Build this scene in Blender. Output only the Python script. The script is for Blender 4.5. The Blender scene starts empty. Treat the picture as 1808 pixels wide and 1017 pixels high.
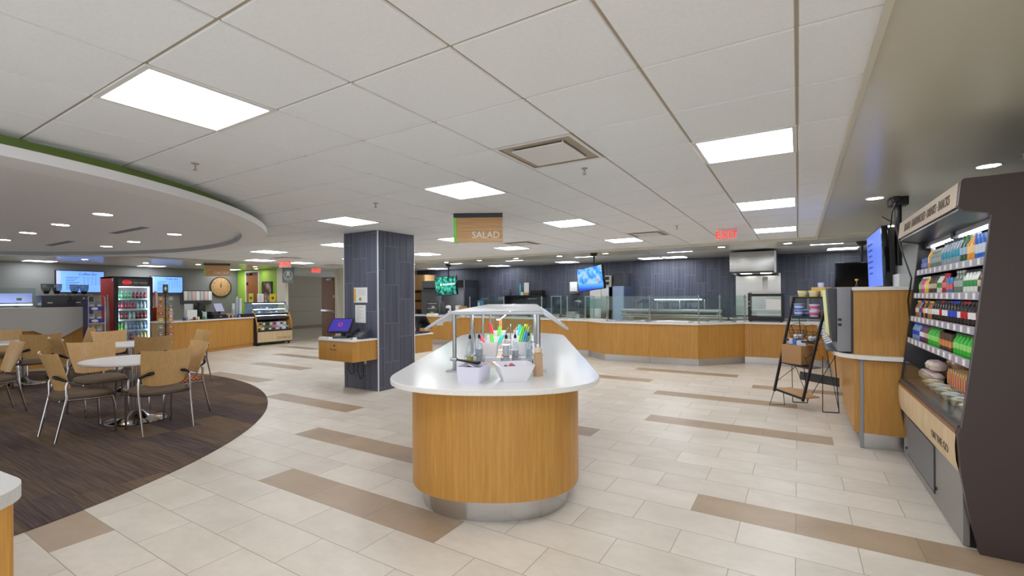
import bpy, bmesh, math, random
from mathutils import Vector, Matrix
R = random.Random(7)
PI = math.pi
S = bpy.context.scene
C = S.collection

# ---------------------------------------------------------------- camera, world, exposure
YAW = 0.5506
CAMZ = 1.4555
cam_data = bpy.data.cameras.new('camera')
cam_data.sensor_width = 36.0
cam_data.lens = 823.15 / 1808 * 36.0
cam_data.shift_y = 15.25 / 1808
cam_data.clip_start = 0.05
cam = bpy.data.objects.new('camera', cam_data)
C.objects.link(cam)
cam.matrix_world = (Matrix.Translation((0, 0, CAMZ)) @ Matrix.Rotation(YAW, 4, 'Z')
                    @ Matrix.Rotation(PI / 2, 4, 'X') @ Matrix.Rotation(-0.0059, 4, 'Z'))
S.camera = cam

world = bpy.data.worlds.new('world')
S.world = world
world.use_nodes = True
bg = world.node_tree.nodes['Background']
bg.inputs[0].default_value = (0.95, 0.98, 1.0, 1)
bg.inputs[1].default_value = 1.15

S.view_settings.view_transform = 'Standard'
S.view_settings.look = 'None'
S.view_settings.gamma = 1.0
S.view_settings.use_curve_mapping = False
S.view_settings.exposure = 0.44
TROFFER = 11.0       # emission of the ceiling troffers
S.cycles.max_bounces = 8
S.cycles.transparent_max_bounces = 16
S.cycles.use_denoising = True
S.cycles.sample_clamp_indirect = 4.0
S.cycles.caustics_reflective = False
S.cycles.caustics_refractive = False

# ---------------------------------------------------------------- materials
def lin(c):
    return tuple(((v / 255) / 12.92 if v / 255 <= 0.04045 else ((v / 255 + 0.055) / 1.055) ** 2.4) for v in c)

MATS = {}
def newmat(name):
    m = bpy.data.materials.new(name)
    m.use_nodes = True
    nt = m.node_tree
    return m, nt, nt.nodes['Principled BSDF']

def setp(b, **k):
    names = dict(rough='Roughness', metal='Metallic', spec='Specular IOR Level', trans='Transmission Weight', ior='IOR', alpha='Alpha', coat='Coat Weight')
    for n, v in k.items():
        b.inputs[names[n]].default_value = v

def plain(name, rgb, rough=0.5, emit=0, **k):
    if name in MATS: return MATS[name]
    m, nt, b = newmat(name)
    b.inputs['Base Color'].default_value = (*lin(rgb), 1)
    setp(b, rough=rough, **k)
    if emit:
        b.inputs['Emission Color'].default_value = (*lin(rgb), 1)
        b.inputs['Emission Strength'].default_value = emit
    # slight procedural surface variation
    if not emit and k.get('trans', 0) == 0:
        tc = nt.nodes.new('ShaderNodeTexCoord'); nz = nt.nodes.new('ShaderNodeTexNoise'); nz.inputs['Scale'].default_value = 35
        bp = nt.nodes.new('ShaderNodeBump'); bp.inputs['Strength'].default_value = 0.02; bp.inputs['Distance'].default_value = 0.01
        nt.links.new(tc.outputs['Object'], nz.inputs['Vector']); nt.links.new(nz.outputs['Fac'], bp.inputs['Height']); nt.links.new(bp.outputs['Normal'], b.inputs['Normal'])
    MATS[name] = m
    return m

class NT:
    def __init__(s, nt): s.nt = nt
    def n(s, t, **k):
        x = s.nt.nodes.new(t)
        for a, v in k.items(): setattr(x, a, v)
        return x
    def l(s, a, b): s.nt.links.new(a, b)
    def val(s, sock, v):
        if hasattr(v, 'is_linked') or isinstance(v, bpy.types.NodeSocket): s.l(v, sock)
        else: sock.default_value = v
    def math(s, op, a, b=None, c=None):
        x = s.n('ShaderNodeMath', operation=op)
        s.val(x.inputs[0], a)
        if b is not None: s.val(x.inputs[1], b)
        if c is not None: s.val(x.inputs[2], c)
        return x.outputs[0]
    def xyz(s, out='Object'):
        tc = s.n('ShaderNodeTexCoord'); sp = s.n('ShaderNodeSeparateXYZ'); s.l(tc.outputs[out], sp.inputs[0])
        return sp.outputs[0], sp.outputs[1], sp.outputs[2]
    def comb(s, x, y, z):
        c = s.n('ShaderNodeCombineXYZ'); s.val(c.inputs[0], x); s.val(c.inputs[1], y); s.val(c.inputs[2], z)
        return c.outputs[0]
    def noise(s, vec, scale, detail=3, rough=0.5):
        x = s.n('ShaderNodeTexNoise'); s.l(vec, x.inputs['Vector'])
        x.inputs['Scale'].default_value = scale; x.inputs['Detail'].default_value = detail; x.inputs['Roughness'].default_value = rough
        return x.outputs['Fac']
    def white(s, vec):
        x = s.n('ShaderNodeTexWhiteNoise', noise_dimensions='3D'); s.l(vec, x.inputs['Vector'])
        return x.outputs['Value']
    def ramp(s, fac, stops):
        r = s.n('ShaderNodeValToRGB'); s.l(fac, r.inputs[0]); e = r.color_ramp.elements
        while len(e) < len(stops): e.new(0.5)
        for k, (p, c) in enumerate(stops):
            e[k].position = p; e[k].color = (*lin(c), 1)
        return r.outputs[0]
    def mix(s, fac, a, b, mode='MIX'):
        x = s.n('ShaderNodeMix', data_type='RGBA', blend_type=mode)
        s.val(x.inputs[0], fac)
        for sock, v in ((x.inputs[6], a), (x.inputs[7], b)):
            if isinstance(v, tuple): sock.default_value = (*lin(v), 1)
            else: s.l(v, sock)
        return x.outputs[2]
    def bump(s, h, b, strength=0.3, dist=0.01):
        x = s.n('ShaderNodeBump'); x.inputs['Strength'].default_value = strength; x.inputs['Distance'].default_value = dist
        s.l(h, x.inputs['Height']); s.l(x.outputs[0], b.inputs['Normal'])

def wood(name, dark, light, rough=0.38, grain='Z', sc=1.0):
    """veneer: fine streaks along one object axis"""
    if name in MATS: return MATS[name]
    m, nt, b = newmat(name); t = NT(nt)
    x, y, z = t.xyz()
    f = {'X': (1.2, 38, 38), 'Y': (38, 1.2, 38), 'Z': (38, 38, 1.2)}[grain]
    v = t.comb(t.math('MULTIPLY', x, f[0] * sc), t.math('MULTIPLY', y, f[1] * sc), t.math('MULTIPLY', z, f[2] * sc))
    n1 = t.noise(v, 1.0, 4, 0.65)
    n2 = t.noise(v, 4.0, 2, 0.5)
    k = t.math('MULTIPLY_ADD', n2, 0.35, t.math('MULTIPLY', n1, 0.65))
    t.l(t.ramp(k, [(0.25, dark), (0.5, tuple((a + c) // 2 for a, c in zip(dark, light))), (0.72, light)]), b.inputs['Base Color'])
    t.bump(n1, b, 0.06, 0.004)
    setp(b, rough=rough)
    MATS[name] = m
    return m

def steel(name, rgb, rough=0.28, axis='Z'):
    if name in MATS: return MATS[name]
    m, nt, b = newmat(name); t = NT(nt)
    x, y, z = t.xyz()
    f = {'Z': (1.5, 1.5, 160), 'X': (160, 1.5, 1.5), 'Y': (1.5, 160, 1.5)}[axis]
    v = t.comb(t.math('MULTIPLY', x, f[0]), t.math('MULTIPLY', y, f[1]), t.math('MULTIPLY', z, f[2]))
    n = t.noise(v, 1.0, 2)
    t.l(t.mix(n, tuple(int(c * 0.95) for c in rgb), rgb), b.inputs['Base Color'])
    t.l(t.math('MULTIPLY_ADD', n, 0.08, rough - 0.04), b.inputs['Roughness'])
    setp(b, metal=1.0)
    MATS[name] = m
    return m

def quartz(name, base, speck, rough=0.18):
    if name in MATS: return MATS[name]
    m, nt, b = newmat(name); t = NT(nt)
    tc = t.n('ShaderNodeTexCoord')
    vo = t.n('ShaderNodeTexVoronoi'); vo.inputs['Scale'].default_value = 170; t.l(tc.outputs['Object'], vo.inputs['Vector'])
    n = t.noise(tc.outputs['Object'], 90, 3)
    k = t.math('LESS_THAN', vo.outputs['Distance'], 0.28)
    wn = t.n('ShaderNodeTexWhiteNoise'); t.l(vo.outputs['Color'], wn.inputs['Vector'])
    k2 = t.math('MULTIPLY', k, t.math('GREATER_THAN', wn.outputs['Value'], 0.45))
    col = t.mix(t.math('MULTIPLY', n, 0.35), base, tuple(int(c * 0.86) for c in base))
    t.l(t.mix(t.math('MULTIPLY', k2, 0.55), col, speck), b.inputs['Base Color'])
    setp(b, rough=rough)
    MATS[name] = m
    return m

def slate_tile(name='slate_tile', dark=(66, 70, 86), light=(96, 100, 116), w=0.305, h=0.61, z0=0.0):
    """large vertical porcelain tiles with fine vertical striations"""
    if name in MATS: return MATS[name]
    m, nt, b = newmat(name); t = NT(nt)
    x, y, z = t.xyz()
    ge = t.n('ShaderNodeNewGeometry'); sp = t.n('ShaderNodeSeparateXYZ'); t.l(ge.outputs['True Normal'], sp.inputs[0])
    u = t.math('ADD', t.math('MULTIPLY', x, t.math('ABSOLUTE', sp.outputs[1])), t.math('MULTIPLY', y, t.math('ABSOLUTE', sp.outputs[0])))
    cu = t.math('DIVIDE', u, w)
    col_i = t.math('FLOOR', cu)
    off = t.math('MULTIPLY', t.math('MODULO', t.math('ADD', t.math('MULTIPLY', col_i, 0.37), 100.0), 1.0), 1.0)
    cv = t.math('ADD', t.math('DIVIDE', t.math('SUBTRACT', z, z0), h), off)
    row_i = t.math('FLOOR', cv)
    fu = t.math('SUBTRACT', cu, col_i); fv = t.math('SUBTRACT', cv, row_i)
    gu = t.math('LESS_THAN', t.math('MINIMUM', fu, t.math('SUBTRACT', 1.0, fu)), 0.0028 / w)
    gv = t.math('LESS_THAN', t.math('MINIMUM', fv, t.math('SUBTRACT', 1.0, fv)), 0.0028 / h)
    g = t.math('MAXIMUM', gu, gv)
    rnd = t.white(t.comb(col_i, row_i, 0.0))
    sv = t.comb(t.math('MULTIPLY', u, 95), t.math('MULTIPLY', rnd, 20), t.math('MULTIPLY', z, 1.6))
    st0 = t.noise(sv, 1.0, 4, 0.7)
    st1 = t.noise(t.comb(t.math('MULTIPLY', u, 30), t.math('MULTIPLY', rnd, 33), t.math('MULTIPLY', z, 0.5)), 1.0, 1, 0.4)
    st = t.math('ADD', t.math('MULTIPLY', st0, 0.45), t.math('MULTIPLY', t.math('MULTIPLY_ADD', t.math('SUBTRACT', st1, 0.5), 1.8, 0.5), 0.55))
    k = t.math('MULTIPLY_ADD', rnd, 0.10, t.math('MULTIPLY', st, 0.95))
    c = t.ramp(k, [(0.3, dark), (0.8, light)])
    t.l(t.mix(g, c, (128, 132, 142)), b.inputs['Base Color'])
    t.bump(t.math('SUBTRACT', st, t.math('MULTIPLY', g, 1.5)), b, 0.12, 0.004)
    setp(b, rough=0.42)
    MATS[name] = m
    return m

def floor_tile(name, lo, hi, grout, x_odd=0.285, x_even=-0.02, y0=2.104, tw=0.6096, th=0.3048):
    m, nt, b = newmat(name); t = NT(nt)
    x, y, z = t.xyz()
    rv = t.math('DIVIDE', t.math('SUBTRACT', y, y0), th)
    ri = t.math('FLOOR', rv); fv = t.math('SUBTRACT', rv, ri)
    odd = t.math('MODULO', t.math('ADD', ri, 200.0), 2.0)
    ph = t.math('MULTIPLY_ADD', odd, x_odd - x_even, x_even)
    ru = t.math('DIVIDE', t.math('SUBTRACT', x, ph), tw)
    ci = t.math('FLOOR', ru); fu = t.math('SUBTRACT', ru, ci)
    g = t.math('MAXIMUM',
               t.math('LESS_THAN', t.math('MINIMUM', fu, t.math('SUBTRACT', 1.0, fu)), 0.0024 / tw),
               t.math('LESS_THAN', t.math('MINIMUM', fv, t.math('SUBTRACT', 1.0, fv)), 0.0024 / th))
    rnd = t.white(t.comb(ci, ri, 3.0))
    wob = t.comb(t.math('ADD', x, t.math('MULTIPLY', rnd, 9.0)), t.math('MULTIPLY', y, 1.6), rnd)
    n1 = t.noise(wob, 2.2, 6, 0.62)
    n2 = t.noise(wob, 14.0, 4, 0.6)
    k = t.math('ADD', t.math('MULTIPLY', n1, 0.6), t.math('ADD', t.math('MULTIPLY', n2, 0.22), t.math('MULTIPLY', rnd, 0.16)))
    t.l(t.mix(g, t.ramp(k, [(0.28, lo), (0.68, hi)]), grout), b.inputs['Base Color'])
    t.l(t.math('MULTIPLY_ADD', n2, 0.2, 0.26), b.inputs['Roughness'])
    t.bump(t.math('SUBTRACT', t.math('MULTIPLY', n2, 0.25), g), b, 0.12, 0.004)
    MATS[name] = m
    return m

def carpet_mat():
    m, nt, b = newmat('carpet'); t = NT(nt)
    x, y, z = t.xyz()
    pw, ph = 0.9, 0.3
    ri = t.math('FLOOR', t.math('DIVIDE', y, ph))
    u = t.math('ADD', t.math('DIVIDE', x, pw), t.math('MULTIPLY', t.white(t.comb(ri, 5.0, 1.0)), 0.9))
    ci = t.math('FLOOR', u)
    rnd = t.white(t.comb(ci, ri, 7.0))
    streak = t.noise(t.comb(t.math('MULTIPLY', x, 2.2), t.math('MULTIPLY', y, 95), rnd), 1.0, 2, 0.5)
    fuzz = t.noise(t.comb(x, y, z), 420, 2)
    base = t.ramp(rnd, [(0.0, (80, 70, 80)), (0.35, (124, 104, 84)), (0.65, (88, 78, 84)), (1.0, (146, 120, 92))])
    k = t.math('MULTIPLY_ADD', t.math('SUBTRACT', streak, 0.5), 2.6, 0.5)
    dk = t.mix(t.math('MAXIMUM', 0.0, t.math('MINIMUM', 1.0, k)), (62, 54, 62), (150, 130, 112))
    col = t.mix(0.45, base, dk)
    t.l(t.mix(t.math('MULTIPLY', fuzz, 0.35), col, (78, 68, 66)), b.inputs['Base Color'])
    t.bump(t.math('ADD', streak, fuzz), b, 0.5, 0.006)
    setp(b, rough=0.95, spec=0.1)
    MATS['carpet'] = m
    return m

def glass(name, tint=(225, 240, 236), alpha_gloss=0.12, rough=0.02):
    """thin clear pane: mostly see-through with a sharp reflection"""
    if name in MATS: return MATS[name]
    m = bpy.data.materials.new(name); m.use_nodes = True; nt = m.node_tree; nt.nodes.clear(); t = NT(nt)
    out = t.n('ShaderNodeOutputMaterial'); tr = t.n('ShaderNodeBsdfTransparent'); gl = t.n('ShaderNodeBsdfGlossy'); mx = t.n('ShaderNodeMixShader'); fr = t.n('ShaderNodeLayerWeight')
    tr.inputs[0].default_value = (*lin(tint), 1); gl.inputs['Roughness'].default_value = rough
    t.l(t.math('MULTIPLY_ADD', t.math('POWER', fr.outputs['Facing'], 5.0), 0.6, alpha_gloss * 0.35), mx.inputs[0])
    t.l(tr.outputs[0], mx.inputs[1]); t.l(gl.outputs[0], mx.inputs[2]); t.l(mx.outputs[0], out.inputs[0])
    MATS[name] = m
    return m

def ceil_tile_mat():
    m, nt, b = newmat('ceiling_tile'); t = NT(nt)
    tc = t.n('ShaderNodeTexCoord')
    n = t.noise(tc.outputs['Object'], 60, 4, 0.7)
    t.l(t.ramp(n, [(0.3, (238, 241, 245)), (0.7, (244, 247, 250))]), b.inputs['Base Color'])
    t.bump(n, b, 0.04, 0.004); setp(b, rough=0.9, spec=0.2)
    MATS['ceiling_tile'] = m
    return m

def screen_mat(name, stops, scale=3.0, emit=1.2):
    """lit screen: blotchy procedural picture"""
    m, nt, b = newmat(name); t = NT(nt)
    tc = t.n('ShaderNodeTexCoord'); vo = t.n('ShaderNodeTexVoronoi'); vo.inputs['Scale'].default_value = scale
    t.l(tc.outputs['Object'], vo.inputs['Vector'])
    c = t.ramp(vo.outputs['Distance'], stops)
    t.l(c, b.inputs['Emission Color']); b.inputs['Emission Strength'].default_value = emit
    b.inputs['Base Color'].default_value = (0.02, 0.02, 0.02, 1); setp(b, rough=0.2)
    return m

OAK = wood('oak_veneer', (176, 122, 52), (208, 158, 82))
OAKX = wood('oak_veneer_horizontal', (172, 120, 58), (202, 152, 86), grain='X')
MAPLE = wood('maple_plywood', (196, 154, 98), (220, 182, 126), rough=0.35)
DOORWOOD = wood('door_veneer', (120, 70, 36), (152, 94, 52), rough=0.4)
PLANK = wood('pale_plank', (196, 168, 128), (226, 204, 166), rough=0.5, sc=0.6)
SIGNWOOD = wood('sign_wood', (172, 126, 78), (222, 180, 126), grain='X', sc=0.55, rough=0.5)
QUARTZ = quartz('white_quartz', (242, 240, 237), (184, 178, 168))
QUARTZG = quartz('grey_quartz', (206, 204, 200), (166, 162, 156), rough=0.3)
SLATE = slate_tile()
CHROME = plain('chrome', (186, 186, 190), 0.09, metal=1.0)
STEEL = steel('brushed_steel', (200, 200, 198), 0.26)
STEELX = steel('brushed_steel_upright', (205, 205, 206), 0.24, 'X')
ALU = plain('satin_aluminium', (172, 174, 178), 0.34, metal=1.0)
BLACK = plain('black_powder_coat', (24, 24, 27), 0.45)
BLACKG = plain('black_gloss', (12, 13, 16), 0.12)
RUBBER = plain('dark_rubber', (30, 30, 32), 0.7)
CHAR = plain('charcoal_plastic', (62, 64, 70), 0.45)
GREYP = plain('grey_plastic', (146, 148, 156), 0.45)
WHITE = plain('white_paint', (236, 235, 232), 0.6)
WHITEG = plain('white_glazed', (238, 238, 244), 0.18)
PAPER = plain('paper', (236, 236, 234), 0.8)
LAMINATE = plain('white_laminate', (242, 241, 244), 0.3)
UPH = plain('brown_upholstery', (116, 100, 84), 0.9)
BROWN = plain('dark_brown_laminate', (68, 53, 51), 0.42)
GREYWALL = plain('grey_wall_paint', (126, 128, 126), 0.6)
GREEN = plain('lime_wall_paint', (150, 190, 66), 0.6)
CREAM = plain('cream_wall_paint', (226, 222, 208), 0.6)
BEIGE = plain('beige_panel', (186, 178, 166), 0.55)
RINGM = plain('ring_paint', (238, 238, 240), 0.6)
RINGIN = plain('ring_inner_paint', (234, 234, 236), 0.6)
SOFFIT = plain('glossy_soffit_paint', (206, 203, 186), 0.24)
GRID = plain('ceiling_grid_recess', (176, 164, 146), 0.7)
GRIDW = plain('white_grid_metal', (226, 226, 226), 0.4)
DIFF = plain('troffer_diffuser', (243, 248, 255), 0.5, emit=TROFFER)
CANLENS = plain('downlight_lens', (255, 252, 246), 0.5, emit=45)
LEDW = plain('led_strip', (240, 246, 255), 0.5, emit=9)
GLASS = glass('clear_glass', (246, 250, 249))
FROST = glass('frosted_glass', (232, 236, 238), 0.5, 0.45)
GLASSG = glass('green_edge_glass', (236, 246, 243))
REDP = plain('red_paint', (234, 40, 28), 0.35)
EXITRED = plain('exit_letters', (255, 40, 30), 0.5, emit=1.6)
EXITW = plain('exit_face', (236, 214, 206), 0.5)
LIMEG = plain('lime_edge', (128, 205, 84), 0.4)
KRAFT = plain('kraft_board', (196, 152, 104), 0.7)
CARDB = plain('cardboard', (168, 128, 88), 0.8)
CT = ceil_tile_mat()
FLOOR = floor_tile('floor_tile_cream', (206, 196, 181), (234, 225, 212), (166, 157, 145))
FLOORT = floor_tile('floor_tile_tan', (158, 134, 108), (186, 164, 138), (144, 128, 110))
CARPET = carpet_mat()

# ---------------------------------------------------------------- mesh building
class MB:
    def __init__(s): s.bm = bmesh.new(); s.mi = 0
    def _f(s, vs):
        try:
            f = s.bm.faces.new(vs); f.material_index = s.mi; return f
        except ValueError: return None
    def hexa(s, P, bev=0):
        v = [s.bm.verts.new(p) for p in P]
        fs = [s._f([v[i] for i in q]) for q in ((3, 2, 1, 0), (4, 5, 6, 7), (0, 1, 5, 4), (1, 2, 6, 5), (2, 3, 7, 6), (3, 0, 4, 7))]
        if bev:
            es = set(e for f in fs for e in f.edges)
            r = bmesh.ops.bevel(s.bm, geom=list(es), offset=bev, segments=2, affect='EDGES', profile=0.6)
            for f in r['faces']: f.material_index = s.mi
        return s
    def box(s, x0, y0, z0, x1, y1, z1, bev=0):
        x0, x1 = min(x0, x1), max(x0, x1); y0, y1 = min(y0, y1), max(y0, y1); z0, z1 = min(z0, z1), max(z0, z1)
        return s.hexa([(x0, y0, z0), (x1, y0, z0), (x1, y1, z0), (x0, y1, z0), (x0, y0, z1), (x1, y0, z1), (x1, y1, z1), (x0, y1, z1)], bev)
    def ob(s, c, d, rz=0, bev=0, M=None):
        hx, hy, hz = d[0] / 2, d[1] / 2, d[2] / 2
        T = Matrix.Translation(c) @ (M if M is not None else Matrix.Rotation(rz, 4, 'Z'))
        return s.hexa([T @ Vector(p) for p in ((-hx, -hy, -hz), (hx, -hy, -hz), (hx, hy, -hz), (-hx, hy, -hz), (-hx, -hy, hz), (hx, -hy, hz), (hx, hy, hz), (-hx, hy, hz))], bev)
    def tube(s, pts, r, n=8, cap=True, closed=False):
        pts = [Vector(p) for p in pts]
        rs = r if isinstance(r, (list, tuple)) else [r] * len(pts)
        rings = []; up = None; N = len(pts)
        for i, p in enumerate(pts):
            if closed: d = (pts[(i + 1) % N] - pts[i - 1])
            else: d = (pts[min(i + 1, N - 1)] - pts[max(i - 1, 0)])
            if d.length < 1e-9: d = Vector((0, 0, 1))
            d.normalize()
            if up is None:
                up = Vector((0, 0, 1)) if abs(d.z) < 0.9 else Vector((1, 0, 0))
            a = d.cross(up)
            if a.length < 1e-6: a = d.orthogonal()
            a.normalize(); bb = a.cross(d).normalized(); up = bb
            rings.append([s.bm.verts.new(p + (a * math.cos(2 * PI * k / n) + bb * math.sin(2 * PI * k / n)) * rs[i]) for k in range(n)])
        for i in range(N if closed else N - 1):
            A, B = rings[i], rings[(i + 1) % N]
            for k in range(n): s._f([A[k], A[(k + 1) % n], B[(k + 1) % n], B[k]])
        if cap and not closed:
            s._f(rings[0][::-1]); s._f(rings[-1])
        return s
    def cyl(s, p0, p1, r0, r1=None, n=16):
        return s.tube([p0, p1], [r0, r0 if r1 is None else r1], n)
    def lathe(s, prof, c=(0, 0, 0), n=20, M=None, sq=0.0):
        rings = []
        for r, z in prof:
            ring = []
            for k in range(n):
                a = 2 * PI * k / n
                q = 1.0
                if sq: q = 1.0 / (max(abs(math.cos(a)), abs(math.sin(a))) ** sq)
                p = Vector((r * q * math.cos(a), r * q * math.sin(a), z))
                if M is not None: p = M @ p
                ring.append(s.bm.verts.new(p + Vector(c)))
            rings.append(ring)
        for A, B in zip(rings, rings[1:]):
            for k in range(n): s._f([A[k], A[(k + 1) % n], B[(k + 1) % n], B[k]])
        if prof[0][0] > 1e-5: s._f(rings[0][::-1])
        if prof[-1][0] > 1e-5: s._f(rings[-1])
        return s
    def prism(s, poly, z0, z1, T=None):
        """poly in xy extruded z0..z1, optional map T"""
        area = sum(a[0] * b[1] - b[0] * a[1] for a, b in zip(poly, poly[1:] + poly[:1]))
        if area < 0: poly = poly[::-1]
        f = (lambda p: T @ Vector(p)) if T is not None else Vector
        A = [s.bm.verts.new(f((p[0], p[1], z0))) for p in poly]; B = [s.bm.verts.new(f((p[0], p[1], z1))) for p in poly]
        s._f(A[::-1]); s._f(B); n = len(poly)
        for k in range(n): s._f([A[k], A[(k + 1) % n], B[(k + 1) % n], B[k]])
        return s
    def quad(s, *p):
        s._f([s.bm.verts.new(q) for q in p]); return s
    def strip(s, A, B):
        a = [s.bm.verts.new(p) for p in A]; b = [s.bm.verts.new(p) for p in B]
        for i in range(len(a) - 1): s._f([a[i], a[i + 1], b[i + 1], b[i]])
        return s
    def mesh(s, name, mats, smooth=True, fix=True):
        me = bpy.data.meshes.new(name)
        if fix: bmesh.ops.recalc_face_normals(s.bm, faces=s.bm.faces)
        s.bm.to_mesh(me); s.bm.free()
        for m in (mats if isinstance(mats, (list, tuple)) else [mats]): me.materials.append(m)
        if smooth:
            for p in me.polygons: p.use_smooth = True
            me.set_sharp_from_angle(angle=math.radians(38))
        return me
    def build(s, name, mats, parent=None, loc=None, rz=0, smooth=True, fix=True):
        o = bpy.data.objects.new(name, s.mesh(name, mats, smooth, fix))
        C.objects.link(o)
        if loc is not None: o.location = loc
        if rz: o.rotation_euler = (0, 0, rz)
        if parent is not None: o.parent = parent
        return o

def thing(name, label, cat, loc=(0, 0, 0), rz=0, group=None):
    o = bpy.data.objects.new(name, None); C.objects.link(o)
    o.empty_display_size = 0.1
    o.location = loc; o.rotation_euler = (0, 0, rz)
    return tag(o, label, cat, group)
def tag(o, label, cat, group=None, kind=None):
    o['label'] = label; o['category'] = cat
    if group: o['group'] = group
    if kind: o['kind'] = kind
    return o
def struct(o, label, cat='structure'):
    o['kind'] = 'structure'; o['label'] = label; o['category'] = cat
    return o
def kids(o): return [c for c in bpy.data.objects if c.parent == o]
def dup(root, loc, rz, label, group=None, scale=None):
    def cp(o, par):
        c = o.copy(); C.objects.link(c)
        if par is not None: c.parent = par
        for ch in kids(o) if o.name in HASKIDS else (): cp(ch, c)
        return c
    HASKIDS = {o.parent.name for o in bpy.data.objects if o.parent}
    r = cp(root, None); r.location = loc; r.rotation_euler = (0, 0, rz); r['label'] = label
    if group: r['group'] = group
    if scale: r.scale = scale
    return r
def text(name, body, size, mat, M, parent=None, depth=0.002, align='CENTER'):
    cu = bpy.data.curves.new(name, 'FONT'); cu.body = body; cu.size = size; cu.extrude = depth; cu.align_x = align; cu.align_y = 'CENTER'; cu.resolution_u = 3
    t = bpy.data.objects.new(name + '_tmp', cu); C.objects.link(t)
    bpy.context.view_layer.update()
    me = bpy.data.meshes.new_from_object(t.evaluated_get(bpy.context.evaluated_depsgraph_get()))
    bpy.data.objects.remove(t); bpy.data.curves.remove(cu)
    me.transform(M); me.materials.clear(); me.materials.append(mat); me.name = name
    o = bpy.data.objects.new(name, me); C.objects.link(o)
    if parent is not None: o.parent = parent
    return o
def facing(loc, yaw, flip=False):
    """text plane standing upright, its front looking along (sin(yaw), -cos(yaw)) i.e. yaw=0 looks to -Y"""
    return Matrix.Translation(loc) @ Matrix.Rotation(yaw, 4, 'Z') @ Matrix.Rotation(PI / 2, 4, 'X')
ORD = ['first', 'second', 'third', 'fourth', 'fifth', 'sixth', 'seventh', 'eighth', 'ninth', 'tenth', 'eleventh', 'twelfth', 'thirteenth', 'fourteenth', 'fifteenth', 'sixteenth', 'seventeenth', 'eighteenth', 'nineteenth', 'twentieth', 'twenty-first', 'twenty-second', 'twenty-third', 'twenty-fourth', 'twenty-fifth', 'twenty-sixth']

def att(o, parent):
    """parent a part whose mesh is in world coordinates"""
    o.parent = parent
    o.matrix_parent_inverse = (Matrix.Translation(parent.location) @ parent.rotation_euler.to_matrix().to_4x4()).inverted()
    return o

# ================================================================ THE SETTING
ZC, ZS = 2.4974, 2.45          # tile ceiling, glossy soffit
EC = (-9.244, -0.009); EA, EB = 5.216, 4.553   # seating ellipse (carpet and ceiling ring)
def ell(a, grow=0.0): return (EC[0] + (EA + grow) * math.cos(a), EC[1] + (EB + grow) * math.sin(a))

# floor: rows of tile faces, tan accent runs get the second material
accent = {0: [(-3.68, 3)], 3: [(-4.58, 3)], 6: [(-6.73, 3)], 8: [(-9.77, 3), (-3.68, 3)], 12: [(-10.38, 3)], 16: [(-11.6, 3), (-1.85, 3)],
          20: [(-13.2, 3), (-0.63, 3)], 23: [(-2.77, 3)], 19: [(-3.98, 3)], 4: [(-0.63, 3)], 11: [(-1.54, 3)], -4: [(-5.5, 3)], -1: [(-0.33, 3)]}
fl = MB()
x0f, x1f = -22.0, 4.0
for r in range(-20, 46):
    ya, yb = 2.104 + r * 0.3048, 2.104 + (r + 1) * 0.3048
    ph = 0.285 if r % 2 else -0.02
    cuts = [x0f, x1f]
    runs = []
    for xs, n in accent.get(r, []):
        k = round((xs - ph) / 0.6096); a = ph + k * 0.6096
        runs.append((a, a + n * 0.6096)); cuts += [a, a + n * 0.6096]
    cuts.sort()
    for a, b in zip(cuts, cuts[1:]):
        fl.mi = 1 if any(s - 1e-4 <= a and b <= e + 1e-4 for s, e in runs) else 0
        fl.quad((a, ya, 0), (b, ya, 0), (b, yb, 0), (a, yb, 0))
struct(fl.build('floor', [FLOOR, FLOORT], smooth=False, fix=False), 'cream porcelain tile floor with tan accent tile runs', 'floor')

cp = MB(); cp.prism([ell(2 * PI * k / 160) for k in range(160)], 0.0005, 0.006)
struct(cp.build('carpet', CARPET, smooth=False), 'oval brown striped carpet under the cafe tables', 'carpet')

# walls
def wallbox(name, label, m, *b): return struct(MB().box(*b).build(name, m, smooth=False), label, 'wall')
XL = -17.3
wallbox('wall_left', 'grey painted wall behind the coffee bar', GREYWALL, XL - 0.12, -4.0, 0, XL, 9.2, 3.0)
YB = 13.8
wallbox('wall_back', 'dark slate tiled back wall of the servery kitchen', SLATE, -13.0, YB, 0, 2.4, YB + 0.12, 3.0)
wallbox('wall_right', 'pale grey wall behind the open cooler', plain('pale_wall', (188, 188, 184), 0.6), 1.95, 1.0, 0, 2.07, YB, 3.0)
# lime green wall with a door in it
g = MB(); Y0 = 9.2
g.box(XL, Y0, 0, -16.80, Y0 + 0.12, 3.0); g.box(-15.93, Y0, 0, -14.86, Y0 + 0.12, 3.0); g.box(-16.80, Y0, 2.41, -15.93, Y0 + 0.12, 3.0)
struct(g.build('wall_green', GREEN, smooth=False), 'lime green wall beside the coffee bar', 'wall')
wallbox('wall_corner', 'cream corner pier between green wall and hallway', CREAM, -14.86, Y0 - 0.02, 0, -14.42, Y0 + 0.1, 3.0)
wallbox('wall_hallway', 'pale cream wall right of the open hallway door', CREAM, -14.42, 11.2, 0, -11.9, 11.32, 3.0)
wallbox('wall_kitchen_side', 'cream partition at the left end of the kitchen', CREAM, -13.0, 11.32, 0, -12.88, YB, 3.0)
gs = MB(); gs.box(-13.86, 11.185, 0, -13.50, 11.2, 2.46)
struct(gs.build('trim_1', GREEN, smooth=False), 'lime green vertical stripe on the hallway wall', 'trim')
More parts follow.
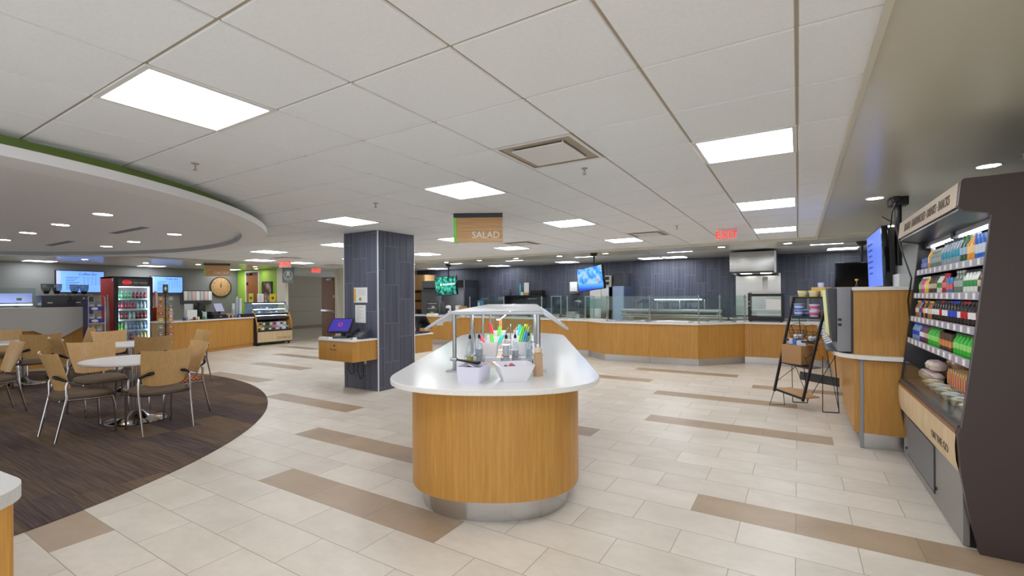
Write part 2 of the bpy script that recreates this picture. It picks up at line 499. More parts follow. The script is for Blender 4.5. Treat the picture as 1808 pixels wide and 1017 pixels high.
# far hallway wall of wide beige panels
hp = MB(); hp.box(-20.4, 10.8, 0.1, -20.28, 17.0, 3.0)
for za, zb in ((0.12, 0.80), (0.815, 1.50), (1.515, 2.3)):
    hp.box(-20.29, 10.8, za, -20.262, 16.9, zb, 0.006)
struct(hp.build('wall_far', BEIGE, smooth=False), 'beige panelled wall at the far end of the hallway', 'wall')
struct(MB().box(-20.27, 10.8, 0, -20.24, 16.9, 0.13).build('baseboard_far', plain('taupe_base', (150, 138, 124), 0.5), smooth=False), 'taupe baseboard under the beige hallway panels', 'baseboard')
wallbox('wall_hallway_end', 'plain cream wall closing the hallway', CREAM, -20.4, 16.9, 0, -12.9, 17.0, 3.0)
wallbox('wall_hallway_left', 'cream hallway wall behind the green wall', CREAM, -20.4, 9.34, 0, -17.3, 9.46, 3.0)

# door in the green wall
d = thing('door_1', 'brown wooden door set in the lime green wall', 'door', (-16.36, Y0 + 0.05, 0))
d['kind'] = 'structure'
att(MB().box(-16.75, Y0 + 0.03, 0, -15.98, Y0 + 0.08, 2.36).build('door_leaf', DOORWOOD), d)
f = MB(); f.box(-16.80, Y0 - 0.015, 0, -16.75, Y0 + 0.1, 2.41); f.box(-15.98, Y0 - 0.015, 0, -15.93, Y0 + 0.1, 2.41); f.box(-16.75, Y0 - 0.015, 2.36, -15.98, Y0 + 0.1, 2.41)
att(f.build('door_frame', CREAM), d)
c = MB(); c.box(-16.72, Y0 - 0.03, 2.27, -16.45, Y0 + 0.03, 2.33, 0.005); c.tube([(-16.5, Y0 - 0.02, 2.31), (-16.3, Y0 - 0.12, 2.33), (-16.1, Y0 + 0.0, 2.34)], 0.012)
att(c.build('door_closer', BLACK), d)
h = MB(); h.box(-16.74, Y0 + 0.0, 1.92, -16.68, Y0 + 0.03, 2.02)
att(h.build('hinge', BLACK), d)
# open door leaf in the hallway
d = thing('door_2', 'brown wooden door standing open with a steel push bar', 'door', (-14.9, 11.14, 0))
d['kind'] = 'structure'
T = Matrix.Translation((-14.46, 11.14, 0)) @ Matrix.Rotation(math.radians(172), 4, 'Z')
lf = MB(); lf.ob(T @ Vector((0.44, 0, 1.12)), (0.86, 0.045, 2.2), M=T.to_3x3().to_4x4()); att(lf.build('door_leaf', DOORWOOD), d)
pb = MB(); pb.ob(T @ Vector((0.36, 0.06, 0.98)), (0.95, 0.05, 0.07), M=T.to_3x3().to_4x4(), bev=0.008); att(pb.build('push_bar', STEELX), d)
for zz in (0.32, 0.95, 1.5):
    hg = MB(); hg.ob(T @ Vector((0.0, 0.03, zz)), (0.05, 0.03, 0.12), M=T.to_3x3().to_4x4()); att(hg.build('hinge', STEEL), d)
cl = MB(); cl.ob(T @ Vector((0.25, 0.06, 2.13)), (0.3, 0.06, 0.06), M=T.to_3x3().to_4x4(), bev=0.005); cl.tube([T @ Vector((0.15, 0.07, 2.13)), T @ Vector((0.0, 0.22, 2.15)), T @ Vector((-0.1, 0.05, 2.2))], 0.012); att(cl.build('door_closer', ALU), d)
df = MB(); df.box(-14.42, 11.12, 0, -14.36, 11.2, 2.36); att(df.build('door_frame', CREAM), d)
# rounded brown end panel seen beside the column
p = MB(); pts = [(-13.6, 0.0), (-13.28, 0.0), (-13.28, 1.25)] + [(-13.44 + 0.16 * math.cos(a), 1.25 + 0.2 * math.sin(a)) for a in (PI * k / 8 for k in range(1, 8))] + [(-13.6, 1.25)]
p.prism(pts, -11.16, -11.08, Matrix(((1, 0, 0, 0), (0, 0, -1, 0), (0, 1, 0, 0), (0, 0, 0, 1))))
tag(p.build('booth_end_panel', plain('russet_wood', (140, 72, 40), 0.4)), 'russet wooden end panel with a rounded top beside the tiled column', 'panel')

# ceilings -----------------------------------------------------------------
CX, CY, CSX, CSY = -1.232, 0.915, 0.6158, 0.6096
TX = 0.29          # right edge of tile field
TY = 9.98          # back edge of tile field over the servery
lights = [(-3, 0), (-3, 4), (-3, 8), (-3, 12), (1, 4), (1, 8), (1, 12), (-7, 5), (-7, 9), (-7, 12), (-11, 8), (-11, 12), (-15, 8), (-19, 10), (-15, 12), (-19, 12),
          (-3, -4), (1, 0), (1, -4), (-7, 1), (-7, -3)]
vents = [(-1, 3), (-2, 11), (-6, 11), (-17, 10), (-19, 14)]
def cellx(i): return CX + i * CSX
def celly(j): return CY + j * CSY
ct = MB()
gap = 0.007
for i in range(-33, 3):
    for j in range(-8, 26):
        if (i, j) in lights or (i, j) in vents: continue
        xa, xb, ya, yb = cellx(i) + gap, cellx(i + 1) - gap, celly(j) + gap, celly(j + 1) - gap
        if xa > TX - 0.05: continue
        xb = min(xb, TX - 0.012)
        hall = cellx(i) < -12.9 and celly(j) > 9.3
        if not hall and ya > TY - 0.05: continue
        if not hall: yb = min(yb, TY - 0.012)
        xm, ym = (xa + xb) / 2, (ya + yb) / 2
        if xm < -13.6 and ym < 9.3: continue
        if xm < -20.2: continue
        # inside the oval ring nothing of the tile field shows
        if ((xm - EC[0]) / (EA - 0.75)) ** 2 + ((ym - EC[1]) / (EB - 0.75)) ** 2 < 1: continue
        ct.hexa([(xa + .003, ya + .003, ZC), (xb - .003, ya + .003, ZC), (xb - .003, yb - .003, ZC), (xa + .003, yb - .003, ZC), (xa, ya, ZC + 0.008), (xb, ya, ZC + 0.008), (xb, yb, ZC + 0.008), (xa, yb, ZC + 0.008)])
ct.mi = 1
ct.quad((-21, -4.2, ZC + 0.0075), (2, -4.2, ZC + 0.0075), (2, TY, ZC + 0.0075), (-21, TY, ZC + 0.0075)); ct.quad((-21, TY, ZC + 0.0075), (-12.9, TY, ZC + 0.0075), (-12.9, 17, ZC + 0.0075), (-21, 17, ZC + 0.0075))
struct(ct.build('ceiling', [CT, GRID], smooth=False, fix=False), 'white acoustic tile ceiling in a square grid', 'ceiling')
# the grid quad faces down
# glossy olive soffit along the right and the back
so = MB()
so.box(TX, -4, ZC - 0.004, 2.0, TY, ZC + 0.1); so.box(-12.9, TY, ZS, 2.0, 11.0, ZC + 0.1)
struct(so.build('ceiling_soffit', SOFFIT, smooth=False), 'glossy olive grey soffit around the servery', 'soffit')
tr = MB(); tr.box(TX - 0.022, -4, ZC - 0.028, TX, TY, ZC + 0.004); tr.box(-12.9, TY - 0.022, ZS - 0.006, TX, TY, ZC + 0.01); 
struct(tr.build('trim_2', plain('trim_cream', (214, 208, 192), 0.5), smooth=False), 'cream edge trim where tile ceiling meets the soffit', 'trim')
# coffee bar soffit
so = MB(); so.box(XL, -4, ZS, -13.6, Y0, ZC + 0.1)
struct(so.build('ceiling_coffee_bar', SOFFIT, smooth=False), 'glossy olive soffit over the coffee bar', 'soffit')
# kitchen ceiling
kc = MB(); kc.box(-12.9, 11.0, 2.5, 2.0, YB, 2.6)
struct(kc.build('ceiling_kitchen', plain('kitchen_ceiling', (214, 214, 212), 0.6), smooth=False), 'pale kitchen ceiling behind the soffit', 'ceiling')

# oval ceiling ring over the seating: fascia, underside, recessed middle, cove wall coloured like its green light
N = 200
def loop(grow, z): return [(*ell(2 * PI * k / N, grow), z) for k in range(N + 1)]
ri = MB()
GI = -0.31
ri.strip(loop(0, 2.33), loop(0, 2.40)); ri.strip(loop(GI, 2.33), loop(0, 2.33)); ri.strip(loop(0, 2.40), loop(-0.2, 2.40))
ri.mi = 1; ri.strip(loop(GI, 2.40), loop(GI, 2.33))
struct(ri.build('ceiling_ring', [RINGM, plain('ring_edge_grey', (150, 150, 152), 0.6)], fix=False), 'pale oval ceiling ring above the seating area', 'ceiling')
rc = MB(); rc.prism([ell(2 * PI * k / N, GI + 0.01) for k in range(N)], 2.395, 2.43)
struct(rc.build('ceiling_ring_centre', RINGIN, smooth=False), 'recessed grey oval ceiling inside the ring', 'ceiling')
gcv = MB(); gcv.strip(loop(-0.17, 2.40), loop(-0.17, ZC + 0.006))
struct(gcv.build('trim_3', plain('cove_light_green', (138, 160, 84), 0.6), fix=False), 'cove band above the oval ring, its green light put into the colour', 'trim')  # green of the cove lighting is painted into the band colour

# ================================================================ CEILING FITTINGS
def troffer(label, x, y, z=ZC, wx=0.57, wy=0.57, parent_group='square ceiling troffers'):
    t = thing('ceiling_light', label, 'ceiling light', (x, y, z), 0, parent_group)
    f = MB(); a, b = wx / 2 + 0.02, wy / 2 + 0.02; i, k = wx / 2 - 0.004, wy / 2 - 0.004
    for q in ((-a, -b, a, -k), (-a, k, a, b), (-a, -k, -i, k), (i, -k, a, k)): f.box(q[0], q[1], -0.006, q[2], q[3], 0.004)
    f.build('light_frame', GRIDW, t, smooth=False)
    MB().box(-i, -k, -0.001, i, k, 0.003).build('light_diffuser', DIFF, t, smooth=False)
    return t
DUP0 = troffer('large ceiling light panel at the upper left above the oval ring', cellx(-3) + CSX / 2, celly(0) + CSY / 2)
LL = {(-3, 4): 'ceiling light panel just above the salad sign', (-3, 8): 'ceiling light panel right of the salad sign top', (-3, 12): 'small ceiling light panel left of the exit sign nearest the servery soffit',
      (1, 4): 'large ceiling light panel at the upper right beside the soffit', (1, 8): 'second ceiling light panel along the right soffit edge', (1, 12): 'third and farthest ceiling light panel along the right soffit edge',
      (-7, 5): 'ceiling light panel just above the tiled column', (-7, 9): 'small ceiling light panel left of the hanging salad sign', (-7, 12): 'ceiling light panel below the salad sign near the servery soffit',
      (-11, 8): 'ceiling light panel left of the tiled column top', (-11, 12): 'ceiling light panel half hidden right of the tiled column', (-15, 8): 'ceiling light panel at the tip of the oval ring',
      (-19, 10): 'ceiling light panel above the order sign', (-15, 12): 'ceiling light panel hidden against the left side of the tiled column', (-19, 12): 'ceiling light panel right of the hallway exit sign',
      (-3, -4): 'ceiling light panel behind the viewpoint on the left', (1, 0): 'ceiling light panel right above the viewpoint', (1, -4): 'ceiling light panel behind the viewpoint on the right',
      (-7, 1): 'ceiling light panel above the left seating edge', (-7, -3): 'ceiling light panel far behind the seating'}
for (i, j), lab in LL.items():
    x, y = cellx(i) + CSX / 2, celly(j) + CSY / 2
    if ((x - EC[0]) / EA) ** 2 + ((y - EC[1]) / EB) ** 2 < 1.02: continue
    dup(DUP0, (x, y, ZC), 0, lab)
for x, y, lab in ((-11.3, 13.2, 'kitchen ceiling light at the far left behind the green screen'), (-8.6, 13.2, 'kitchen ceiling light behind the salad sign'), (-6.0, 13.0, 'kitchen ceiling light left of the blue screen'),
                  (-3.5, 13.1, 'left one of the paired kitchen ceiling lights'), (-2.85, 13.1, 'right one of the paired kitchen ceiling lights'), (0.86, 12.9, 'kitchen ceiling light right of the steel hood'),
                  (-9.2, 11.32, 'added unseen ceiling light over the far left of the serving counter'), (-7.0, 11.32, 'added unseen ceiling light over the serving counter behind the salad bar'), (-4.8, 11.32, 'added unseen ceiling light over the serving counter by the blue screen'), (-2.4, 11.32, 'added unseen ceiling light over the bulging serving counter'), (0.5, 11.32, 'added unseen ceiling light over the right end of the serving counter')):  # row over the counter is added, unseen behind the soffit, to brighten the kitchen
    dup(DUP0, (x, y, 2.4995), 0, lab, 'kitchen ceiling lights')
for x, y, lab in ((-16.75, 3.9, 'soffit light above the coffee bar left of the large menu screen'), (-16.75, 6.35, 'soffit light above the small menu screen'), (-16.75, 8.6, 'soffit light right of the order sign')):
    dup(DUP0, (x, y, ZS - 0.0005), 0, lab, 'coffee bar soffit lights')

def can(label, x, y, z, r, group, lens=None):
    t = thing('recessed_downlight', label, 'downlight', (x, y, z), 0, group)
    m = MB(); m.lathe([(r * 0.82, -0.001), (r * 0.86, -0.006), (r, -0.005), (r * 1.03, 0.0), (r * 0.86, 0.012)], n=24); m.build('trim_ring', GRIDW, t)
    MB().lathe([(0.001, -0.002), (r * 0.84, -0.002), (r * 0.84, 0.002)], n=24).build('lens', lens or CANLENS, t)
    return t
c0 = can('nearest of the recessed downlights in the oval ceiling', -6.55, 2.03, 2.395, 0.1, 'downlights in the oval ceiling')
for x, y, l in ((-7.9, 2.03, 'second downlight of the front row in the oval ceiling'), (-9.23, 2.03, 'third downlight of the front row in the oval ceiling'), (-10.6, 2.05, 'fourth downlight of the front row, at the left picture edge'),
                (-7.75, 3.22, 'right downlight of the back row in the oval ceiling'), (-9.3, 3.28, 'middle downlight of the back row in the oval ceiling'), (-10.5, 3.3, 'left downlight of the back row in the oval ceiling')):
    dup(c0, (x, y, 2.395), 0, l)
places = ['far left beside the green screen mount', 'left of the salad sign foot', 'below the salad sign', 'midway to the blue screen', 'beside the blue screen mount', 'between the blue screen and the steel hood', 'under the exit sign', 'right of the steel hood']
for k, x in enumerate((-9.9, -8.6, -7.44, -6.27, -5.02, -3.83, -1.34, -0.17)):
    dup(c0, (x, 10.42, ZS), 0, 'soffit downlight over the servery, ' + places[k], 'downlights in the servery soffit', (0.8, 0.8, 1))
for x, y, l in ((1.32, 5.24, 'soffit downlight above the open cooler'), (0.71, 6.33, 'soffit downlight left of the hanging screen mount'), (1.2, 9.03, 'soffit downlight behind the big hanging screen')):
    dup(c0, (x, y, ZC - 0.004), 0, l, 'downlights in the right soffit', (0.85, 0.85, 1))
for k, (x, y) in enumerate(((-15.2, 4.35), (-15.4, 5.7), (-14.9, 6.8), (-14.6, 8.3), (-15.6, 8.9))):
    if k == 0: cb = can('small downlight in the coffee bar soffit, first from the left', x, y, ZS, 0.075, 'downlights in the coffee bar soffit', plain('spot_lens', (255, 250, 240), 0.5, emit=60))
    else: dup(cb, (x, y, ZS), 0, 'small downlight in the coffee bar soffit, %s from the left' % ORD[k])

# linear slot diffusers in the oval ceiling
for x0, x1, l in ((-8.36, -7.3, 'dark linear slot vent in the oval ceiling, the nearer one'), (-11.15, -10.02, 'dark linear slot vent in the oval ceiling, the farther one')):
    t = thing('slot_vent', l, 'vent', ((x0 + x1) / 2, 2.7, 2.395), 0, 'slot vents in the oval ceiling'); w = (x1 - x0) / 2
    MB().box(-w, -0.05, -0.004, w, -0.032, 0.0).box(-w, 0.032, -0.004, w, 0.05, 0).box(-w, -0.005, -0.004, w, 0.005, 0).build('slot_frame', GREYP, t, smooth=False)
    MB().box(-w, -0.034, -0.0015, w, 0.034, 0.0).build('slot', plain('slot_dark', (36, 38, 60), 0.5), t, smooth=False)

def square_vent(label, x, y):
    """plaque diffuser: raised frame round a lower square plate"""
    t = thing('ceiling_vent', label, 'vent', (x, y, ZC), 0, 'square ceiling air diffusers')
    a, b, r = 0.30, 0.205, 0.275
    f = MB()
    for sx, sy in ((1, 0), (-1, 0), (0, 1), (0, -1)):
        if sx: f.hexa([(sx * r, -r, -0.002), (sx * a, -a, -0.002), (sx * a, a, -0.002), (sx * r, r, -0.002), (sx * r, -r, 0.002), (sx * a, -a, 0.004), (sx * a, a, 0.004), (sx * r, r, 0.002)])
        else: f.hexa([(-r, sy * r, -0.002), (-a, sy * a, -0.002), (a, sy * a, -0.002), (r, sy * r, -0.002), (-r, sy * r, 0.002), (-a, sy * a, 0.004), (a, sy * a, 0.004), (r, sy * r, 0.002)])
    sq = lambda q, z: [(-q, -q, z), (q, -q, z), (q, q, z), (-q, q, z), (-q, -q, z)]
    f.build('vent_frame', GRIDW, t, smooth=False)
    f = MB(); f.strip(sq(r, 0.0), sq(0.262, 0.10)); f.quad(*sq(0.262, 0.10)[:4]); f.build('vent_plenum', plain('vent_taupe', (150, 136, 120), 0.6), t, smooth=False)
    MB().lathe([(0.0, 0.09), (0.17, 0.09), (0.17, 0.095), (0.0, 0.095)], n=28).build('vent_neck', plain('vent_dark', (40, 44, 70), 0.5), t)
    MB().box(-0.205, -0.205, -0.012, 0.205, 0.205, -0.004, 0.003).build('vent_plate', GRIDW, t, smooth=False)
    for sx in (-1, 1):
        for sy in (-1, 1): MB().cyl((sx * 0.19, sy * 0.19, -0.004), (sx * 0.22, sy * 0.22, 0.09), 0.008, n=6).build('vent_hanger', ALU, t)
    return t
v0 = square_vent('large square air diffuser in the ceiling left of the big right light', cellx(-1) + CSX / 2, celly(3) + CSY / 2)
for (i, j), l in {(-2, 11): 'air diffuser in the ceiling near the servery soffit, right of the salad sign', (-6, 11): 'air diffuser in the ceiling right behind the salad sign', (-17, 10): 'air diffuser in the ceiling above the hallway exit sign', (-19, 14): 'air diffuser in the hallway ceiling'}.items():
    dup(v0, (cellx(i) + CSX / 2, celly(j) + CSY / 2, ZC), 0, l)

def sprinkler(label, x, y, z=ZC):
    m = MB(); m.lathe([(0.028, 0.0), (0.026, -0.004), (0.007, -0.006), (0.006, -0.026), (0.003, -0.028), (0.003, -0.048), (0.015, -0.05), (0.015, -0.052), (0.0, -0.053)], n=14)
    m.tube([(-0.011, 0, -0.03), (-0.016, 0, -0.04), (-0.003, 0, -0.05)], 0.002, 6); m.tube([(0.011, 0, -0.03), (0.016, 0, -0.04), (0.003, 0, -0.05)], 0.002, 6)
    return tag(m.build('sprinkler_head', ALU, loc=(x, y, z)), label, 'sprinkler', 'ceiling sprinkler heads')
for x, y, z, l in ((-1.48, 3.55, ZC, 'chrome sprinkler head below the large square air diffuser'), (-3.96, 1.79, ZC, 'chrome sprinkler head above the oval ring fascia'), (-3.97, 3.6, ZC, 'chrome sprinkler head right of the column-top light panel'),
                   (-1.54, 7.22, ZC, 'small sprinkler head left of the exit sign'), (1.42, 4.9, ZC - 0.004, 'sprinkler head above the cooler header'), (0.37, 10.39, ZS, 'sprinkler head in the soffit right of the steel hood'), (-7.4, 3.9, 2.395, 'sprinkler head in the oval ceiling near its tip'), (-2.9, 10.7, ZS, 'sprinkler head in the servery soffit near the blue screen')):
    sprinkler(l, x, y, z)

def exit_sign(label, x, y, z, yaw):
    t = thing('exit_sign', label, 'exit sign', (x, y, z), yaw, 'red EXIT signs')
    MB().box(-0.15, -0.022, -0.2, 0.15, 0.022, -0.012, 0.004).build('sign_body', EXITW, t)
    MB().box(-0.1, -0.03, -0.014, 0.1, 0.03, 0.0).build('canopy', GRIDW, t)
    text('letters', 'EXIT', 0.165, EXITRED, facing((0, -0.0225, -0.107), 0) @ Matrix.Scale(0.95, 4, (1, 0, 0)), t)
    return t
exit_sign('red EXIT sign hanging near the right servery soffit', -0.95, 7.95, ZC, math.radians(12))
exit_sign('red EXIT sign hanging above the green and white siren sign', -12.15, 7.75, ZC, math.radians(40))
exit_sign('red EXIT sign farther back over the open hallway door', -14.2, 10.2, ZC, math.radians(45))

def hanging_sign(name, label, body, x, y, z, yaw, w, h):
    t = thing(name, label, 'hanging sign', (x, y, z), yaw)
    MB().box(-w / 2, -0.02, -0.055, w / 2, 0.02, 0.0).build('top_rail', plain('slate_rail', (52, 56, 66), 0.4), t)
    MB().box(-w / 2 + 0.04, -0.014, -h, w / 2, 0.014, -0.055).build('wooden_board', SIGNWOOD, t)
    MB().box(-w / 2, -0.02, -h - 0.01, -w / 2 + 0.04, 0.02, -0.055).build('lime_edge', LIMEG, t)
    text('lettering', body, 0.115, plain('sign_letters', (232, 230, 222), 0.4), facing((w * 0.16, -0.0175, -h + 0.085), 0), t, 0.004)
    return t
hanging_sign('salad_sign', 'wooden hanging sign reading SALAD with a lime edge', 'SALAD', -3.40, 4.74, ZC, YAW - 0.03, 0.61, 0.36)
hanging_sign('order_sign', 'wooden hanging sign reading ORDER over the coffee counter', 'ORDER', -14.15, 6.95, ZS, YAW + 0.35, 0.66, 0.36)
# square blade sign with a round emblem
t = thing('emblem_sign', 'grey green hanging sign with a white round crowned emblem', 'hanging sign', (-13.92, 8.98, 2.41), 0.75)
MB().box(-0.17, -0.02, -0.47, 0.17, 0.02, 0.0).build('board', plain('sage_sign', (104, 118, 112), 0.5), t)
MB().box(-0.17, -0.01, 0.0, 0.17, 0.01, 0.012).box(-0.02, -0.01, 0.0, 0.02, 0.01, 0.04).build('bracket', BLACK, t)
e = MB(); e.tube([(0.12 * math.cos(2 * PI * k / 28), -0.021, -0.235 + 0.15 * math.sin(2 * PI * k / 28)) for k in range(28)], 0.006, 6, closed=True)
for s in (-1, 1):
    e.tube([(s * 0.02, -0.021, -0.15), (s * 0.06, -0.021, -0.2), (s * 0.05, -0.021, -0.28), (s * 0.085, -0.021, -0.34)], 0.006, 6)
    e.tube([(s * 0.03, -0.021, -0.3), (s * 0.015, -0.021, -0.36)], 0.005, 6)
e.lathe([(0.0, 0.004), (0.032, 0.0)], (0, -0.021, -0.21), 14, Matrix.Rotation(PI / 2, 4, 'X')); e.prism([(-0.04, -0.16), (0.04, -0.16), (0.045, -0.11), (0.02, -0.135), (0, -0.1), (-0.02, -0.135), (-0.045, -0.11)], 0.02, 0.024, Matrix(((1, 0, 0, 0), (0, 0, -1, 0), (0, 1, 0, 0), (0, 0, 0, 1))))
e.build('emblem', PAPER, t)

# ================================================================ TILED COLUMN
TRIMW = plain('pale_metal_trim', (222, 222, 224), 0.4)
col = thing('tiled_column', 'square column clad in dark slate tile with metal corner trims', 'column', (-5.92, 5.45, 0))
att(MB().box(-6.32, 5.056, 0, -5.525, 5.845, ZC).build('tile_cladding', SLATE, smooth=False), col)
for x, y in ((-5.525, 5.056), (-5.525, 5.845), (-6.32, 5.056), (-6.32, 5.845)):
    att(MB().box(x - 0.012, y - 0.012, 0, x + 0.004, y + 0.004, ZC).build('corner_trim', TRIMW, smooth=False), col) if (x > -6 and y < 5.5) else att(MB().box(x - 0.006, y - 0.006, 0, x + 0.006, y + 0.006, ZC).build('corner_trim', TRIMW, smooth=False), col)
tag(MB().box(-6.08, 5.05, 1.375, -5.77, 5.0555, 1.615).build('notice_board', PAPER, smooth=False), 'white notice with a yellow strip on the tiled column', 'notice')
n = [o for o in bpy.data.objects if o.name == 'notice_board'][0]
m = MB(); m.box(-6.075, 5.047, 1.39, -6.03, 5.0502, 1.6); m.build('notice_stripe', plain('notice_yellow', (228, 178, 74), 0.6), smooth=False).parent = n
m = MB(); m.lathe([(0.0, 0.0), (0.028, 0.0), (0.028, 0.002)], (-5.93, 5.05, 1.43), 12, Matrix.Rotation(PI / 2, 4, 'X')); m.build('notice_emblem', plain('notice_olive', (150, 150, 60), 0.6)).parent = n
m = MB()
for k in range(5): m.box(-5.99, 5.0485, 1.575 - 0.02 * k, -5.81, 5.0502, 1.578 - 0.02 * k)
m.build('notice_print', GREYP, smooth=False).parent = n
tag(MB().box(-6.05, 5.05, 1.055, -5.81, 5.0555, 1.335).build('paper_notice', PAPER, smooth=False), 'plain white typed sheet taped below the striped notice', 'notice')
n = [o for o in bpy.data.objects if o.name == 'paper_notice'][0]
m = MB(); m.box(-6.0, 5.0485, 1.298, -5.86, 5.0502, 1.304)
for k in range(10): m.box(-6.02, 5.0485, 1.268 - 0.017 * k, -5.93 + 0.03 * (k % 3), 5.0502, 1.2705 - 0.017 * k)
m.build('print', GREYP, smooth=False).parent = n

def cash_box(label, T, w):
    """wall hung drawer box with quartz top; local: back at y=0, extends to -y"""
    t = thing('till_shelf', label, 'till shelf', T[0], T[1], 'till shelves on the tiled column')
    MB().box(-w + 0.01, -0.46, 0.5, -0.01, 0, 0.80).build('drawer_cabinet', OAK, t)
    MB().box(-w, -0.48, 0.80, 0.0, 0, 0.825, 0.003).build('quartz_top', QUARTZ, t)
    f = MB().box(-w + 0.012, -0.472, 0.505, -0.012, -0.46, 0.795, 0.002).build('drawer_front', OAK, t)
    hb = MB(); hb.tube([(-w / 2 - 0.07, -0.472, 0.675), (-w / 2 - 0.07, -0.5, 0.675), (-w / 2 + 0.03, -0.5, 0.675), (-w / 2 + 0.03, -0.472, 0.675)], 0.006, 8); hb.build('drawer_handle', CHROME, f)
    MB().lathe([(0.0, 0.012), (0.014, 0.012), (0.014, 0)], (-w / 2 - 0.01, -0.472, 0.735), 14, Matrix.Rotation(PI / 2, 4, 'X')).build('lock', CHROME, f)
    return t
TS = cash_box('wall hung oak till drawer on the front of the column', ((-5.545, 5.056, 0), 0), 0.80)
cash_box('second oak till drawer on the far side of the column', ((-6.33, 5.845, 0), PI), 0.80)
m = MB(); m.box(-5.87, 5.04, 0.41, -5.80, 5.056, 0.49, 0.004); tag(m.build('power_outlet', WHITE), 'white outlet box under the front till drawer', 'outlet')
for k, (x, zl) in enumerate(((-5.90, 0.16), (-6.12, 0.22))):
    m = MB(); m.tube([(x + 0.09, 5.035, 0.42), (x + 0.04, 5.0, 0.47), (x - 0.05, 5.02, 0.42), (x - 0.08, 5.03, 0.3), (x - 0.02, 5.035, zl), (x + 0.06, 5.03, 0.24), (x + 0.05, 5.03, 0.46), (x, 5.02, 0.495)], 0.006, 6)
    att(m.build('power_cord', BLACK), TS)['label'] = 'black power cord'

def pos_terminal(label, x, y, yaw, z=0.825):
    t = thing('till_screen', label, 'till', (x, y, z), yaw, 'touch screen tills')
    MB().box(-0.13, -0.1, 0, 0.13, 0.12, 0.03, 0.008).build('till_base', CHAR, t)
    MB().tube([(0, 0.06, 0.02), (0, 0.06, 0.09), (0, 0.0, 0.16)], 0.035, 10).build('till_stand', CHAR, t)
    T = Matrix.Translation((0, -0.02, 0.19)) @ Matrix.Rotation(math.radians(-42), 4, 'X')
    s = MB().ob(T @ Vector((0, 0, 0)), (0.36, 0.035, 0.28), M=T.to_3x3().to_4x4(), bev=0.008).build('screen_housing', BLACK, t)
    MB().ob(T @ Vector((0, -0.0185, 0.0)), (0.325, 0.002, 0.245), M=T.to_3x3().to_4x4()).build('screen', TILLSCR, s)
    lg = MB(); lg.tube([T @ Vector((0.03 * math.cos(a), -0.021, 0.03 * math.sin(a) + 0.01)) for a in (2 * PI * k / 14 for k in range(14))], 0.004, 5, closed=True)
    lg.build('screen_emblem', plain('till_red', (220, 60, 80), 0.5, emit=0.6), s)
    return t
TILLSCR = plain('till_screen', (66, 54, 150), 0.25, emit=0.35)
pos_terminal('purple touch screen till on the front column shelf', -6.12, 4.84, math.radians(25))
pos_terminal('black till screen on the far column shelf', -5.70, 6.17, math.radians(185))
t = thing('card_reader', 'black card reader phone beside the purple till screen', 'card reader', (-5.72, 4.88, 0.825), math.radians(12))
MB().hexa([(-0.09, -0.11, 0), (0.09, -0.11, 0), (0.09, 0.1, 0), (-0.09, 0.1, 0), (-0.085, -0.1, 0.03), (0.085, -0.1, 0.03), (0.085, 0.09, 0.12), (-0.085, 0.09, 0.12)], 0.008).build('reader_body', CHAR, t)
MB().tube([(-0.12, -0.08, 0.06), (-0.11, 0.0, 0.11), (-0.1, 0.08, 0.14)], [0.025, 0.018, 0.025], 10).build('handset', BLACK, t)
k = MB()
for a in range(3):
    for b in range(4): k.box(-0.045 + a * 0.035, -0.085 + b * 0.03, 0.035 + b * 0.0142, -0.02 + a * 0.035, -0.065 + b * 0.03, 0.046 + b * 0.0142)
k.build('keypad', GREYP, t, smooth=False)
t = thing('card_reader', 'small black card reader below the far till screen', 'card reader', (-5.62, 5.93, 0.825), PI)
MB().hexa([(-0.06, -0.08, 0), (0.06, -0.08, 0), (0.06, 0.08, 0), (-0.06, 0.08, 0), (-0.055, -0.07, 0.03), (0.055, -0.07, 0.03), (0.055, 0.07, 0.07), (-0.055, 0.07, 0.07)], 0.006).build('reader_body', CHAR, t)
tag(MB().box(-5.62, 4.64, 0.825, -5.57, 4.68, 0.865, 0.003).build('sticky_note_block', PAPER), 'small white note block by the card reader', 'note block')
tag(MB().box(-6.33, 4.585, 0.825, -6.1, 4.66, 0.852, 0.003).build('receipt_tray', WHITE), 'flat white tray left of the purple till', 'tray')

# ================================================================ SALAD BAR ISLAND
ISL = (-1.608, 2.333, 0); IY = YAW - 0.037
ZT = 0.885
def outline(hw, y0, fb, y1, rc, n=2.35, m=44):
    """rounded front (superellipse), straight sides, rounded far corners"""
    pts = []
    for k in range(m + 1):
        a = PI + PI * k / m
        c, s_ = math.cos(a), math.sin(a)
        pts.append((math.copysign(abs(c) ** (2 / n), c) * hw, y0 + fb + math.copysign(abs(s_) ** (2 / n), s_) * fb))
    for cx, a0 in ((hw - rc, 0), (-hw + rc, PI / 2)):
        for k in range(9):
            a = a0 + PI / 2 * k / 8
            pts.append((cx + rc * math.cos(a), y1 - rc + rc * math.sin(a)))
    return pts
isl = thing('salad_bar', 'long oak salad bar island with rounded end and white quartz top', 'salad bar', ISL, IY)
k = MB(); k.prism(outline(0.535, 0.185, 0.5, 4.26, 0.2), 0, 0.15); k.build('toe_kick', STEELX, isl)
k = MB(); k.prism(outline(0.61, 0.125, 0.56, 4.33, 0.25), 0.147, 0.85); k.build('oak_base', OAK, isl)
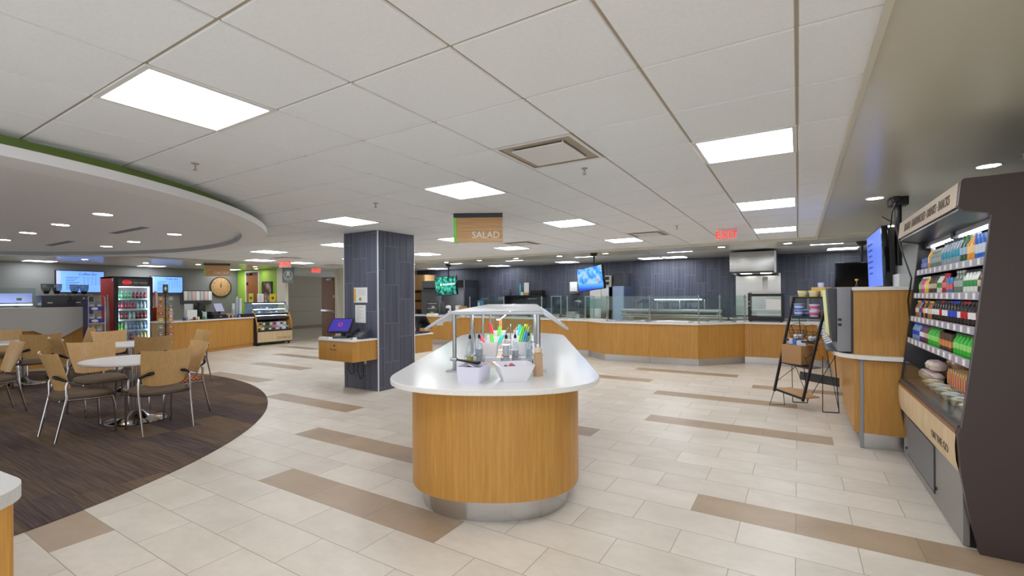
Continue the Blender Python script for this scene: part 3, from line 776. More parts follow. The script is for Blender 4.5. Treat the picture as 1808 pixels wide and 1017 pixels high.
# slab with a cut-out well
bm = bmesh.new()
f = bm.faces.new([bm.verts.new((x, y, ZT)) for x, y in outline(0.76, 0.012, 0.66, 4.5, 0.5)])
WX, WY0, WY1 = 0.29, 0.95, 3.95
for co, no in (((WX, 0, 0), (1, 0, 0)), ((-WX, 0, 0), (1, 0, 0)), ((0, WY0, 0), (0, 1, 0)), ((0, WY1, 0), (0, 1, 0))):
    bmesh.ops.bisect_plane(bm, geom=bm.verts[:] + bm.edges[:] + bm.faces[:], plane_co=co, plane_no=no)
for f in list(bm.faces):
    c = f.calc_center_median()
    if abs(c.x) < WX and WY0 < c.y < WY1: bm.faces.remove(f)
r = bmesh.ops.extrude_face_region(bm, geom=bm.faces[:])
bmesh.ops.translate(bm, verts=[v for v in r['geom'] if isinstance(v, bmesh.types.BMVert)], vec=(0, 0, -0.036))
s = MB(); s.bm.free(); s.bm = bm
slab = s.build('quartz_top', QUARTZ, isl)
bv = slab.modifiers.new('soft_edge', 'BEVEL'); bv.width = 0.004; bv.segments = 2; bv.limit_method = 'ANGLE'; bv.angle_limit = math.radians(60)
w = MB()
w.strip([(-WX, WY0, ZT), (WX, WY0, ZT), (WX, WY1, ZT), (-WX, WY1, ZT), (-WX, WY0, ZT)], [(-WX, WY0, 0.74), (WX, WY0, 0.74), (WX, WY1, 0.74), (-WX, WY1, 0.74), (-WX, WY0, 0.74)])
w.quad((-WX, WY0, 0.76), (WX, WY0, 0.76), (WX, WY1, 0.76), (-WX, WY1, 0.76))
w.build('cold_well', plain('well_white', (226, 230, 236), 0.35), isl, smooth=False)
fr = MB(); e = 0.018
for q in ((-WX - e, WY0 - e, WX + e, WY0 + 0.004), (-WX - e, WY1 - 0.004, WX + e, WY1 + e), (-WX - e, WY0, -WX + 0.004, WY1), (WX - 0.004, WY0, WX + e, WY1)): fr.box(q[0], q[1], ZT - 0.002, q[2], q[3], ZT + 0.006)
for y in (1.55, 2.15, 2.75, 3.35): fr.box(-WX, y - 0.03, ZT - 0.02, WX, y + 0.03, ZT + 0.003)
fr.build('well_rim', plain('well_white', (226, 230, 236), 0.35), isl, smooth=False)
# pans in the wells
PANW = plain('pan_white', (226, 230, 236), 0.3)
for j in range(5):
    ya = WY0 + 0.02 + j * 0.6; yb = ya + 0.53
    for i in range(2):
        xa = -WX + 0.012 + i * 0.285; xb = xa + 0.27
        m = MB(); z0, z1 = 0.78, ZT - 0.012
        m.strip([(xa, ya, z1), (xb, ya, z1), (xb, yb, z1), (xa, yb, z1), (xa, ya, z1)], [(xa + .03, ya + .03, z0), (xb - .03, ya + .03, z0), (xb - .03, yb - .03, z0), (xa + .03, yb - .03, z0), (xa + .03, ya + .03, z0)])
        m.quad((xa + .03, ya + .03, z0), (xb - .03, ya + .03, z0), (xb - .03, yb - .03, z0), (xa + .03, yb - .03, z0))
        m.build('food_pan', plain('pan_grey', (186, 192, 206), 0.3), isl, smooth=False)

# sneeze guard
sg = thing('sneeze_guard', 'aluminium framed glass sneeze guard over the salad bar', 'sneeze guard', (ISL[0], ISL[1], ZT), IY)
PX, PT = 0.323, 1.328 - ZT
ys = (0.75, 1.85, 2.95, 4.05)
wing = [(-0.545, PT - 0.12), (-0.36, PT), (0.36, PT), (0.545, PT - 0.12)]
for y in ys:
    for sx in (-1, 1):
        MB().cyl((sx * PX, y, 0), (sx * PX, y, PT - 0.01), 0.0155, n=14).build('post', ALU, sg)
        if y == ys[0]: MB().box(sx * PX - 0.06, y - 0.055, 0, sx * PX + 0.06, y + 0.055, 0.009, 0.002).build('post_foot', ALU, sg)
        MB().lathe([(0.028, 0), (0.028, 0.012), (0.017, 0.02)], (sx * PX, y, 0.0), 16).build('post_flange', ALU, sg)
    b = MB()
    for (xa, za), (xb, zb) in zip(wing, wing[1:]):
        d = Vector((xb - xa, 0, zb - za)); L = d.length; ang = -math.atan2(d.z, d.x)
        b.ob(((xa + xb) / 2, y, (za + zb) / 2), (L + 0.012, 0.03, 0.022), M=Matrix.Rotation(ang, 4, 'Y'), bev=0.004)
    b.build('frame_arm', ALU, sg)
for sx in (-1, 1):
    MB().box(sx * 0.36 - 0.012, ys[0], PT - 0.008, sx * 0.36 + 0.012, ys[-1], PT + 0.012, 0.003).build('top_rail', ALU, sg)
    g = MB(); g.hexa([(sx * 0.37, ys[0], PT + 0.004), (sx * 0.535, ys[0], PT - 0.106), (sx * 0.535, ys[-1], PT - 0.106), (sx * 0.37, ys[-1], PT + 0.004), (sx * 0.373, ys[0], PT + 0.01), (sx * 0.538, ys[0], PT - 0.1), (sx * 0.538, ys[-1], PT - 0.1), (sx * 0.373, ys[-1], PT + 0.01)])
    g.build('wing_glass', FROST, sg, smooth=False)
MB().box(-0.35, ys[0], PT + 0.011, 0.35, ys[-1], PT + 0.017).build('top_glass', FROST, sg, smooth=False)
MB().box(-0.31, ys[-1] - 0.004, 0.03, 0.31, ys[-1] + 0.004, PT - 0.015).build('end_glass', GLASSG, sg, smooth=False)
MB().box(-0.49, 0.9, PT - 0.10, -0.44, 0.906, PT - 0.06).build('price_tag', PAPER, sg)
# lamp under the guard
lm = thing('guard_lamp', 'slim bright lamp hanging inside the sneeze guard', 'lamp', (ISL[0], ISL[1], ZT), IY)
MB().box(-0.035, 1.2, 0.375, 0.0, 4.0, 0.40, 0.004).build('lamp_body', ALU, lm)
MB().box(-0.03, 1.21, 0.369, -0.005, 3.99, 0.376).build('lamp_tube', plain('guard_led', (240, 247, 255), 0.5, emit=36), lm)
MB().cyl((-0.0175, 1.86, 0.40), (-0.0175, 1.86, PT - 0.011), 0.022, n=12).build('lamp_hanger', CHAR, lm)
MB().cyl((-0.0175, 2.95, 0.40), (-0.0175, 2.95, PT - 0.011), 0.012, n=12).build('lamp_hanger', CHAR, lm)

def iloc(x, y, z=ZT):
    c, s_ = math.cos(IY), math.sin(IY)
    return (ISL[0] + x * c - y * s_, ISL[1] + x * s_ + y * c, z)

def square_bowl(m, w0, w1, h, t=0.006, d0=None, d1=None):
    d0 = d0 or w0; d1 = d1 or w1
    def ring(w, d, z, r=0.22):
        P = []
        for cx, cy, a0 in ((1, 1, 0), (-1, 1, PI / 2), (-1, -1, PI), (1, -1, 3 * PI / 2)):
            rr = min(w, d) * r / 2
            for k in range(5):
                a = a0 + PI / 2 * k / 4
                P.append((cx * (w / 2 - rr) + rr * math.cos(a), cy * (d / 2 - rr) + rr * math.sin(a), z))
        return P
    L = [ring(w0, d0, 0), ring((w0 + w1) / 2 + 0.004, (d0 + d1) / 2 + 0.004, h * 0.5), ring(w1, d1, h), ring(w1 - 2 * t, d1 - 2 * t, h - 0.001), ring((w0 + w1) / 2 - 2 * t, (d0 + d1) / 2 - 2 * t, h * 0.5), ring(w0 - 2 * t, d0 - 2 * t, t)]
    V = [[m.bm.verts.new(p) for p in q] for q in L]; n = len(V[0])
    for A, B in zip(V, V[1:]):
        for k in range(n): m._f([A[k], A[(k + 1) % n], B[(k + 1) % n], B[k]])
    m._f(V[0][::-1]); m._f(V[-1])
    return m
LAV = plain('lavender_white', (224, 222, 240), 0.3)
b1 = tag(square_bowl(MB(), 0.155, 0.175, 0.108, d0=0.20, d1=0.225).build('square_bin', LAV, loc=iloc(-0.125, 0.34), rz=IY - 0.25), 'lavender white rectangular tub at the front of the salad bar', 'tub')
b2 = tag(square_bowl(MB(), 0.155, 0.25, 0.115).build('square_bowl', WHITEG, loc=iloc(0.145, 0.36), rz=IY + 0.28), 'flared square white bowl at the front of the salad bar', 'bowl')
for par, n, z in ((b1, 5, 0.09), (b2, 4, 0.09)):
    for q in range(n):
        x, y = R.uniform(-0.05, 0.05), R.uniform(-0.06, 0.06)
        px, py, pz = par.location
        m = MB(); a = R.uniform(0, 6)
        m.tube([(px + x - 0.035 * math.cos(a), py + y - 0.035 * math.sin(a), pz + z - 0.012), (px + x, py + y, pz + z + 0.008), (px + x + 0.035 * math.cos(a), py + y + 0.035 * math.sin(a), pz + z - 0.006)], 0.012, 7)
        if par is b1: tag(m.build('condiment_packet', plain(['packet_dark', 'packet_grey', 'packet_white'][q % 3], [(60, 56, 66), (150, 150, 160), (220, 220, 224)][q % 3], 0.4)), 'small condiment packet lying in the lavender white tub', 'packet', 'condiment packets in the tub')
        else: tag(m.build('condiment_packet', plain(['packet_red', 'packet_purple'][q % 2], [(206, 60, 80), (110, 80, 120)][q % 2], 0.4)), 'small red or purple packet lying in the flared white bowl', 'packet', 'condiment packets in the bowl')
t = thing('tongs', 'black handled tongs resting across the lavender white tub', 'tongs', iloc(-0.2, 0.43, ZT + 0.112), IY - 0.35)
MB().tube([(-0.08, 0.02, 0.012), (0.02, 0.0, 0.006), (0.12, -0.03, 0.004)], [0.006, 0.007, 0.01], 8).build('tong_arm', BLACK, t)
MB().tube([(-0.08, 0.03, 0.012), (0.02, 0.025, 0.006), (0.12, -0.005, 0.004)], [0.006, 0.007, 0.01], 8).build('tong_arm', BLACK, t)
MB().cyl((-0.125, 0.025, 0.0135), (-0.075, 0.025, 0.0135), 0.013).build('tong_end', ALU, t)

mill = thing('pepper_mill', 'pale wooden pepper mill at the right front of the salad bar', 'pepper mill', iloc(0.315, 0.54))
MB().lathe([(0.037, 0), (0.037, 0.03), (0.033, 0.08), (0.031, 0.115), (0.034, 0.145), (0.036, 0.158), (0.026, 0.166)], n=20).build('mill_body', wood('mill_wood', (184, 146, 112), (214, 178, 142), 0.4), mill)
MB().lathe([(0.02, 0.165), (0.03, 0.17), (0.03, 0.197), (0.02, 0.203), (0.0, 0.203)], n=20).build('mill_head', plain('mill_pale', (226, 204, 176), 0.5), mill)
MB().lathe([(0.006, 0.2), (0.012, 0.21), (0.013, 0.222), (0.0, 0.232)], n=14).build('mill_knob', WHITEG, mill)

# oil and vinegar cruets in wire caddies
CLEARB = glass('bottle_glass', (244, 248, 250), 0.16)
OIL = plain('olive_oil', (196, 186, 20), 0.15)
VIN = plain('clear_vinegar', (206, 210, 222), 0.15)
def cruet(label, x, y, fill, fh):
    t = thing('cruet', label, 'bottle', iloc(x, y, ZT + 0.008), IY, 'cruets on the salad bar')
    MB().lathe([(0.0, 0.0), (0.031, 0.0), (0.032, 0.01), (0.032, 0.12), (0.028, 0.145), (0.013, 0.18), (0.012, 0.205), (0.015, 0.208)], n=16, sq=0.0).build('glass_bottle', CLEARB, t)
    MB().lathe([(0.0, 0.004), (0.028, 0.004), (0.028, fh), (0.0, fh)], n=16).build('liquid', fill, t)
    MB().lathe([(0.012, 0.205), (0.0125, 0.212), (0.011, 0.228), (0.006, 0.238)], n=12).build('stopper', BLACK, t)
    MB().tube([(0, 0, 0.235), (0, 0, 0.265), (0.008, -0.004, 0.285), (0.022, -0.01, 0.3)], [0.006, 0.005, 0.004, 0.003], 8).build('pourer', ALU, t)
    return t
cruet('cruet of yellow olive oil, leftmost bottle inside the guard', -0.255, 1.15, OIL, 0.05)
cruet('clear cruet just right of the olive oil', -0.18, 1.2, plain('pale_oil', (190, 200, 216), 0.15), 0.11)
cruet('frosty white cruet, left one of the right pair', 0.055, 1.15, plain('white_dressing', (232, 230, 240), 0.3), 0.15)
cruet('clear vinegar cruet, right one of the right pair', 0.13, 1.2, VIN, 0.1)
cruet('tall clear glass bottle against the right guard posts', 0.245, 1.42, plain('faint_water', (190, 206, 220), 0.15), 0.09)
for lab, x, y in (('wire caddy with loop handle holding the left cruets', -0.2175, 1.175), ('wire caddy with loop handle holding the right cruets', 0.0925, 1.175)):
    t = thing('cruet_caddy', lab, 'caddy', iloc(x, y, ZT + 0.0045), IY, 'cruet caddies')
    m = MB()
    m.tube([(-0.08, -0.055, 0.003), (0.08, -0.055, 0.003), (0.08, 0.055, 0.003), (-0.08, 0.055, 0.003)], 0.0025, 6, closed=True)
    m.tube([(-0.08, -0.055, 0.06), (0.08, -0.055, 0.06), (0.08, 0.055, 0.06), (-0.08, 0.055, 0.06)], 0.0025, 6, closed=True)
    for sx in (-1, 1):
        for sy in (-1, 1): m.cyl((sx * 0.08, sy * 0.055, 0.003), (sx * 0.08, sy * 0.055, 0.06), 0.0025, n=6)
    m.build('wire_basket', CHROME, t)
    MB().tube([(0, -0.055, 0.06), (0, -0.03, 0.22), (0, -0.015, 0.33), (0, 0.0, 0.345), (0, 0.015, 0.33), (0, 0.03, 0.22), (0, 0.055, 0.06)], 0.003, 6).build('loop_handle', CHROME, t)

# white bins with coloured tongs
def spoon(label, x, y, z, dx, dy, L, m1):
    a = Vector(iloc(x, y, z)); d = Vector(iloc(x + dx, y + dy, z + L)) - a
    t = thing('serving_tongs', label, 'tongs', a, 0, 'coloured serving tongs on the salad bar')
    s_ = Vector((0.012, 0.006, 0))
    MB().tube([(0, 0, 0), d * 0.5, d], [0.005, 0.009, 0.011], 8).build('tong_arm', m1, t)
    MB().tube([s_ * 0.4, d * 0.5 + s_ * 1.6, d + s_ * 1.2], [0.005, 0.009, 0.011], 8).build('tong_arm', m1, t)
GRN = plain('tong_green', (110, 205, 70), 0.4); REDT = plain('tong_red', (226, 66, 84), 0.4); TEAL = plain('tong_teal', (70, 200, 190), 0.4); YEL = plain('tong_yellow', (232, 220, 70), 0.4); BLU = plain('tong_blue', (80, 150, 210), 0.4); ORG = plain('tong_orange', (230, 140, 90), 0.4)
bins = [(-0.125, 1.62, 'nearest left'), (0.17, 1.66, 'nearest right'), (-0.13, 2.3, 'second left'), (0.14, 2.35, 'second right'), (-0.12, 3.0, 'third left'), (0.14, 3.05, 'third right')]
for x, y, l in bins:
    b = tag(square_bowl(MB(), 0.13, 0.17, 0.14).build('salad_bin', WHITEG, loc=iloc(x, y, ZT + 0.003), rz=IY), '%s white square bin inside the sneeze guard' % l, 'bin', 'white bins inside the sneeze guard')
for l, x, y, dx, dy, L, m1 in (('red tongs lying over the nearest left white bin', -0.15, 1.63, -0.09, 0.05, 0.085, REDT), ('green tongs in the nearest left white bin', -0.10, 1.6, -0.02, 0.05, 0.10, GRN), ('teal tongs right of the nearest left white bin', -0.09, 1.66, 0.08, 0.03, 0.09, TEAL),
                               ('long green tongs leaning in the nearest right bin', 0.13, 1.66, 0.06, 0.04, 0.17, GRN), ('yellow tongs leaning in the nearest right bin', 0.16, 1.68, 0.06, 0.06, 0.19, YEL), ('blue tongs in the nearest right bin', 0.17, 1.63, 0.05, 0.02, 0.13, BLU), ('bright green tongs at the right guard post', 0.2, 1.65, 0.045, 0.02, 0.14, GRN),
                               ('red tongs in the second left white bin', -0.15, 2.3, -0.04, 0.04, 0.16, REDT), ('pale green tongs in the second left white bin', -0.11, 2.3, 0.03, 0.04, 0.13, GRN), ('teal tongs in the second right white bin', 0.12, 2.34, 0.02, 0.02, 0.15, TEAL), ('orange tongs in the third left white bin', -0.12, 3.0, 0.0, 0.04, 0.17, ORG)):
    spoon(l, x, y, ZT + 0.06, dx, dy, L + 0.05, m1)

# ================================================================ TABLES AND CHAIRS
def table(label, x, y, r=0.52):
    t = thing('cafe_table', label, 'table', (x, y, 0.006), 0.3, 'round cafe tables')
    MB().lathe([(0.0, 0.705), (r - 0.01, 0.705), (r, 0.712), (r, 0.728), (r - 0.006, 0.735), (0.0, 0.735)], n=64).build('table_top', LAMINATE, t)
    MB().lathe([(0.05, 0.06), (0.05, 0.69), (0.14, 0.70), (0.14, 0.705)], n=24).build('pedestal', steel('pedestal_steel', (176, 172, 168), 0.22), t)
    MB().lathe([(0.30, 0.0), (0.305, 0.008), (0.30, 0.016), (0.2, 0.03), (0.12, 0.055), (0.075, 0.1), (0.052, 0.125)], n=40).build('chrome_base', CHROME, t)
    return t
T1 = table('nearest round white cafe table', -6.75, 2.40)
T2 = dup(T1, (-9.15, 3.2, 0.006), 0, 'round white cafe table in front of the red drinks fridge')
T3 = dup(T1, (-11.3, 2.4, 0.006), 0, 'round white cafe table at the left picture edge')
T4 = dup(T1, (-9.0, 0.62, 0.006), 0, 'round cafe table just outside the left picture edge')
for x, y, l in ((-6.35, 2.62, 'small wooden card block on the nearest round table'), (-9.0, 3.5, 'small wooden card block on the table before the fridge'), (-11.0, 2.55, 'small wooden card block on the far left table')):
    t = thing('card_holder', l, 'card holder', (x, y, 0.741), 0.5, 'wooden card blocks')
    MB().box(-0.055, -0.035, 0, 0.055, 0.035, 0.085, 0.003).build('wooden_block', MAPLE, t)
    MB().box(-0.045, -0.0365, 0.012, 0.045, -0.0345, 0.07).build('card', KRAFT, t)

def chair(label, x, y, rz, seat=UPH):
    """faces local +Y"""
    t = thing('cafe_chair', label, 'chair', (x, y, 0.006), rz, 'cafe chairs')
    # curved plywood back
    n, rows = 12, 8
    F, B = [], []
    for j in range(rows + 1):
        v = j / rows; zz = 0.50 + 0.385 * v; yy = -0.185 - 0.095 * v - 0.02 * v * v
        rf, rb = [], []
        for i in range(n + 1):
            u = i / n * 2 - 1
            hw = 0.215 + 0.035 * v - 0.02 * (1 - v) ** 3
            dz = 0.012 * (1 - abs(u)) * 0 - (0.03 * (abs(u) ** 4) * (1 - v) ** 2 * -1)
            top = 0.018 * (u * u) * v ** 3
            curve = 0.055 * (u * u)
            rf.append((u * hw, yy + curve, zz + top + dz)); rb.append((u * hw, yy + curve - 0.012, zz + top + dz))
        F.append(rf); B.append(rb)
    m = MB()
    vf = [[m.bm.verts.new(p) for p in r_] for r_ in F]; vb = [[m.bm.verts.new(p) for p in r_] for r_ in B]
    for j in range(rows):
        for i in range(n):
            m._f([vf[j][i], vf[j][i + 1], vf[j + 1][i + 1], vf[j + 1][i]]); m._f([vb[j][i + 1], vb[j][i], vb[j + 1][i], vb[j + 1][i + 1]])
    for i in range(n):
        m._f([vf[0][i + 1], vf[0][i], vb[0][i], vb[0][i + 1]]); m._f([vf[rows][i], vf[rows][i + 1], vb[rows][i + 1], vb[rows][i]])
    for j in range(rows):
        m._f([vf[j][0], vf[j + 1][0], vb[j + 1][0], vb[j][0]]); m._f([vf[j + 1][n], vf[j][n], vb[j][n], vb[j + 1][n]])
    m.build('backrest', MAPLE, t)
    # seat cushion: superellipse pad with waterfall front
    pad = MB(); rings = []
    for z, g in ((0.408, -0.03), (0.414, -0.004), (0.44, 0.004), (0.468, -0.008), (0.482, -0.045), (0.486, -0.14)):
        ring = []
        for k in range(36):
            a = 2 * PI * k / 36; c, s_ = math.cos(a), math.sin(a)
            px = math.copysign(abs(c) ** 0.55, c) * (0.235 + g); py = math.copysign(abs(s_) ** 0.6, s_) * (0.24 + g) + 0.02
            dz = -0.02 * max(0, (py - 0.12) / 0.14) ** 2 * (1 if z > 0.43 else 0.6) - 0.008 * (1 - (px / 0.25) ** 2) * (z > 0.45)
            ring.append(pad.bm.verts.new((px, py, z + dz)))
        rings.append(ring)
    for A, Bq in zip(rings, rings[1:]):
        for k in range(36): pad._f([A[k], A[(k + 1) % 36], Bq[(k + 1) % 36], Bq[k]])
    pad._f(rings[0][::-1]); pad._f(rings[-1]); pad.build('seat', seat, t)
    sp = MB(); sp.box(-0.215, -0.2, 0.402, 0.215, 0.225, 0.416, 0.004); sp.build('seat_shell', BLACK, t)
    for sx in (-1, 1):
        rl = MB(); rl.tube([(sx * 0.24, -0.265, 0.0), (sx * 0.243, -0.215, 0.24), (sx * 0.245, -0.175, 0.44), (sx * 0.243, -0.178, 0.56), (sx * 0.238, -0.165, 0.605)], [0.0105, 0.0115, 0.0125, 0.0125, 0.011], 10)
        rl.build('rear_leg', CHROME, t)
        fl_ = MB(); fl_.tube([(sx * 0.215, 0.235, 0.0), (sx * 0.22, 0.225, 0.3), (sx * 0.225, 0.2, 0.405)], 0.0115, 10); fl_.build('front_leg', CHROME, t)
        sr = MB(); sr.tube([(sx * 0.225, 0.21, 0.398), (sx * 0.232, 0.0, 0.4), (sx * 0.243, -0.18, 0.415)], 0.0105, 8); sr.build('side_rail', CHROME, t)
        br = MB(); br.tube([(sx * 0.238, -0.165, 0.605), (sx * 0.205, -0.215, 0.632), (sx * 0.165, -0.235, 0.648), (sx * 0.13, -0.245, 0.655)], [0.011, 0.013, 0.019, 0.015], 10); br.build('back_bracket', BLACKG, t)
    cr = MB(); cr.tube([(-0.225, 0.1, 0.398), (0.225, 0.1, 0.398)], 0.008, 8); cr.build('cross_bar', CHROME, t)
    return t
# red checked fabric for one chair
def check_mat():
    m, nt, b = newmat('red_patterned_fabric'); t = NT(nt)
    tc = t.n('ShaderNodeTexCoord'); ck = t.n('ShaderNodeTexChecker'); ck.inputs['Scale'].default_value = 42
    ck.inputs['Color1'].default_value = (*lin((150, 60, 40)), 1); ck.inputs['Color2'].default_value = (*lin((196, 150, 110)), 1)
    t.l(tc.outputs['Object'], ck.inputs['Vector']); t.l(ck.outputs['Color'], b.inputs['Base Color']); setp(b, rough=0.9)
    return m
ch = chair('cafe chair with its back to us at the right of the nearest table', -6.12, 2.375, PI / 2)
for l, x, y, rz in (('cafe chair side on at the left of the nearest table', -6.61, 1.845, 0.02),
                    ('cafe chair tucked behind the nearest table, facing us', -7.62, 2.32, -PI / 2 + 0.03),
                    ('cafe chair with dark back turned to us at the table before the fridge', -8.42, 3.12, PI / 2 + 0.05),
                    ('cafe chair at the far side of the table before the fridge', -10.0, 3.25, -PI / 2),
                    ('cafe chair at the left side of the table before the fridge', -9.1, 2.52, 0.0),
                    ('cafe chair beyond the patterned one, right side of the fridge table', -8.95, 3.92, PI),
                    ('cafe chair with its broad back to us at the far left table', -10.62, 2.42, PI / 2 + 0.03),
                    ('cafe chair side on at the right of the far left table', -11.35, 3.08, PI - 0.1),
                    ('cafe chair at the far side of the far left table', -12.2, 2.4, -PI / 2),
                    ('cafe chair at the left picture edge with seat turned away', -8.74, 1.575, PI + 0.05)):
    dup(ch, (x, y, 0.006), rz, l)
chair('cafe chair with a red patterned seat right of the nearest table', -6.66, 2.80, PI - 0.04, check_mat())

# counter corner in the left foreground
def rr(x0, y0, x1, y1, r):
    P = []
    for cx, cy, a0 in ((x1 - r, y1 - r, 0), (x0 + r, y1 - r, PI / 2), (x0 + r, y0 + r, PI), (x1 - r, y0 + r, 1.5 * PI)):
        for k in range(9): P.append((cx + r * math.cos(a0 + PI / 2 * k / 8), cy + r * math.sin(a0 + PI / 2 * k / 8)))
    return P
fc = thing('foreground_counter', 'corner of a grey quartz topped oak counter in the left foreground', 'counter', (-2.6, 0.1, 0), 0.1)
MB().prism(rr(-2.0, -1.2, 0.668, 0.295, 0.17), ZT - 0.042, ZT).build('quartz_top', QUARTZG, fc)
MB().prism(rr(-2.0, -1.2, 0.625, 0.25, 0.02), 0.1, ZT - 0.042).build('oak_base', OAK, fc)
MB().prism(rr(-1.95, -1.15, 0.54, 0.18, 0.02), 0.0, 0.1).build('toe_kick', STEELX, fc)

# ================================================================ SERVING COUNTER
WF = [(-11.85, 10.95), (-9.75, 11.0), (-8.0, 11.02), (-5.95, 10.9), (-4.88, 10.56), (-4.33, 10.54), (-3.75, 10.05), (-2.74, 10.09), (-1.75, 10.15), (-0.98, 11.06), (-0.02, 11.12), (0.95, 11.2)]
seg_label = ['oak counter front at the far left below the tall fridge', 'oak counter front seen through the left guard posts', 'oak counter front behind the salad bar sneeze guard', 'oak counter front just right of the sneeze guard',
             'narrow oak counter front where the counter begins to bulge', 'angled oak counter front on the left of the bulge', 'left long oak front of the bulging counter', 'right long oak front of the bulging counter',
             'dark angled oak front on the right of the bulge', 'oak counter front under the black food warmer', 'oak counter front behind the black display rack']
for (a, b), l in zip(zip(WF, WF[1:]), seg_label):
    t = thing('serving_cabinet', l, 'cabinet', ((a[0] + b[0]) / 2, (a[1] + b[1]) / 2, 0), 0, 'oak servery counter units')
    d = Vector((b[0] - a[0], b[1] - a[1], 0)).normalized() * 0.002
    A, B = Vector((*a, 0)) + d, Vector((*b, 0)) - d
    up = Vector((0, 0.72, 0))
    q = lambda z, off: [tuple(p + Vector((0, off, z))) for p in (A, B)] + [tuple(p + up + Vector((0, 0, z))) for p in (B, A)]
    att(MB().hexa(q(0.15, 0) + q(0.848, 0)).build('oak_panel', OAK, smooth=False), t)
    att(MB().hexa(q(0, 0.05) + q(0.15, 0.05)).build('toe_kick', STEELX, smooth=False), t)
wt = MB(); wt.prism([(x, y - 0.035) for x, y in WF] + [(x, y + 0.8) for x, y in WF[::-1]], 0.848, ZT)
tag(wt.build('serving_worktop', QUARTZ, smooth=False), 'long pale quartz worktop of the servery counter', 'worktop')

# hot and cold wells set on the worktop
def well(label, x0, x1, y0, y1):
    t = thing('food_well', label, 'food well', ((x0 + x1) / 2, (y0 + y1) / 2, ZT), 0, 'food wells in the servery worktop')
    w, h = (x1 - x0) / 2, (y1 - y0) / 2
    f = MB(); f.box(-w, -h, 0, w, -h + 0.04, 0.012); f.box(-w, h - 0.04, 0, w, h, 0.012); f.box(-w, -h, 0, -w + 0.04, h, 0.012); f.box(w - 0.04, -h, 0, w, h, 0.012)
    f.build('well_rim', ALU, t, smooth=False)
    n = max(1, int((x1 - x0) / 0.36))
    for k in range(n):
        a = -w + 0.05 + k * (2 * w - 0.1) / n; b = a + (2 * w - 0.1) / n - 0.02
        MB().box(a, -h + 0.05, 0.001, b, h - 0.05, 0.006).box(a + 0.02, -h + 0.07, 0.006, b - 0.02, h - 0.07, 0.022, 0.006).build('pan_lid', STEELX, t)
well('steel food well left of the bulge under the glass guard', -3.6, -2.85, 10.4, 10.78)
well('steel food well in the middle of the bulging counter', -2.65, -1.95, 10.42, 10.8)
well('steel food well at the right of the bulging counter', -1.72, -1.15, 10.95, 11.3)
well('steel food well behind the right end of the salad bar', -5.9, -4.95, 11.1, 11.5)
well('steel food well behind the salad bar sneeze guard', -7.8, -6.3, 11.2, 11.6)
tag(MB().box(-2.62, 10.18, ZT, -1.95, 10.38, ZT + 0.03, 0.01).build('serving_tray', WHITE), 'white tray lying on the counter behind the middle guard post', 'tray')
tag(square_bowl(MB(), 0.3, 0.36, 0.06, d0=0.2, d1=0.25).build('napkin_tray', WHITE, loc=(-1.95, 10.32, ZT + 0.001)), 'small white dish by the front corner guard post', 'dish') if False else None

GPT = []
GP = [(-8.35, 11.2), (-7.15, 11.2), (-5.85, 11.05), (-4.95, 10.72), (-3.72, 10.2), (-2.76, 10.23), (-1.77, 10.31), (-1.42, 10.74), (-0.98, 11.2)]
gl = ['far left guard post behind the salad sneeze guard', 'second guard post from the left of the servery', 'guard post behind the right wing of the salad guard', 'guard post left of the steel pass frame', 'guard post below the blue screen', 'guard post in the middle of the bulging counter', 'guard post at the front corner of the bulge', 'guard post on the right angled side of the bulge', 'guard post beside the black food warmer']
for (x, y), l in zip(GP, gl):
    t = thing('guard_post', 'slim steel ' + l, 'guard post', (x, y, ZT), 0, 'steel guard posts on the servery counter'); GPT.append(t)
    MB().cyl((0, 0, 0), (0, 0, 0.58), 0.016, n=12).build('post', ALU, t)
    MB().lathe([(0.035, 0), (0.035, 0.008), (0.018, 0.014)], n=14).build('post_foot', ALU, t)
    for z in (0.08, 0.53):
        MB().ob((0, 0, z), (0.075, 0.02, 0.022), -0.2 if x < -1.8 else 0.7).build('glass_clip', ALU, t)
for (a, b), l in zip(zip(GP, GP[1:]), ['far left', 'second', 'third', 'fourth', 'left bulge', 'middle left', 'middle right', 'right angled']) if False else []: pass
pane_l = ['behind the left of the salad sneeze guard', 'behind the middle of the salad sneeze guard', 'right of the salad sneeze guard wing', 'left of the post below the blue screen', 'left of the middle guard post', 'right of the middle guard post', 'on the angled side nearest the corner', 'on the angled side by the black food warmer']
for (a, b), l in zip(zip(GP, GP[1:]), pane_l):
    A, B = Vector((*a, 0)), Vector((*b, 0)); d = (B - A).normalized()
    A += d * 0.03; B -= d * 0.03; nrm = Vector((-d.y, d.x, 0)) * 0.004
    z0, z1 = ZT + 0.05, ZT + 0.565
    m = MB(); m.hexa([A - nrm + Vector((0, 0, z0)), B - nrm + Vector((0, 0, z0)), B + nrm + Vector((0, 0, z0)), A + nrm + Vector((0, 0, z0)), A - nrm + Vector((0, 0, z1)), B - nrm + Vector((0, 0, z1)), B + nrm + Vector((0, 0, z1)), A + nrm + Vector((0, 0, z1))])
    att(m.build('glass_pane', GLASSG, smooth=False), GPT[GP.index(a)])

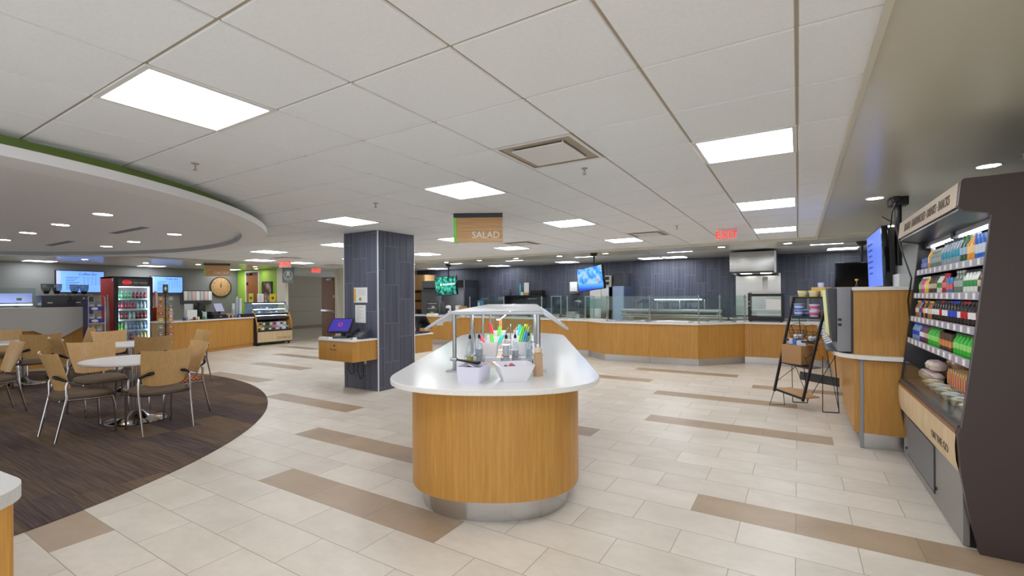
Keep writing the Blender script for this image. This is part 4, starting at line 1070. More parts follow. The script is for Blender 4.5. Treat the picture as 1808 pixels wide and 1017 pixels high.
def pass_frame(label, x, y, w, h, rz=0):
    t = thing('pass_frame', label, 'frame', (x, y, ZT), rz, 'steel pass frames on the servery')
    for s in (-1, 1): MB().box(s * w / 2 - 0.014, -0.014, 0, s * w / 2 + 0.014, 0.014, h).build('frame_post', ALU, t, smooth=False)
    MB().box(-w / 2 - 0.014, -0.014, h, w / 2 + 0.014, 0.014, h + 0.024).build('frame_rail', ALU, t, smooth=False)
    MB().box(-w / 2 + 0.014, -0.003, 0.04, w / 2 - 0.014, 0.003, h).build('frame_glass', GLASSG, t, smooth=False)
pass_frame('steel framed glass pass right of the salad guard', -5.62, 11.45, 0.26, 0.56, 0.2)
pass_frame('steel framed glass pass below the blue screen', -4.55, 11.2, 0.22, 0.55, 0.2)
pass_frame('steel framed glass pass right of the black food warmer', 0.02, 11.7, 0.32, 0.52, 0.25)

# black food warmer
t = thing('food_warmer', 'black glass fronted food warmer cabinet on the servery counter', 'food warmer', (-0.595, 11.55, ZT))
W, D = 0.335, 0.25
MB().box(-W, -D, 0.02, W, D, 0.11, 0.006).build('warmer_base', BLACK, t)
MB().box(-W, -D, 0.545, W, D, 0.60, 0.006).build('warmer_top', BLACK, t)
MB().box(-W + 0.02, -D - 0.02, 0.60, W - 0.06, D, 0.66, 0.004).build('warmer_lid', plain('pale_lid', (206, 204, 200), 0.4), t)
for sx in (-1, 1):
    for sy in (-1, 1):
        MB().box(sx * W - sx * 0.04, sy * D - sy * 0.04, 0.11, sx * W, sy * D, 0.545).build('corner_post', BLACK, t, smooth=False)
        MB().cyl((sx * (W - 0.04), sy * (D - 0.04), 0), (sx * (W - 0.04), sy * (D - 0.04), 0.02), 0.022, n=10).build('foot', RUBBER, t)
MB().box(-W + 0.04, -D + 0.01, 0.11, W - 0.04, -D + 0.016, 0.545).build('front_glass', GLASS, t, smooth=False)
MB().box(-W + 0.05, -D + 0.03, 0.15, W - 0.05, D - 0.03, 0.16).build('warmer_shelf', STEELX, t, smooth=False)
MB().box(-W + 0.05, -D + 0.03, 0.255, W - 0.05, D - 0.03, 0.263).build('warmer_shelf', CHROME, t, smooth=False)
MB().box(0.0, -D + 0.004, 0.27, 0.28, -D + 0.009, 0.48).build('menu_sheet', PAPER, t, smooth=False)
for z in (0.34, 0.43): MB().lathe([(0.012, 0), (0.012, 0.012), (0, 0.014)], (-W + 0.022, -D, z), 10, Matrix.Rotation(PI / 2, 4, 'X')).build('knob', PAPER, t)
MB().box(-W, -D - 0.022, 0.565, -W + 0.08, -D, 0.62).build('badge_plate', CHAR, t)

# back line ---------------------------------------------------------------
def prep(label, x0, x1, y0=12.75, y1=13.5, h=0.9):
    t = thing('steel_prep_table', label, 'prep table', ((x0 + x1) / 2, (y0 + y1) / 2, 0), 0, 'steel prep tables in the kitchen')
    w, d = (x1 - x0) / 2, (y1 - y0) / 2
    MB().box(-w, -d, h - 0.05, w, d, h, 0.004).build('table_top', STEEL, t)
    MB().box(-w + 0.05, -d + 0.06, 0.1, w - 0.05, d, h - 0.05).build('cabinet', STEELX, t, smooth=False)
    for sx in (-1, 1):
        for sy in (-1, 1): MB().cyl((sx * (w - 0.1), sy * (d - 0.1), 0), (sx * (w - 0.1), sy * (d - 0.1), 0.1), 0.02, n=8).build('leg', STEEL, t)
prep('steel prep table along the back wall behind the bulging counter', -4.2, -1.5)
prep('steel prep table below the long black wall shelf', -9.7, -5.3)
prep('steel prep table under the big steel hood', -1.45, 1.3, 12.6, 13.6)
# warming shelf with bright strip
t = thing('warming_shelf', 'long steel overshelf with a bright strip light on the prep table', 'overshelf', (-2.95, 13.1, 0.9))
MB().box(-1.3, -0.3, 0.1, 1.3, 0.3, 0.2, 0.008).build('lower_shelf', STEELX, t)
MB().box(-1.3, -0.32, 0.0, 1.3, 0.3, 0.06, 0.008).build('base_rail', STEEL, t)
MB().box(-0.42, -0.2, 0.46, 0.85, 0.2, 0.485).build('upper_shelf', ALU, t, smooth=False)
MB().box(-0.40, -0.19, 0.44, 0.80, -0.12, 0.459).build('strip_light', LEDW, t, smooth=False)
for x in (-0.4, 0.2, 0.83): MB().box(x - 0.012, 0.1, 0.2, x + 0.012, 0.13, 0.46).build('upright', ALU, t, smooth=False)
for k in range(2): 
    for x in (-1.2, 1.2): MB().box(x - 0.02, -0.25 + k * 0.45, 0.06, x + 0.02, -0.2 + k * 0.45, 0.1).build('shelf_support', ALU, t, smooth=False)
tag(MB().lathe([(0.0, 0.0), (0.05, 0.0), (0.055, 0.01), (0.04, 0.024), (0.0, 0.026)], (-3.42, 12.82, 1.38), 20, Matrix.Rotation(PI / 2, 4, 'X')).build('wall_dial', WHITE), 'round white dial hanging behind the middle guard post', 'dial') if False else None
# steel hood and splash panel
t = thing('exhaust_hood', 'large steel exhaust hood over the grill', 'exhaust hood', (-0.89, 12.8, 1.96))
MB().box(-0.47, -0.9, 0.04, 0.47, 0.98, 0.489, 0.004).build('hood_body', STEEL, t)
f = MB(); f.box(-0.47, -0.9, 0.0, 0.47, -0.86, 0.04); f.box(-0.47, 0.94, 0, 0.47, 0.98, 0.04); f.box(-0.47, -0.86, 0, -0.43, 0.94, 0.04); f.box(0.43, -0.86, 0, 0.47, 0.94, 0.04)
f.build('hood_lip', CHAR, t, smooth=False)
for xx in (-0.22, 0.22): MB().box(xx - 0.12, 0.2, 0.03, xx + 0.12, 0.32, 0.042).build('added_hood_lamp', plain('added_hood_lamp', (255, 246, 232), 0.5, emit=10), t, smooth=False)  # lamps added under the hood to brighten the sheet on the splash panel
MB().box(0.44, -0.915, 0.0, 0.478, -0.9, 0.489).build('hood_trim', ALU, t, smooth=False)
t = thing('splash_panel', 'tall steel splash panel on the wall below the hood', 'splash panel', (-0.9, 13.773, 0.92))
MB().box(-0.52, -0.02, 0, 0.52, 0.025, 1.1).build('panel', STEEL, t, smooth=False)
tag(MB().box(-0.79, 13.74, 1.55, -0.67, 13.752, 1.93).build('order_sheet', PAPER, smooth=False), 'white instruction sheet on the steel splash panel', 'notice')
# reach-in fridge
t = thing('reach_in_fridge', 'tall grey steel two door fridge behind the green screen', 'fridge', (-10.9, 13.35, 0))
MB().box(-1.0, -0.36, 0.12, 1.0, 0.4, 1.78).build('fridge_body', steel('grey_steel', (150, 154, 162), 0.35, 'X'), t, smooth=False)
MB().box(-1.0, -0.36, 1.78, 0.55, 0.4, 2.05).build('top_panel', plain('fridge_grey', (132, 136, 142), 0.4), t, smooth=False)
for s in (-1, 1):
    dd = MB().box(s * 0.5 - 0.48, -0.4, 0.16, s * 0.5 + 0.48, -0.36, 1.72, 0.006).build('fridge_door', steel('grey_steel', (150, 154, 162), 0.35, 'X'), t)
    MB().box(s * 0.06 - 0.015, -0.44, 0.8, s * 0.06 + 0.015, -0.4, 1.3, 0.004).build('door_handle', ALU, dd)
MB().box(-0.92, -0.365, 1.745, 0.2, -0.358, 1.80).build('badge_band', BLACK, t, smooth=False)
g = MB(); g.box(0.55, -0.36, 1.78, 1.0, 0.4, 2.05)
for k in range(9): g.box(0.58, -0.372, 1.80 + 0.026 * k, 0.93, -0.36, 1.813 + 0.026 * k)
g.build('vent_grille', CHAR, t, smooth=False)
MB().box(0.95, -0.372, 1.78, 1.0, -0.36, 2.05).build('grille_trim', ALU, t, smooth=False)
for sx in (-1, 1): MB().cyl((sx * 0.9, -0.2, 0), (sx * 0.9, -0.2, 0.12), 0.03, n=8).build('foot', STEEL, t)
# upper wooden cabinet
t = thing('kitchen_cabinet', 'pale wooden wall cabinet with open cubbies at the far left of the kitchen', 'cabinet', (-12.28, 13.55, 1.0))
MB().box(-0.45, -0.35, 0.72, 0.36, 0.24, 1.3, 0.004).build('cabinet_box', MAPLE, t)
for s in (-1, 1): MB().box(-0.045 + s * 0.2 - 0.195, -0.37, 0.74, -0.045 + s * 0.2 + 0.195, -0.35, 1.28, 0.003).build('cabinet_door', MAPLE, t)
c = MB(); c.box(-0.45, -0.3, 0.0, -0.42, 0.24, 0.72); c.box(0.32, -0.3, 0.0, 0.36, 0.24, 0.72); c.box(-0.42, -0.3, 0.34, 0.32, 0.24, 0.37); c.box(-0.42, 0.2, 0.0, 0.32, 0.24, 0.72); c.box(-0.42, -0.3, 0, 0.32, 0.2, 0.03)
c.build('open_cubby', OAKX, t, smooth=False)
for k, z in ((0, 0.03), (1, 0.37)): tag(MB().box(-12.6, 13.3, 1.001 + z, -12.05, 13.6, 1.25 + z, 0.003).build('cardboard_box', CARDB), 'brown carton in the %s cubby of the wooden cabinet' % ['lower', 'upper'][k], 'carton')
# steel holding cabinet
t = thing('holding_cabinet', 'tall steel holding cabinet with control panel behind the blue screen', 'holding cabinet', (-4.85, 13.3, 0))
MB().box(-0.38, -0.4, 0.08, 0.2, 0.4, 1.72).build('cabinet_body', STEELX, t, smooth=False)
c = MB().box(-0.38, -0.42, 1.72, 0.23, 0.4, 2.05, 0.004).build('control_head', plain('pale_steel_panel', (190, 186, 176), 0.4), t)
for z in (1.78, 1.92): MB().box(0.0, -0.428, z, 0.22, -0.42, z + 0.09).build('control_panel', BLACK, c)
MB().box(-0.1, -0.44, 0.35, -0.06, -0.4, 0.75).build('handle', BLACK, t)
for sx in (-0.3, 0.12): MB().cyl((sx, -0.3, 0), (sx, -0.3, 0.08), 0.03, n=8).build('foot', STEEL, t)
tag(MB().box(-5.2, 12.885, 1.38, -4.88, 12.893, 1.8).build('instruction_sheet', PAPER, smooth=False), 'white typed sheet on the steel holding cabinet', 'notice')
t = thing('tray_cabinet', 'narrow pale blue lit steel cabinet right of the holding cabinet', 'cabinet', (-4.43, 13.4, 0))
MB().box(-0.16, -0.36, 0.0, 0.18, 0.36, 1.74).build('cabinet_body', steel('blue_steel', (150, 172, 206), 0.4, 'X'), t, smooth=False)
MB().box(-0.13, -0.372, 0.5, 0.15, -0.36, 1.68).build('cabinet_door', plain('pale_blue_door', (160, 184, 216), 0.3), t, smooth=False)
MB().box(-0.14, -0.34, 1.74, 0.16, 0.34, 2.12).build('cabinet_top', CHAR, t, smooth=False)
# dark wall shelf with things
t = thing('black_shelf', 'black wall shelf on brackets against the slate wall', 'shelf', (-7.85, 13.6, 1.47))
MB().box(-0.75, -0.2, 0, 0.75, 0.2, 0.03).build('shelf_board', BLACK, t, smooth=False)
for x in (-0.7, 0.7): MB().box(x - 0.015, -0.16, -0.5, x + 0.015, 0.2, 0.0).build('shelf_bracket', CHAR, t, smooth=False)
for x, h, m_, l in ((-8.4, 0.16, CHAR, 'small dark bottle at the left end of the black wall shelf'), (-7.98, 0.42, TEAL, 'tall thin teal roll on the black wall shelf'), (-7.25, 0.14, WHITE, 'white tub at the right end of the black wall shelf'), (-7.9, 0.12, LAMINATE, 'short white jar beside the teal roll')):
    t = thing('shelf_bottle', l, 'bottle', (x, 13.55, 1.5))
    r = 0.028 if h > 0.3 else 0.045
    MB().lathe([(r, 0), (r, h * 0.75), (r * 0.6, h * 0.86), (r * 0.6, h)], n=14).build('bottle_body', m_, t)
    MB().lathe([(r * 0.66, h), (r * 0.66, h + 0.02), (0, h + 0.02)], n=14).build('cap', BLACK, t)
t = thing('menu_card', 'tall white card in a kraft holder on the black wall shelf', 'card', (-7.72, 13.5, 1.5))
MB().box(-0.09, -0.005, 0.06, 0.09, 0.005, 0.42).build('card', PAPER, t, smooth=False); MB().box(-0.1, -0.04, 0, 0.1, 0.04, 0.09).build('card_stand', KRAFT, t, smooth=False)
for k in range(6): tag(MB().box(-7.56 + 0.075 * k, 13.44, 1.5, -7.5 + 0.075 * k, 13.7, 1.66, 0.003).build('black_binder', BLACK), 'dark binder in the row on the black wall shelf', 'binder', 'row of binders on the wall shelf')
t = thing('menu_card', 'kraft menu holder standing above the salad guard at the back', 'card', (-7.0, 11.5, ZT + 0.001), 0.5)
MB().box(-0.07, -0.04, 0, 0.07, 0.04, 0.36).build('card_stand', KRAFT, t); MB().box(-0.05, -0.02, 0.36, 0.05, 0.02, 0.37).build('card', PAPER, t, smooth=False)
# paper towel dispenser
t = thing('towel_dispenser', 'white paper towel dispenser on the slate wall left of the blue screen', 'dispenser', (-6.05, 13.68, 1.55))
MB().box(-0.13, -0.12, 0, 0.13, 0.12, 0.36, 0.02).build('dispenser_body', WHITE, t); MB().box(-0.12, -0.125, 0.02, 0.12, -0.12, 0.06).build('dispenser_slot', CHAR, t)
t = thing('kitchen_tap', 'chrome kitchen tap below the towel dispenser', 'tap', (-5.85, 13.5, 0.9))
MB().tube([(0, 0, 0), (0, 0, 0.42), (-0.03, -0.05, 0.48), (-0.1, -0.16, 0.45)], 0.016, 8).build('spout', CHROME, t); MB().box(-0.12, -0.03, 0.36, 0.12, 0.03, 0.42, 0.01).build('tap_body', CHROME, t)
for k, (x, y, w, h, m_, l) in enumerate(((-6.35, 11.6, 0.2, 0.22, PAPER, 'white carton on the counter right of the salad guard'), (-6.0, 11.75, 0.2, 0.24, plain('blue_bin', (62, 92, 150), 0.5), 'blue bin behind the steel framed pass'), (-5.15, 11.45, 0.26, 0.16, ALU, 'steel napkin box below the blue screen'), (-4.55, 11.6, 0.24, 0.24, LAMINATE, 'white container behind the second steel pass'),
                                   (-5.0, 11.3, 0.3, 0.09, STEEL, 'low steel hot plate left of the second steel pass'), (-5.5, 11.15, 0.3, 0.09, STEEL, 'low steel hot plate right of the first steel pass'))):
    t = thing('counter_box', l, 'container', (x, y, ZT + 0.012 if k > 3 else ZT), 0.1)
    MB().box(-w / 2, -w / 2.4, 0, w / 2, w / 2.4, h * 0.9, 0.006).build('container_body', m_, t)
    MB().box(-w / 2 - 0.004, -w / 2.4 - 0.004, h * 0.9, w / 2 + 0.004, w / 2.4 + 0.004, h, 0.004).build('container_lid', m_, t)
# left end clutter
t = thing('pastry_stand', 'wire pastry stand with domed shelves at the far left counter end', 'pastry stand', (-9.95, 11.35, ZT), 0.6)
for z in (0.02, 0.2, 0.36): MB().box(-0.16, -0.13, z, 0.16, 0.13, z + 0.012).build('stand_shelf', ALU, t)
for sx in (-1, 1): MB().tube([(sx * 0.16, -0.13, 0), (sx * 0.16, -0.13, 0.36), (sx * 0.14, 0, 0.47), (sx * 0.16, 0.13, 0.36), (sx * 0.16, 0.13, 0)], 0.008, 6).build('wire_hoop', BLACK, t)
for k, z in enumerate((0.032, 0.212)):
    tag(MB().lathe([(0.0, 0), (0.05, 0), (0.06, 0.03), (0.04, 0.07), (0, 0.08)], (-9.97 + 0.05 * k, 11.35, ZT + z), 12).build('wrapped_pastry', [plain('lemon_wrap', (206, 214, 80), 0.5), PAPER][k]), ['yellow green fruit on the lower pastry stand shelf', 'white wrapped pastry on the upper pastry stand shelf'][k], 'pastry')
t = thing('coffee_urn', 'black and white coffee urn on the far left counter', 'coffee urn', (-9.3, 11.35, ZT), 0.3)
MB().lathe([(0.08, 0), (0.085, 0.05), (0.085, 0.26), (0.07, 0.3), (0.0, 0.31)], n=18).build('urn_body', WHITE, t); MB().tube([(0.085, 0, 0.24), (0.13, 0, 0.22), (0.13, 0, 0.12), (0.085, 0, 0.08)], 0.01, 6).build('urn_handle', BLACK, t); MB().box(-0.06, -0.1, 0.05, 0.06, -0.07, 0.22, 0.005).build('urn_panel', BLACK, t)
tag(MB().lathe([(0.05, 0), (0.065, 0.15), (0.06, 0.15), (0.046, 0.005)], (-9.12, 11.2, ZT), 16).build('paper_cup', PAPER), 'white paper cup in front of the coffee urn', 'cup')
for k, (x, y, h, w, m_, l) in enumerate(((-8.72, 11.35, 0.28, 0.2, OAKX, 'wooden napkin crate on the counter behind the left salad guard wing'), (-9.03, 11.5, 0.3, 0.1, PAPER, 'white carton standing beside the wooden napkin crate'), (-9.75, 11.12, 0.06, 0.34, PAPER, 'white tray at the far left counter end'))):
    tag(MB().box(x - w / 2, y - 0.08, ZT, x + w / 2, y + 0.08, ZT + h, 0.004).build(['napkin_crate', 'carton', 'tray'][k], m_), l, ['crate', 'carton', 'tray'][k])
t = thing('blue_binder', 'tall blue binder standing left of the guard post', 'binder', (-8.18, 11.5, ZT), 0.2); MB().box(-0.05, -0.12, 0, 0.05, 0.12, 0.46, 0.003).build('binder_cover', plain('binder_blue', (96, 140, 184), 0.4), t)
MB().box(-0.03, -0.124, 0.05, 0.03, -0.12, 0.4).build('binder_label', PAPER, t)
tag(MB().box(-7.98, 11.4, ZT, -7.78, 11.415, ZT + 0.45).build('menu_sheet', PAPER, smooth=False), 'white menu sheet standing right of the blue binder', 'menu') if False else None

# hanging screens ----------------------------------------------------------
def hung_tv(label, x, y, zc, rz, w, h, ztop, scr, tilt=0.06, roll=0.0, pole=True):
    t = thing('hanging_screen', label, 'screen', (x, y, zc), rz)
    M = Matrix.Rotation(roll, 4, 'Y') @ Matrix.Rotation(tilt, 4, 'X')
    b = MB().ob((0, 0, 0), (w, 0.06, h), M=M, bev=0.006).build('screen_housing', BLACKG, t)
    MB().ob(M @ Vector((0, -0.031, 0.0)), (w - 0.035, 0.002, h - 0.035), M=M).build('screen_panel', scr, b)
    MB().ob(M @ Vector((0, 0.05, 0)), (0.25, 0.05, 0.25), M=M).build('mount_plate', BLACK, t)
    if pole:
        MB().cyl((0, 0.1, -0.12), (0, 0.1, ztop - zc - 0.03), 0.02, n=10).build('ceiling_pole', BLACK, t)
        MB().lathe([(0.0, -0.08), (0.05, -0.075), (0.085, -0.03), (0.09, 0.0)], (0, 0.1, ztop - zc), 16).build('ceiling_mount', BLACK, t)
    return t, b, M
KIWI = screen_mat('kiwi_picture', [(0.0, (190, 240, 210)), (0.15, (80, 200, 160)), (0.5, (30, 150, 128)), (0.72, (8, 60, 66)), (0.9, (2, 20, 30))], 9.0, 0.9)
t, b, M = hung_tv('ceiling hung screen showing bright green fruit slices', -9.05, 10.95, 1.80, -0.1, 0.90, 0.575, ZS, KIWI, roll=-0.04)
text('caption', 'Be Empowered', 0.1, plain('screen_text', (210, 235, 255), 0.5, emit=1.3), M @ facing((0.08, -0.034, 0.04), 0), b, 0.001)
NEWS = None
m, nt, bb = newmat('news_picture'); tt = NT(nt); x, y, z = tt.xyz()
n = tt.noise(tt.comb(x, z, 0.0), 5.5, 4, 0.6)
sky = tt.ramp(n, [(0.3, (30, 70, 190)), (0.45, (60, 150, 235)), (0.58, (150, 210, 250)), (0.68, (200, 120, 130))])
low = tt.ramp(tt.math('MULTIPLY_ADD', z, 4.0, 1.0), [(0.0, (20, 60, 190)), (0.25, (60, 140, 235)), (0.55, (110, 180, 250))])
tt.l(tt.mix(tt.math('GREATER_THAN', z, -0.12), low, sky), bb.inputs['Emission Color']); bb.inputs['Emission Strength'].default_value = 0.9; bb.inputs['Base Color'].default_value = (0.01, 0.01, 0.01, 1)
t, b, M = hung_tv('ceiling hung screen showing a blue news studio', -4.07, 10.10, 1.86, -0.5, 0.92, 0.55, ZS, m, roll=-0.09)
BLUESCR = plain('menu_blue', (84, 118, 224), 0.3, emit=0.55)
t, b, M = hung_tv('big hanging screen seen edge on above the soda counter, blue menu on its face', 0.80, 6.95, 1.865, -PI / 2, 1.22, 0.66, ZC - 0.004, BLUESCR, tilt=0.03, pole=False)
MB().ob(M @ Vector((0, 0.055, 0)), (1.16, 0.06, 0.6), M=M, bev=0.01).build('screen_back', BLACK, t)
MB().tube([(0.5, 0.12, -0.1), (0.5, 0.12, 0.58)], 0.032, 12).build('ceiling_pole', BLACK, t)
MB().box(0.42, 0.04, 0.54, 0.58, 0.20, 0.628, 0.006).build('ceiling_mount', BLACK, t)
MB().tube([(0.0, 0.06, 0.0), (0.2, 0.14, 0.0), (0.5, 0.12, 0.0)], 0.035, 8).build('mount_arm', BLACK, t)
ARTL = plain('menu_ink', (36, 62, 150), 0.5, emit=0.2)
for k in range(6): MB().ob(M @ Vector((-0.3, -0.0335, 0.2 - 0.07 * k)), (0.4 - 0.05 * (k % 3), 0.0015, 0.02), M=M).build('menu_line', ARTL, b)
t, b, M = hung_tv('switched off black screen at the right end of the servery', 1.02, 10.75, 1.82, 0.0, 0.86, 0.48, ZS, BLACKG, tilt=0.04)

# ================================================================ SODA COUNTER (right)
sc = thing('soda_counter', 'oak soda counter with curved quartz ledge beside the cooler', 'counter', (1.1, 8.3, 0))
att(MB().box(0.53, 5.53, 0, 1.94, 10.95, 0.145).build('toe_kick', STEELX, smooth=False), sc)
att(MB().box(0.525, 5.5, 0.145, 1.94, 5.54, 0.83).build('end_panel', OAK, smooth=False), sc)
att(MB().box(0.50, 5.54, 0.145, 1.94, 10.95, 0.835).build('oak_base', OAK, smooth=False), sc)
att(MB().box(0.497, 5.503, 0.0, 0.523, 5.545, 0.835).build('corner_trim', GREYP, smooth=False), sc)
att(MB().box(0.452, 5.545, 0.145, 0.497, 6.9, 0.83).build('front_panel', OAK, smooth=False), sc)
lp = [(1.94, 5.42), (1.94, 10.95), (0.30, 10.95), (0.30, 5.85)] + [(0.62 - 0.32 * math.cos(a), 5.82 - 0.40 * math.sin(a)) for a in (PI / 2 * k / 10 for k in range(0, 11))]
att(MB().prism(lp, 0.845, 0.885).build('quartz_ledge', QUARTZ, smooth=False), sc)
uc = thing('soda_cabinet', 'oak upper cabinet with quartz top standing on the soda counter', 'cabinet', (1.1, 6.2, 0.885))
att(MB().box(0.45, 5.5, 0.885, 1.75, 5.54, 1.495).build('oak_side', OAK, smooth=False), uc)
att(MB().box(0.84, 5.54, 0.885, 1.75, 7.4, 1.495).build('cabinet_body', OAK, smooth=False), uc)
att(MB().box(0.44, 5.47, 1.495, 1.76, 7.42, 1.528, 0.003).build('quartz_top', QUARTZ, smooth=False), uc)
dp = thing('soda_dispenser', 'grey soda dispenser with black front and white levers', 'drinks dispenser', (0.6, 6.1, 0.885))
att(MB().box(0.325, 5.56, 0.90, 0.435, 6.7, 1.53, 0.006).build('dispenser_side', GREYP), dp)
att(MB().box(0.435, 5.57, 0.885, 0.82, 6.68, 1.48).build('dispenser_body', CHAR, smooth=False), dp)
att(MB().hexa([(0.285, 5.6, 0.99), (0.325, 5.6, 0.99), (0.325, 6.66, 0.99), (0.285, 6.66, 0.99), (0.25, 5.6, 1.52), (0.325, 5.6, 1.52), (0.325, 6.66, 1.52), (0.25, 6.66, 1.52)], 0.005).build('dispenser_front', CHAR), dp)
att(MB().hexa([(0.274, 6.0, 1.02), (0.282, 6.0, 1.02), (0.282, 6.66, 1.02), (0.274, 6.66, 1.02), (0.243, 6.0, 1.51), (0.25, 6.0, 1.51), (0.25, 6.66, 1.51), (0.243, 6.66, 1.51)]).build('graphic_panel', plain('pale_green_panel', (206, 214, 150), 0.4, emit=0.2), smooth=False), dp)
att(MB().box(0.24, 5.7, 0.8855, 0.325, 6.66, 0.905, 0.004).build('drip_tray', plain('drip_grey', (72, 80, 92), 0.35)), dp)
for k in range(4):
    y = 5.76 + k * 0.26
    lv = MB(); lv.tube([(0.30, y, 1.0), (0.285, y, 0.975), (0.255, y, 0.962), (0.235, y, 0.958)], [0.008, 0.008, 0.007, 0.006], 8); att(lv.build('lever', WHITEG), dp)
att(MB().box(0.33, 5.553, 1.2, 0.36, 5.562, 1.225).box(0.33, 5.553, 1.15, 0.36, 5.562, 1.175).build('lock', BLACK), dp)
tag(MB().box(0.86, 6.0, 1.528, 1.22, 6.5, 1.665, 0.006).build('grey_bin', plain('pale_grey_box', (186, 188, 188), 0.5)), 'pale grey box on the soda cabinet behind the hanging screen', 'box')
t = thing('bud_vase', 'tiny dark vase with a yellow flower on the soda cabinet top', 'vase', (0.56, 6.5, 1.529))
MB().lathe([(0.012, 0), (0.016, 0.02), (0.008, 0.045), (0.01, 0.05)], n=12).build('vase_body', BLACK, t); MB().lathe([(0.002, 0.045), (0.003, 0.08), (0.014, 0.085), (0.016, 0.1), (0.0, 0.104)], n=10).build('flower', plain('flower_yellow', (220, 180, 80), 0.6), t)
m = MB(); m.tube([(0.84, 6.9, 2.36), (0.87, 6.3, 2.2), (0.86, 5.8, 1.85), (0.87, 5.46, 1.6), (0.845, 5.455, 1.4), (0.86, 5.465, 1.2), (0.852, 5.48, 0.93)], 0.007, 6)
tag(m.build('screen_cable', BLACK), 'black cable hanging from the screen mount over the oak side', 'cable')
m = MB(); m.box(0.86, 6.32, ZC - 0.06, 0.92, 6.40, ZC - 0.004, 0.003); tag(m.build('ceiling_junction_box', BLACK), 'small black power box on the soffit beside the screen pole', 'power box')
m = MB(); m.tube([(0.89, 6.36, ZC - 0.06), (0.86, 6.38, ZC - 0.16), (0.85, 6.42, ZC - 0.35), (0.86, 6.6, ZC - 0.5)], 0.008, 6); tag(m.build('screen_cable', BLACK), 'short black cable from the power box down beside the screen pole', 'cable')

# ================================================================ OPEN COOLER
co = thing('open_cooler', 'dark brown open front drinks cooler with slatted wood trim', 'cooler', (1.3, 4.5, 0))
prof = [(0.858, 0), (0.811, 0.232), (0.781, 0.44), (0.768, 0.655), (0.786, 0.70), (0.816, 0.952), (0.851, 1.261), (0.905, 1.80), (0.912, 1.893), (0.90, 1.905), (0.80, 1.925), (0.784, 1.94), (0.776, 1.96), (0.790, 2.095), (0.80, 2.108), (1.75, 2.125), (1.75, 0)]
TX_ = lambda y0: Matrix(((1, 0, 0, 0), (0, 0, 1, 0), (0, 1, 0, 0), (0, 0, 0, 1)))
att(MB().prism(prof, 3.58, 3.62, TX_(0)).build('side_panel', BROWN, smooth=False), co)
att(MB().prism(prof, 5.40, 5.44, TX_(0)).build('side_panel', plain('black_panel', (40, 40, 44), 0.4), smooth=False), co)
edge = MB(); edge.tube([(x - 0.002, 3.581, z) for x, z in prof[4:9]], 0.0035, 6); att(edge.build('edge_trim', plain('dull_trim', (104, 100, 100), 0.4)), co)
DK = plain('cooler_black', (20, 20, 24), 0.4)
b = MB(); b.box(1.45, 3.62, 0.55, 1.75, 5.40, 1.95); b.box(0.95, 3.62, 1.93, 1.74, 5.40, 2.10); b.box(0.92, 3.62, 0.2, 1.7, 5.40, 0.60)
att(b.build('cooler_body', DK, smooth=False), co)
hd = att(MB().hexa([(0.786, 3.62, 1.935), (0.95, 3.62, 1.90), (0.95, 5.40, 1.90), (0.786, 5.40, 1.935), (0.80, 3.62, 2.098), (0.95, 3.62, 2.10), (0.95, 5.40, 2.10), (0.80, 5.40, 2.098)]).build('canopy', plain('dark_mirror', (34, 34, 40), 0.3), smooth=False), co)
hw = att(MB().hexa([(0.774, 3.623, 1.955), (0.784, 3.623, 1.955), (0.784, 5.43, 1.955), (0.774, 5.43, 1.955), (0.786, 3.623, 2.095), (0.796, 3.623, 2.095), (0.796, 5.43, 2.095), (0.786, 5.43, 2.095)]).build('header_board', wood('header_plank', (176, 158, 134), (202, 184, 158), 0.5, 'Y', 0.5), smooth=False), co)
M = Matrix.Translation((0.7775, 4.47, 2.02)) @ Matrix.Rotation(math.radians(5), 4, 'Y') @ Matrix.Rotation(-PI / 2, 4, 'Z') @ Matrix.Rotation(PI / 2, 4, 'X') @ Matrix.Scale(0.80, 4, (1, 0, 0))
att(text('header_lettering', 'SALADS \u00b7 SANDWICHES \u00b7 DRINKS \u00b7 SNACKS', 0.09, plain('letter_tan', (116, 102, 88), 0.6), M, None, 0.001), co)
lt = MB(); lt.box(0.955, 3.66, 1.868, 1.0, 5.36, 1.90); att(lt.build('lamp_housing', ALU, smooth=False), co)
lt = MB(); lt.cyl((0.985, 3.7, 1.862), (0.985, 5.32, 1.862), 0.009, n=10); att(lt.build('lamp_tube', plain('cooler_tube', (246, 250, 255), 0.5, emit=16)), co)
lt = MB(); lt.cyl((0.90, 3.7, 1.03), (0.90, 5.32, 1.03), 0.007, n=8); att(lt.build('lamp_tube', plain('added_deck_tube', (246, 250, 255), 0.5, emit=9)), co)  # hidden tube added under the lowest shelf to light the deck
for y in (3.68, 4.52, 5.34): att(MB().box(0.945, y - 0.03, 1.85, 1.01, y + 0.03, 1.9).build('lamp_bracket', BLACK, smooth=False), co)
PRICE = plain('price_rail', (160, 156, 172), 0.35)
shelves = [(1.655, 0.905), (1.455, 0.884), (1.255, 0.860), (1.065, 0.838)]
for z, x in shelves:
    sh = att(MB().box(x, 3.622, z - 0.018, 1.45, 5.398, z - 0.004).build('shelf', CHAR, smooth=False), co)
    r_ = att(MB().hexa([(x - 0.012, 3.622, z - 0.035), (x - 0.002, 3.622, z - 0.035), (x - 0.002, 5.398, z - 0.035), (x - 0.012, 5.398, z - 0.035), (x - 0.008, 3.622, z + 0.012), (x + 0.002, 3.622, z + 0.012), (x + 0.002, 5.398, z + 0.012), (x - 0.008, 5.398, z + 0.012)]).build('price_rail', PRICE, smooth=False), co)
    for k in range(12):
        y = 3.72 + k * 0.145
        att(MB().box(x - 0.0135, y - 0.022, z - 0.03, x - 0.009, y + 0.022, z + 0.006).build('price_ticket', PAPER, smooth=False), co)
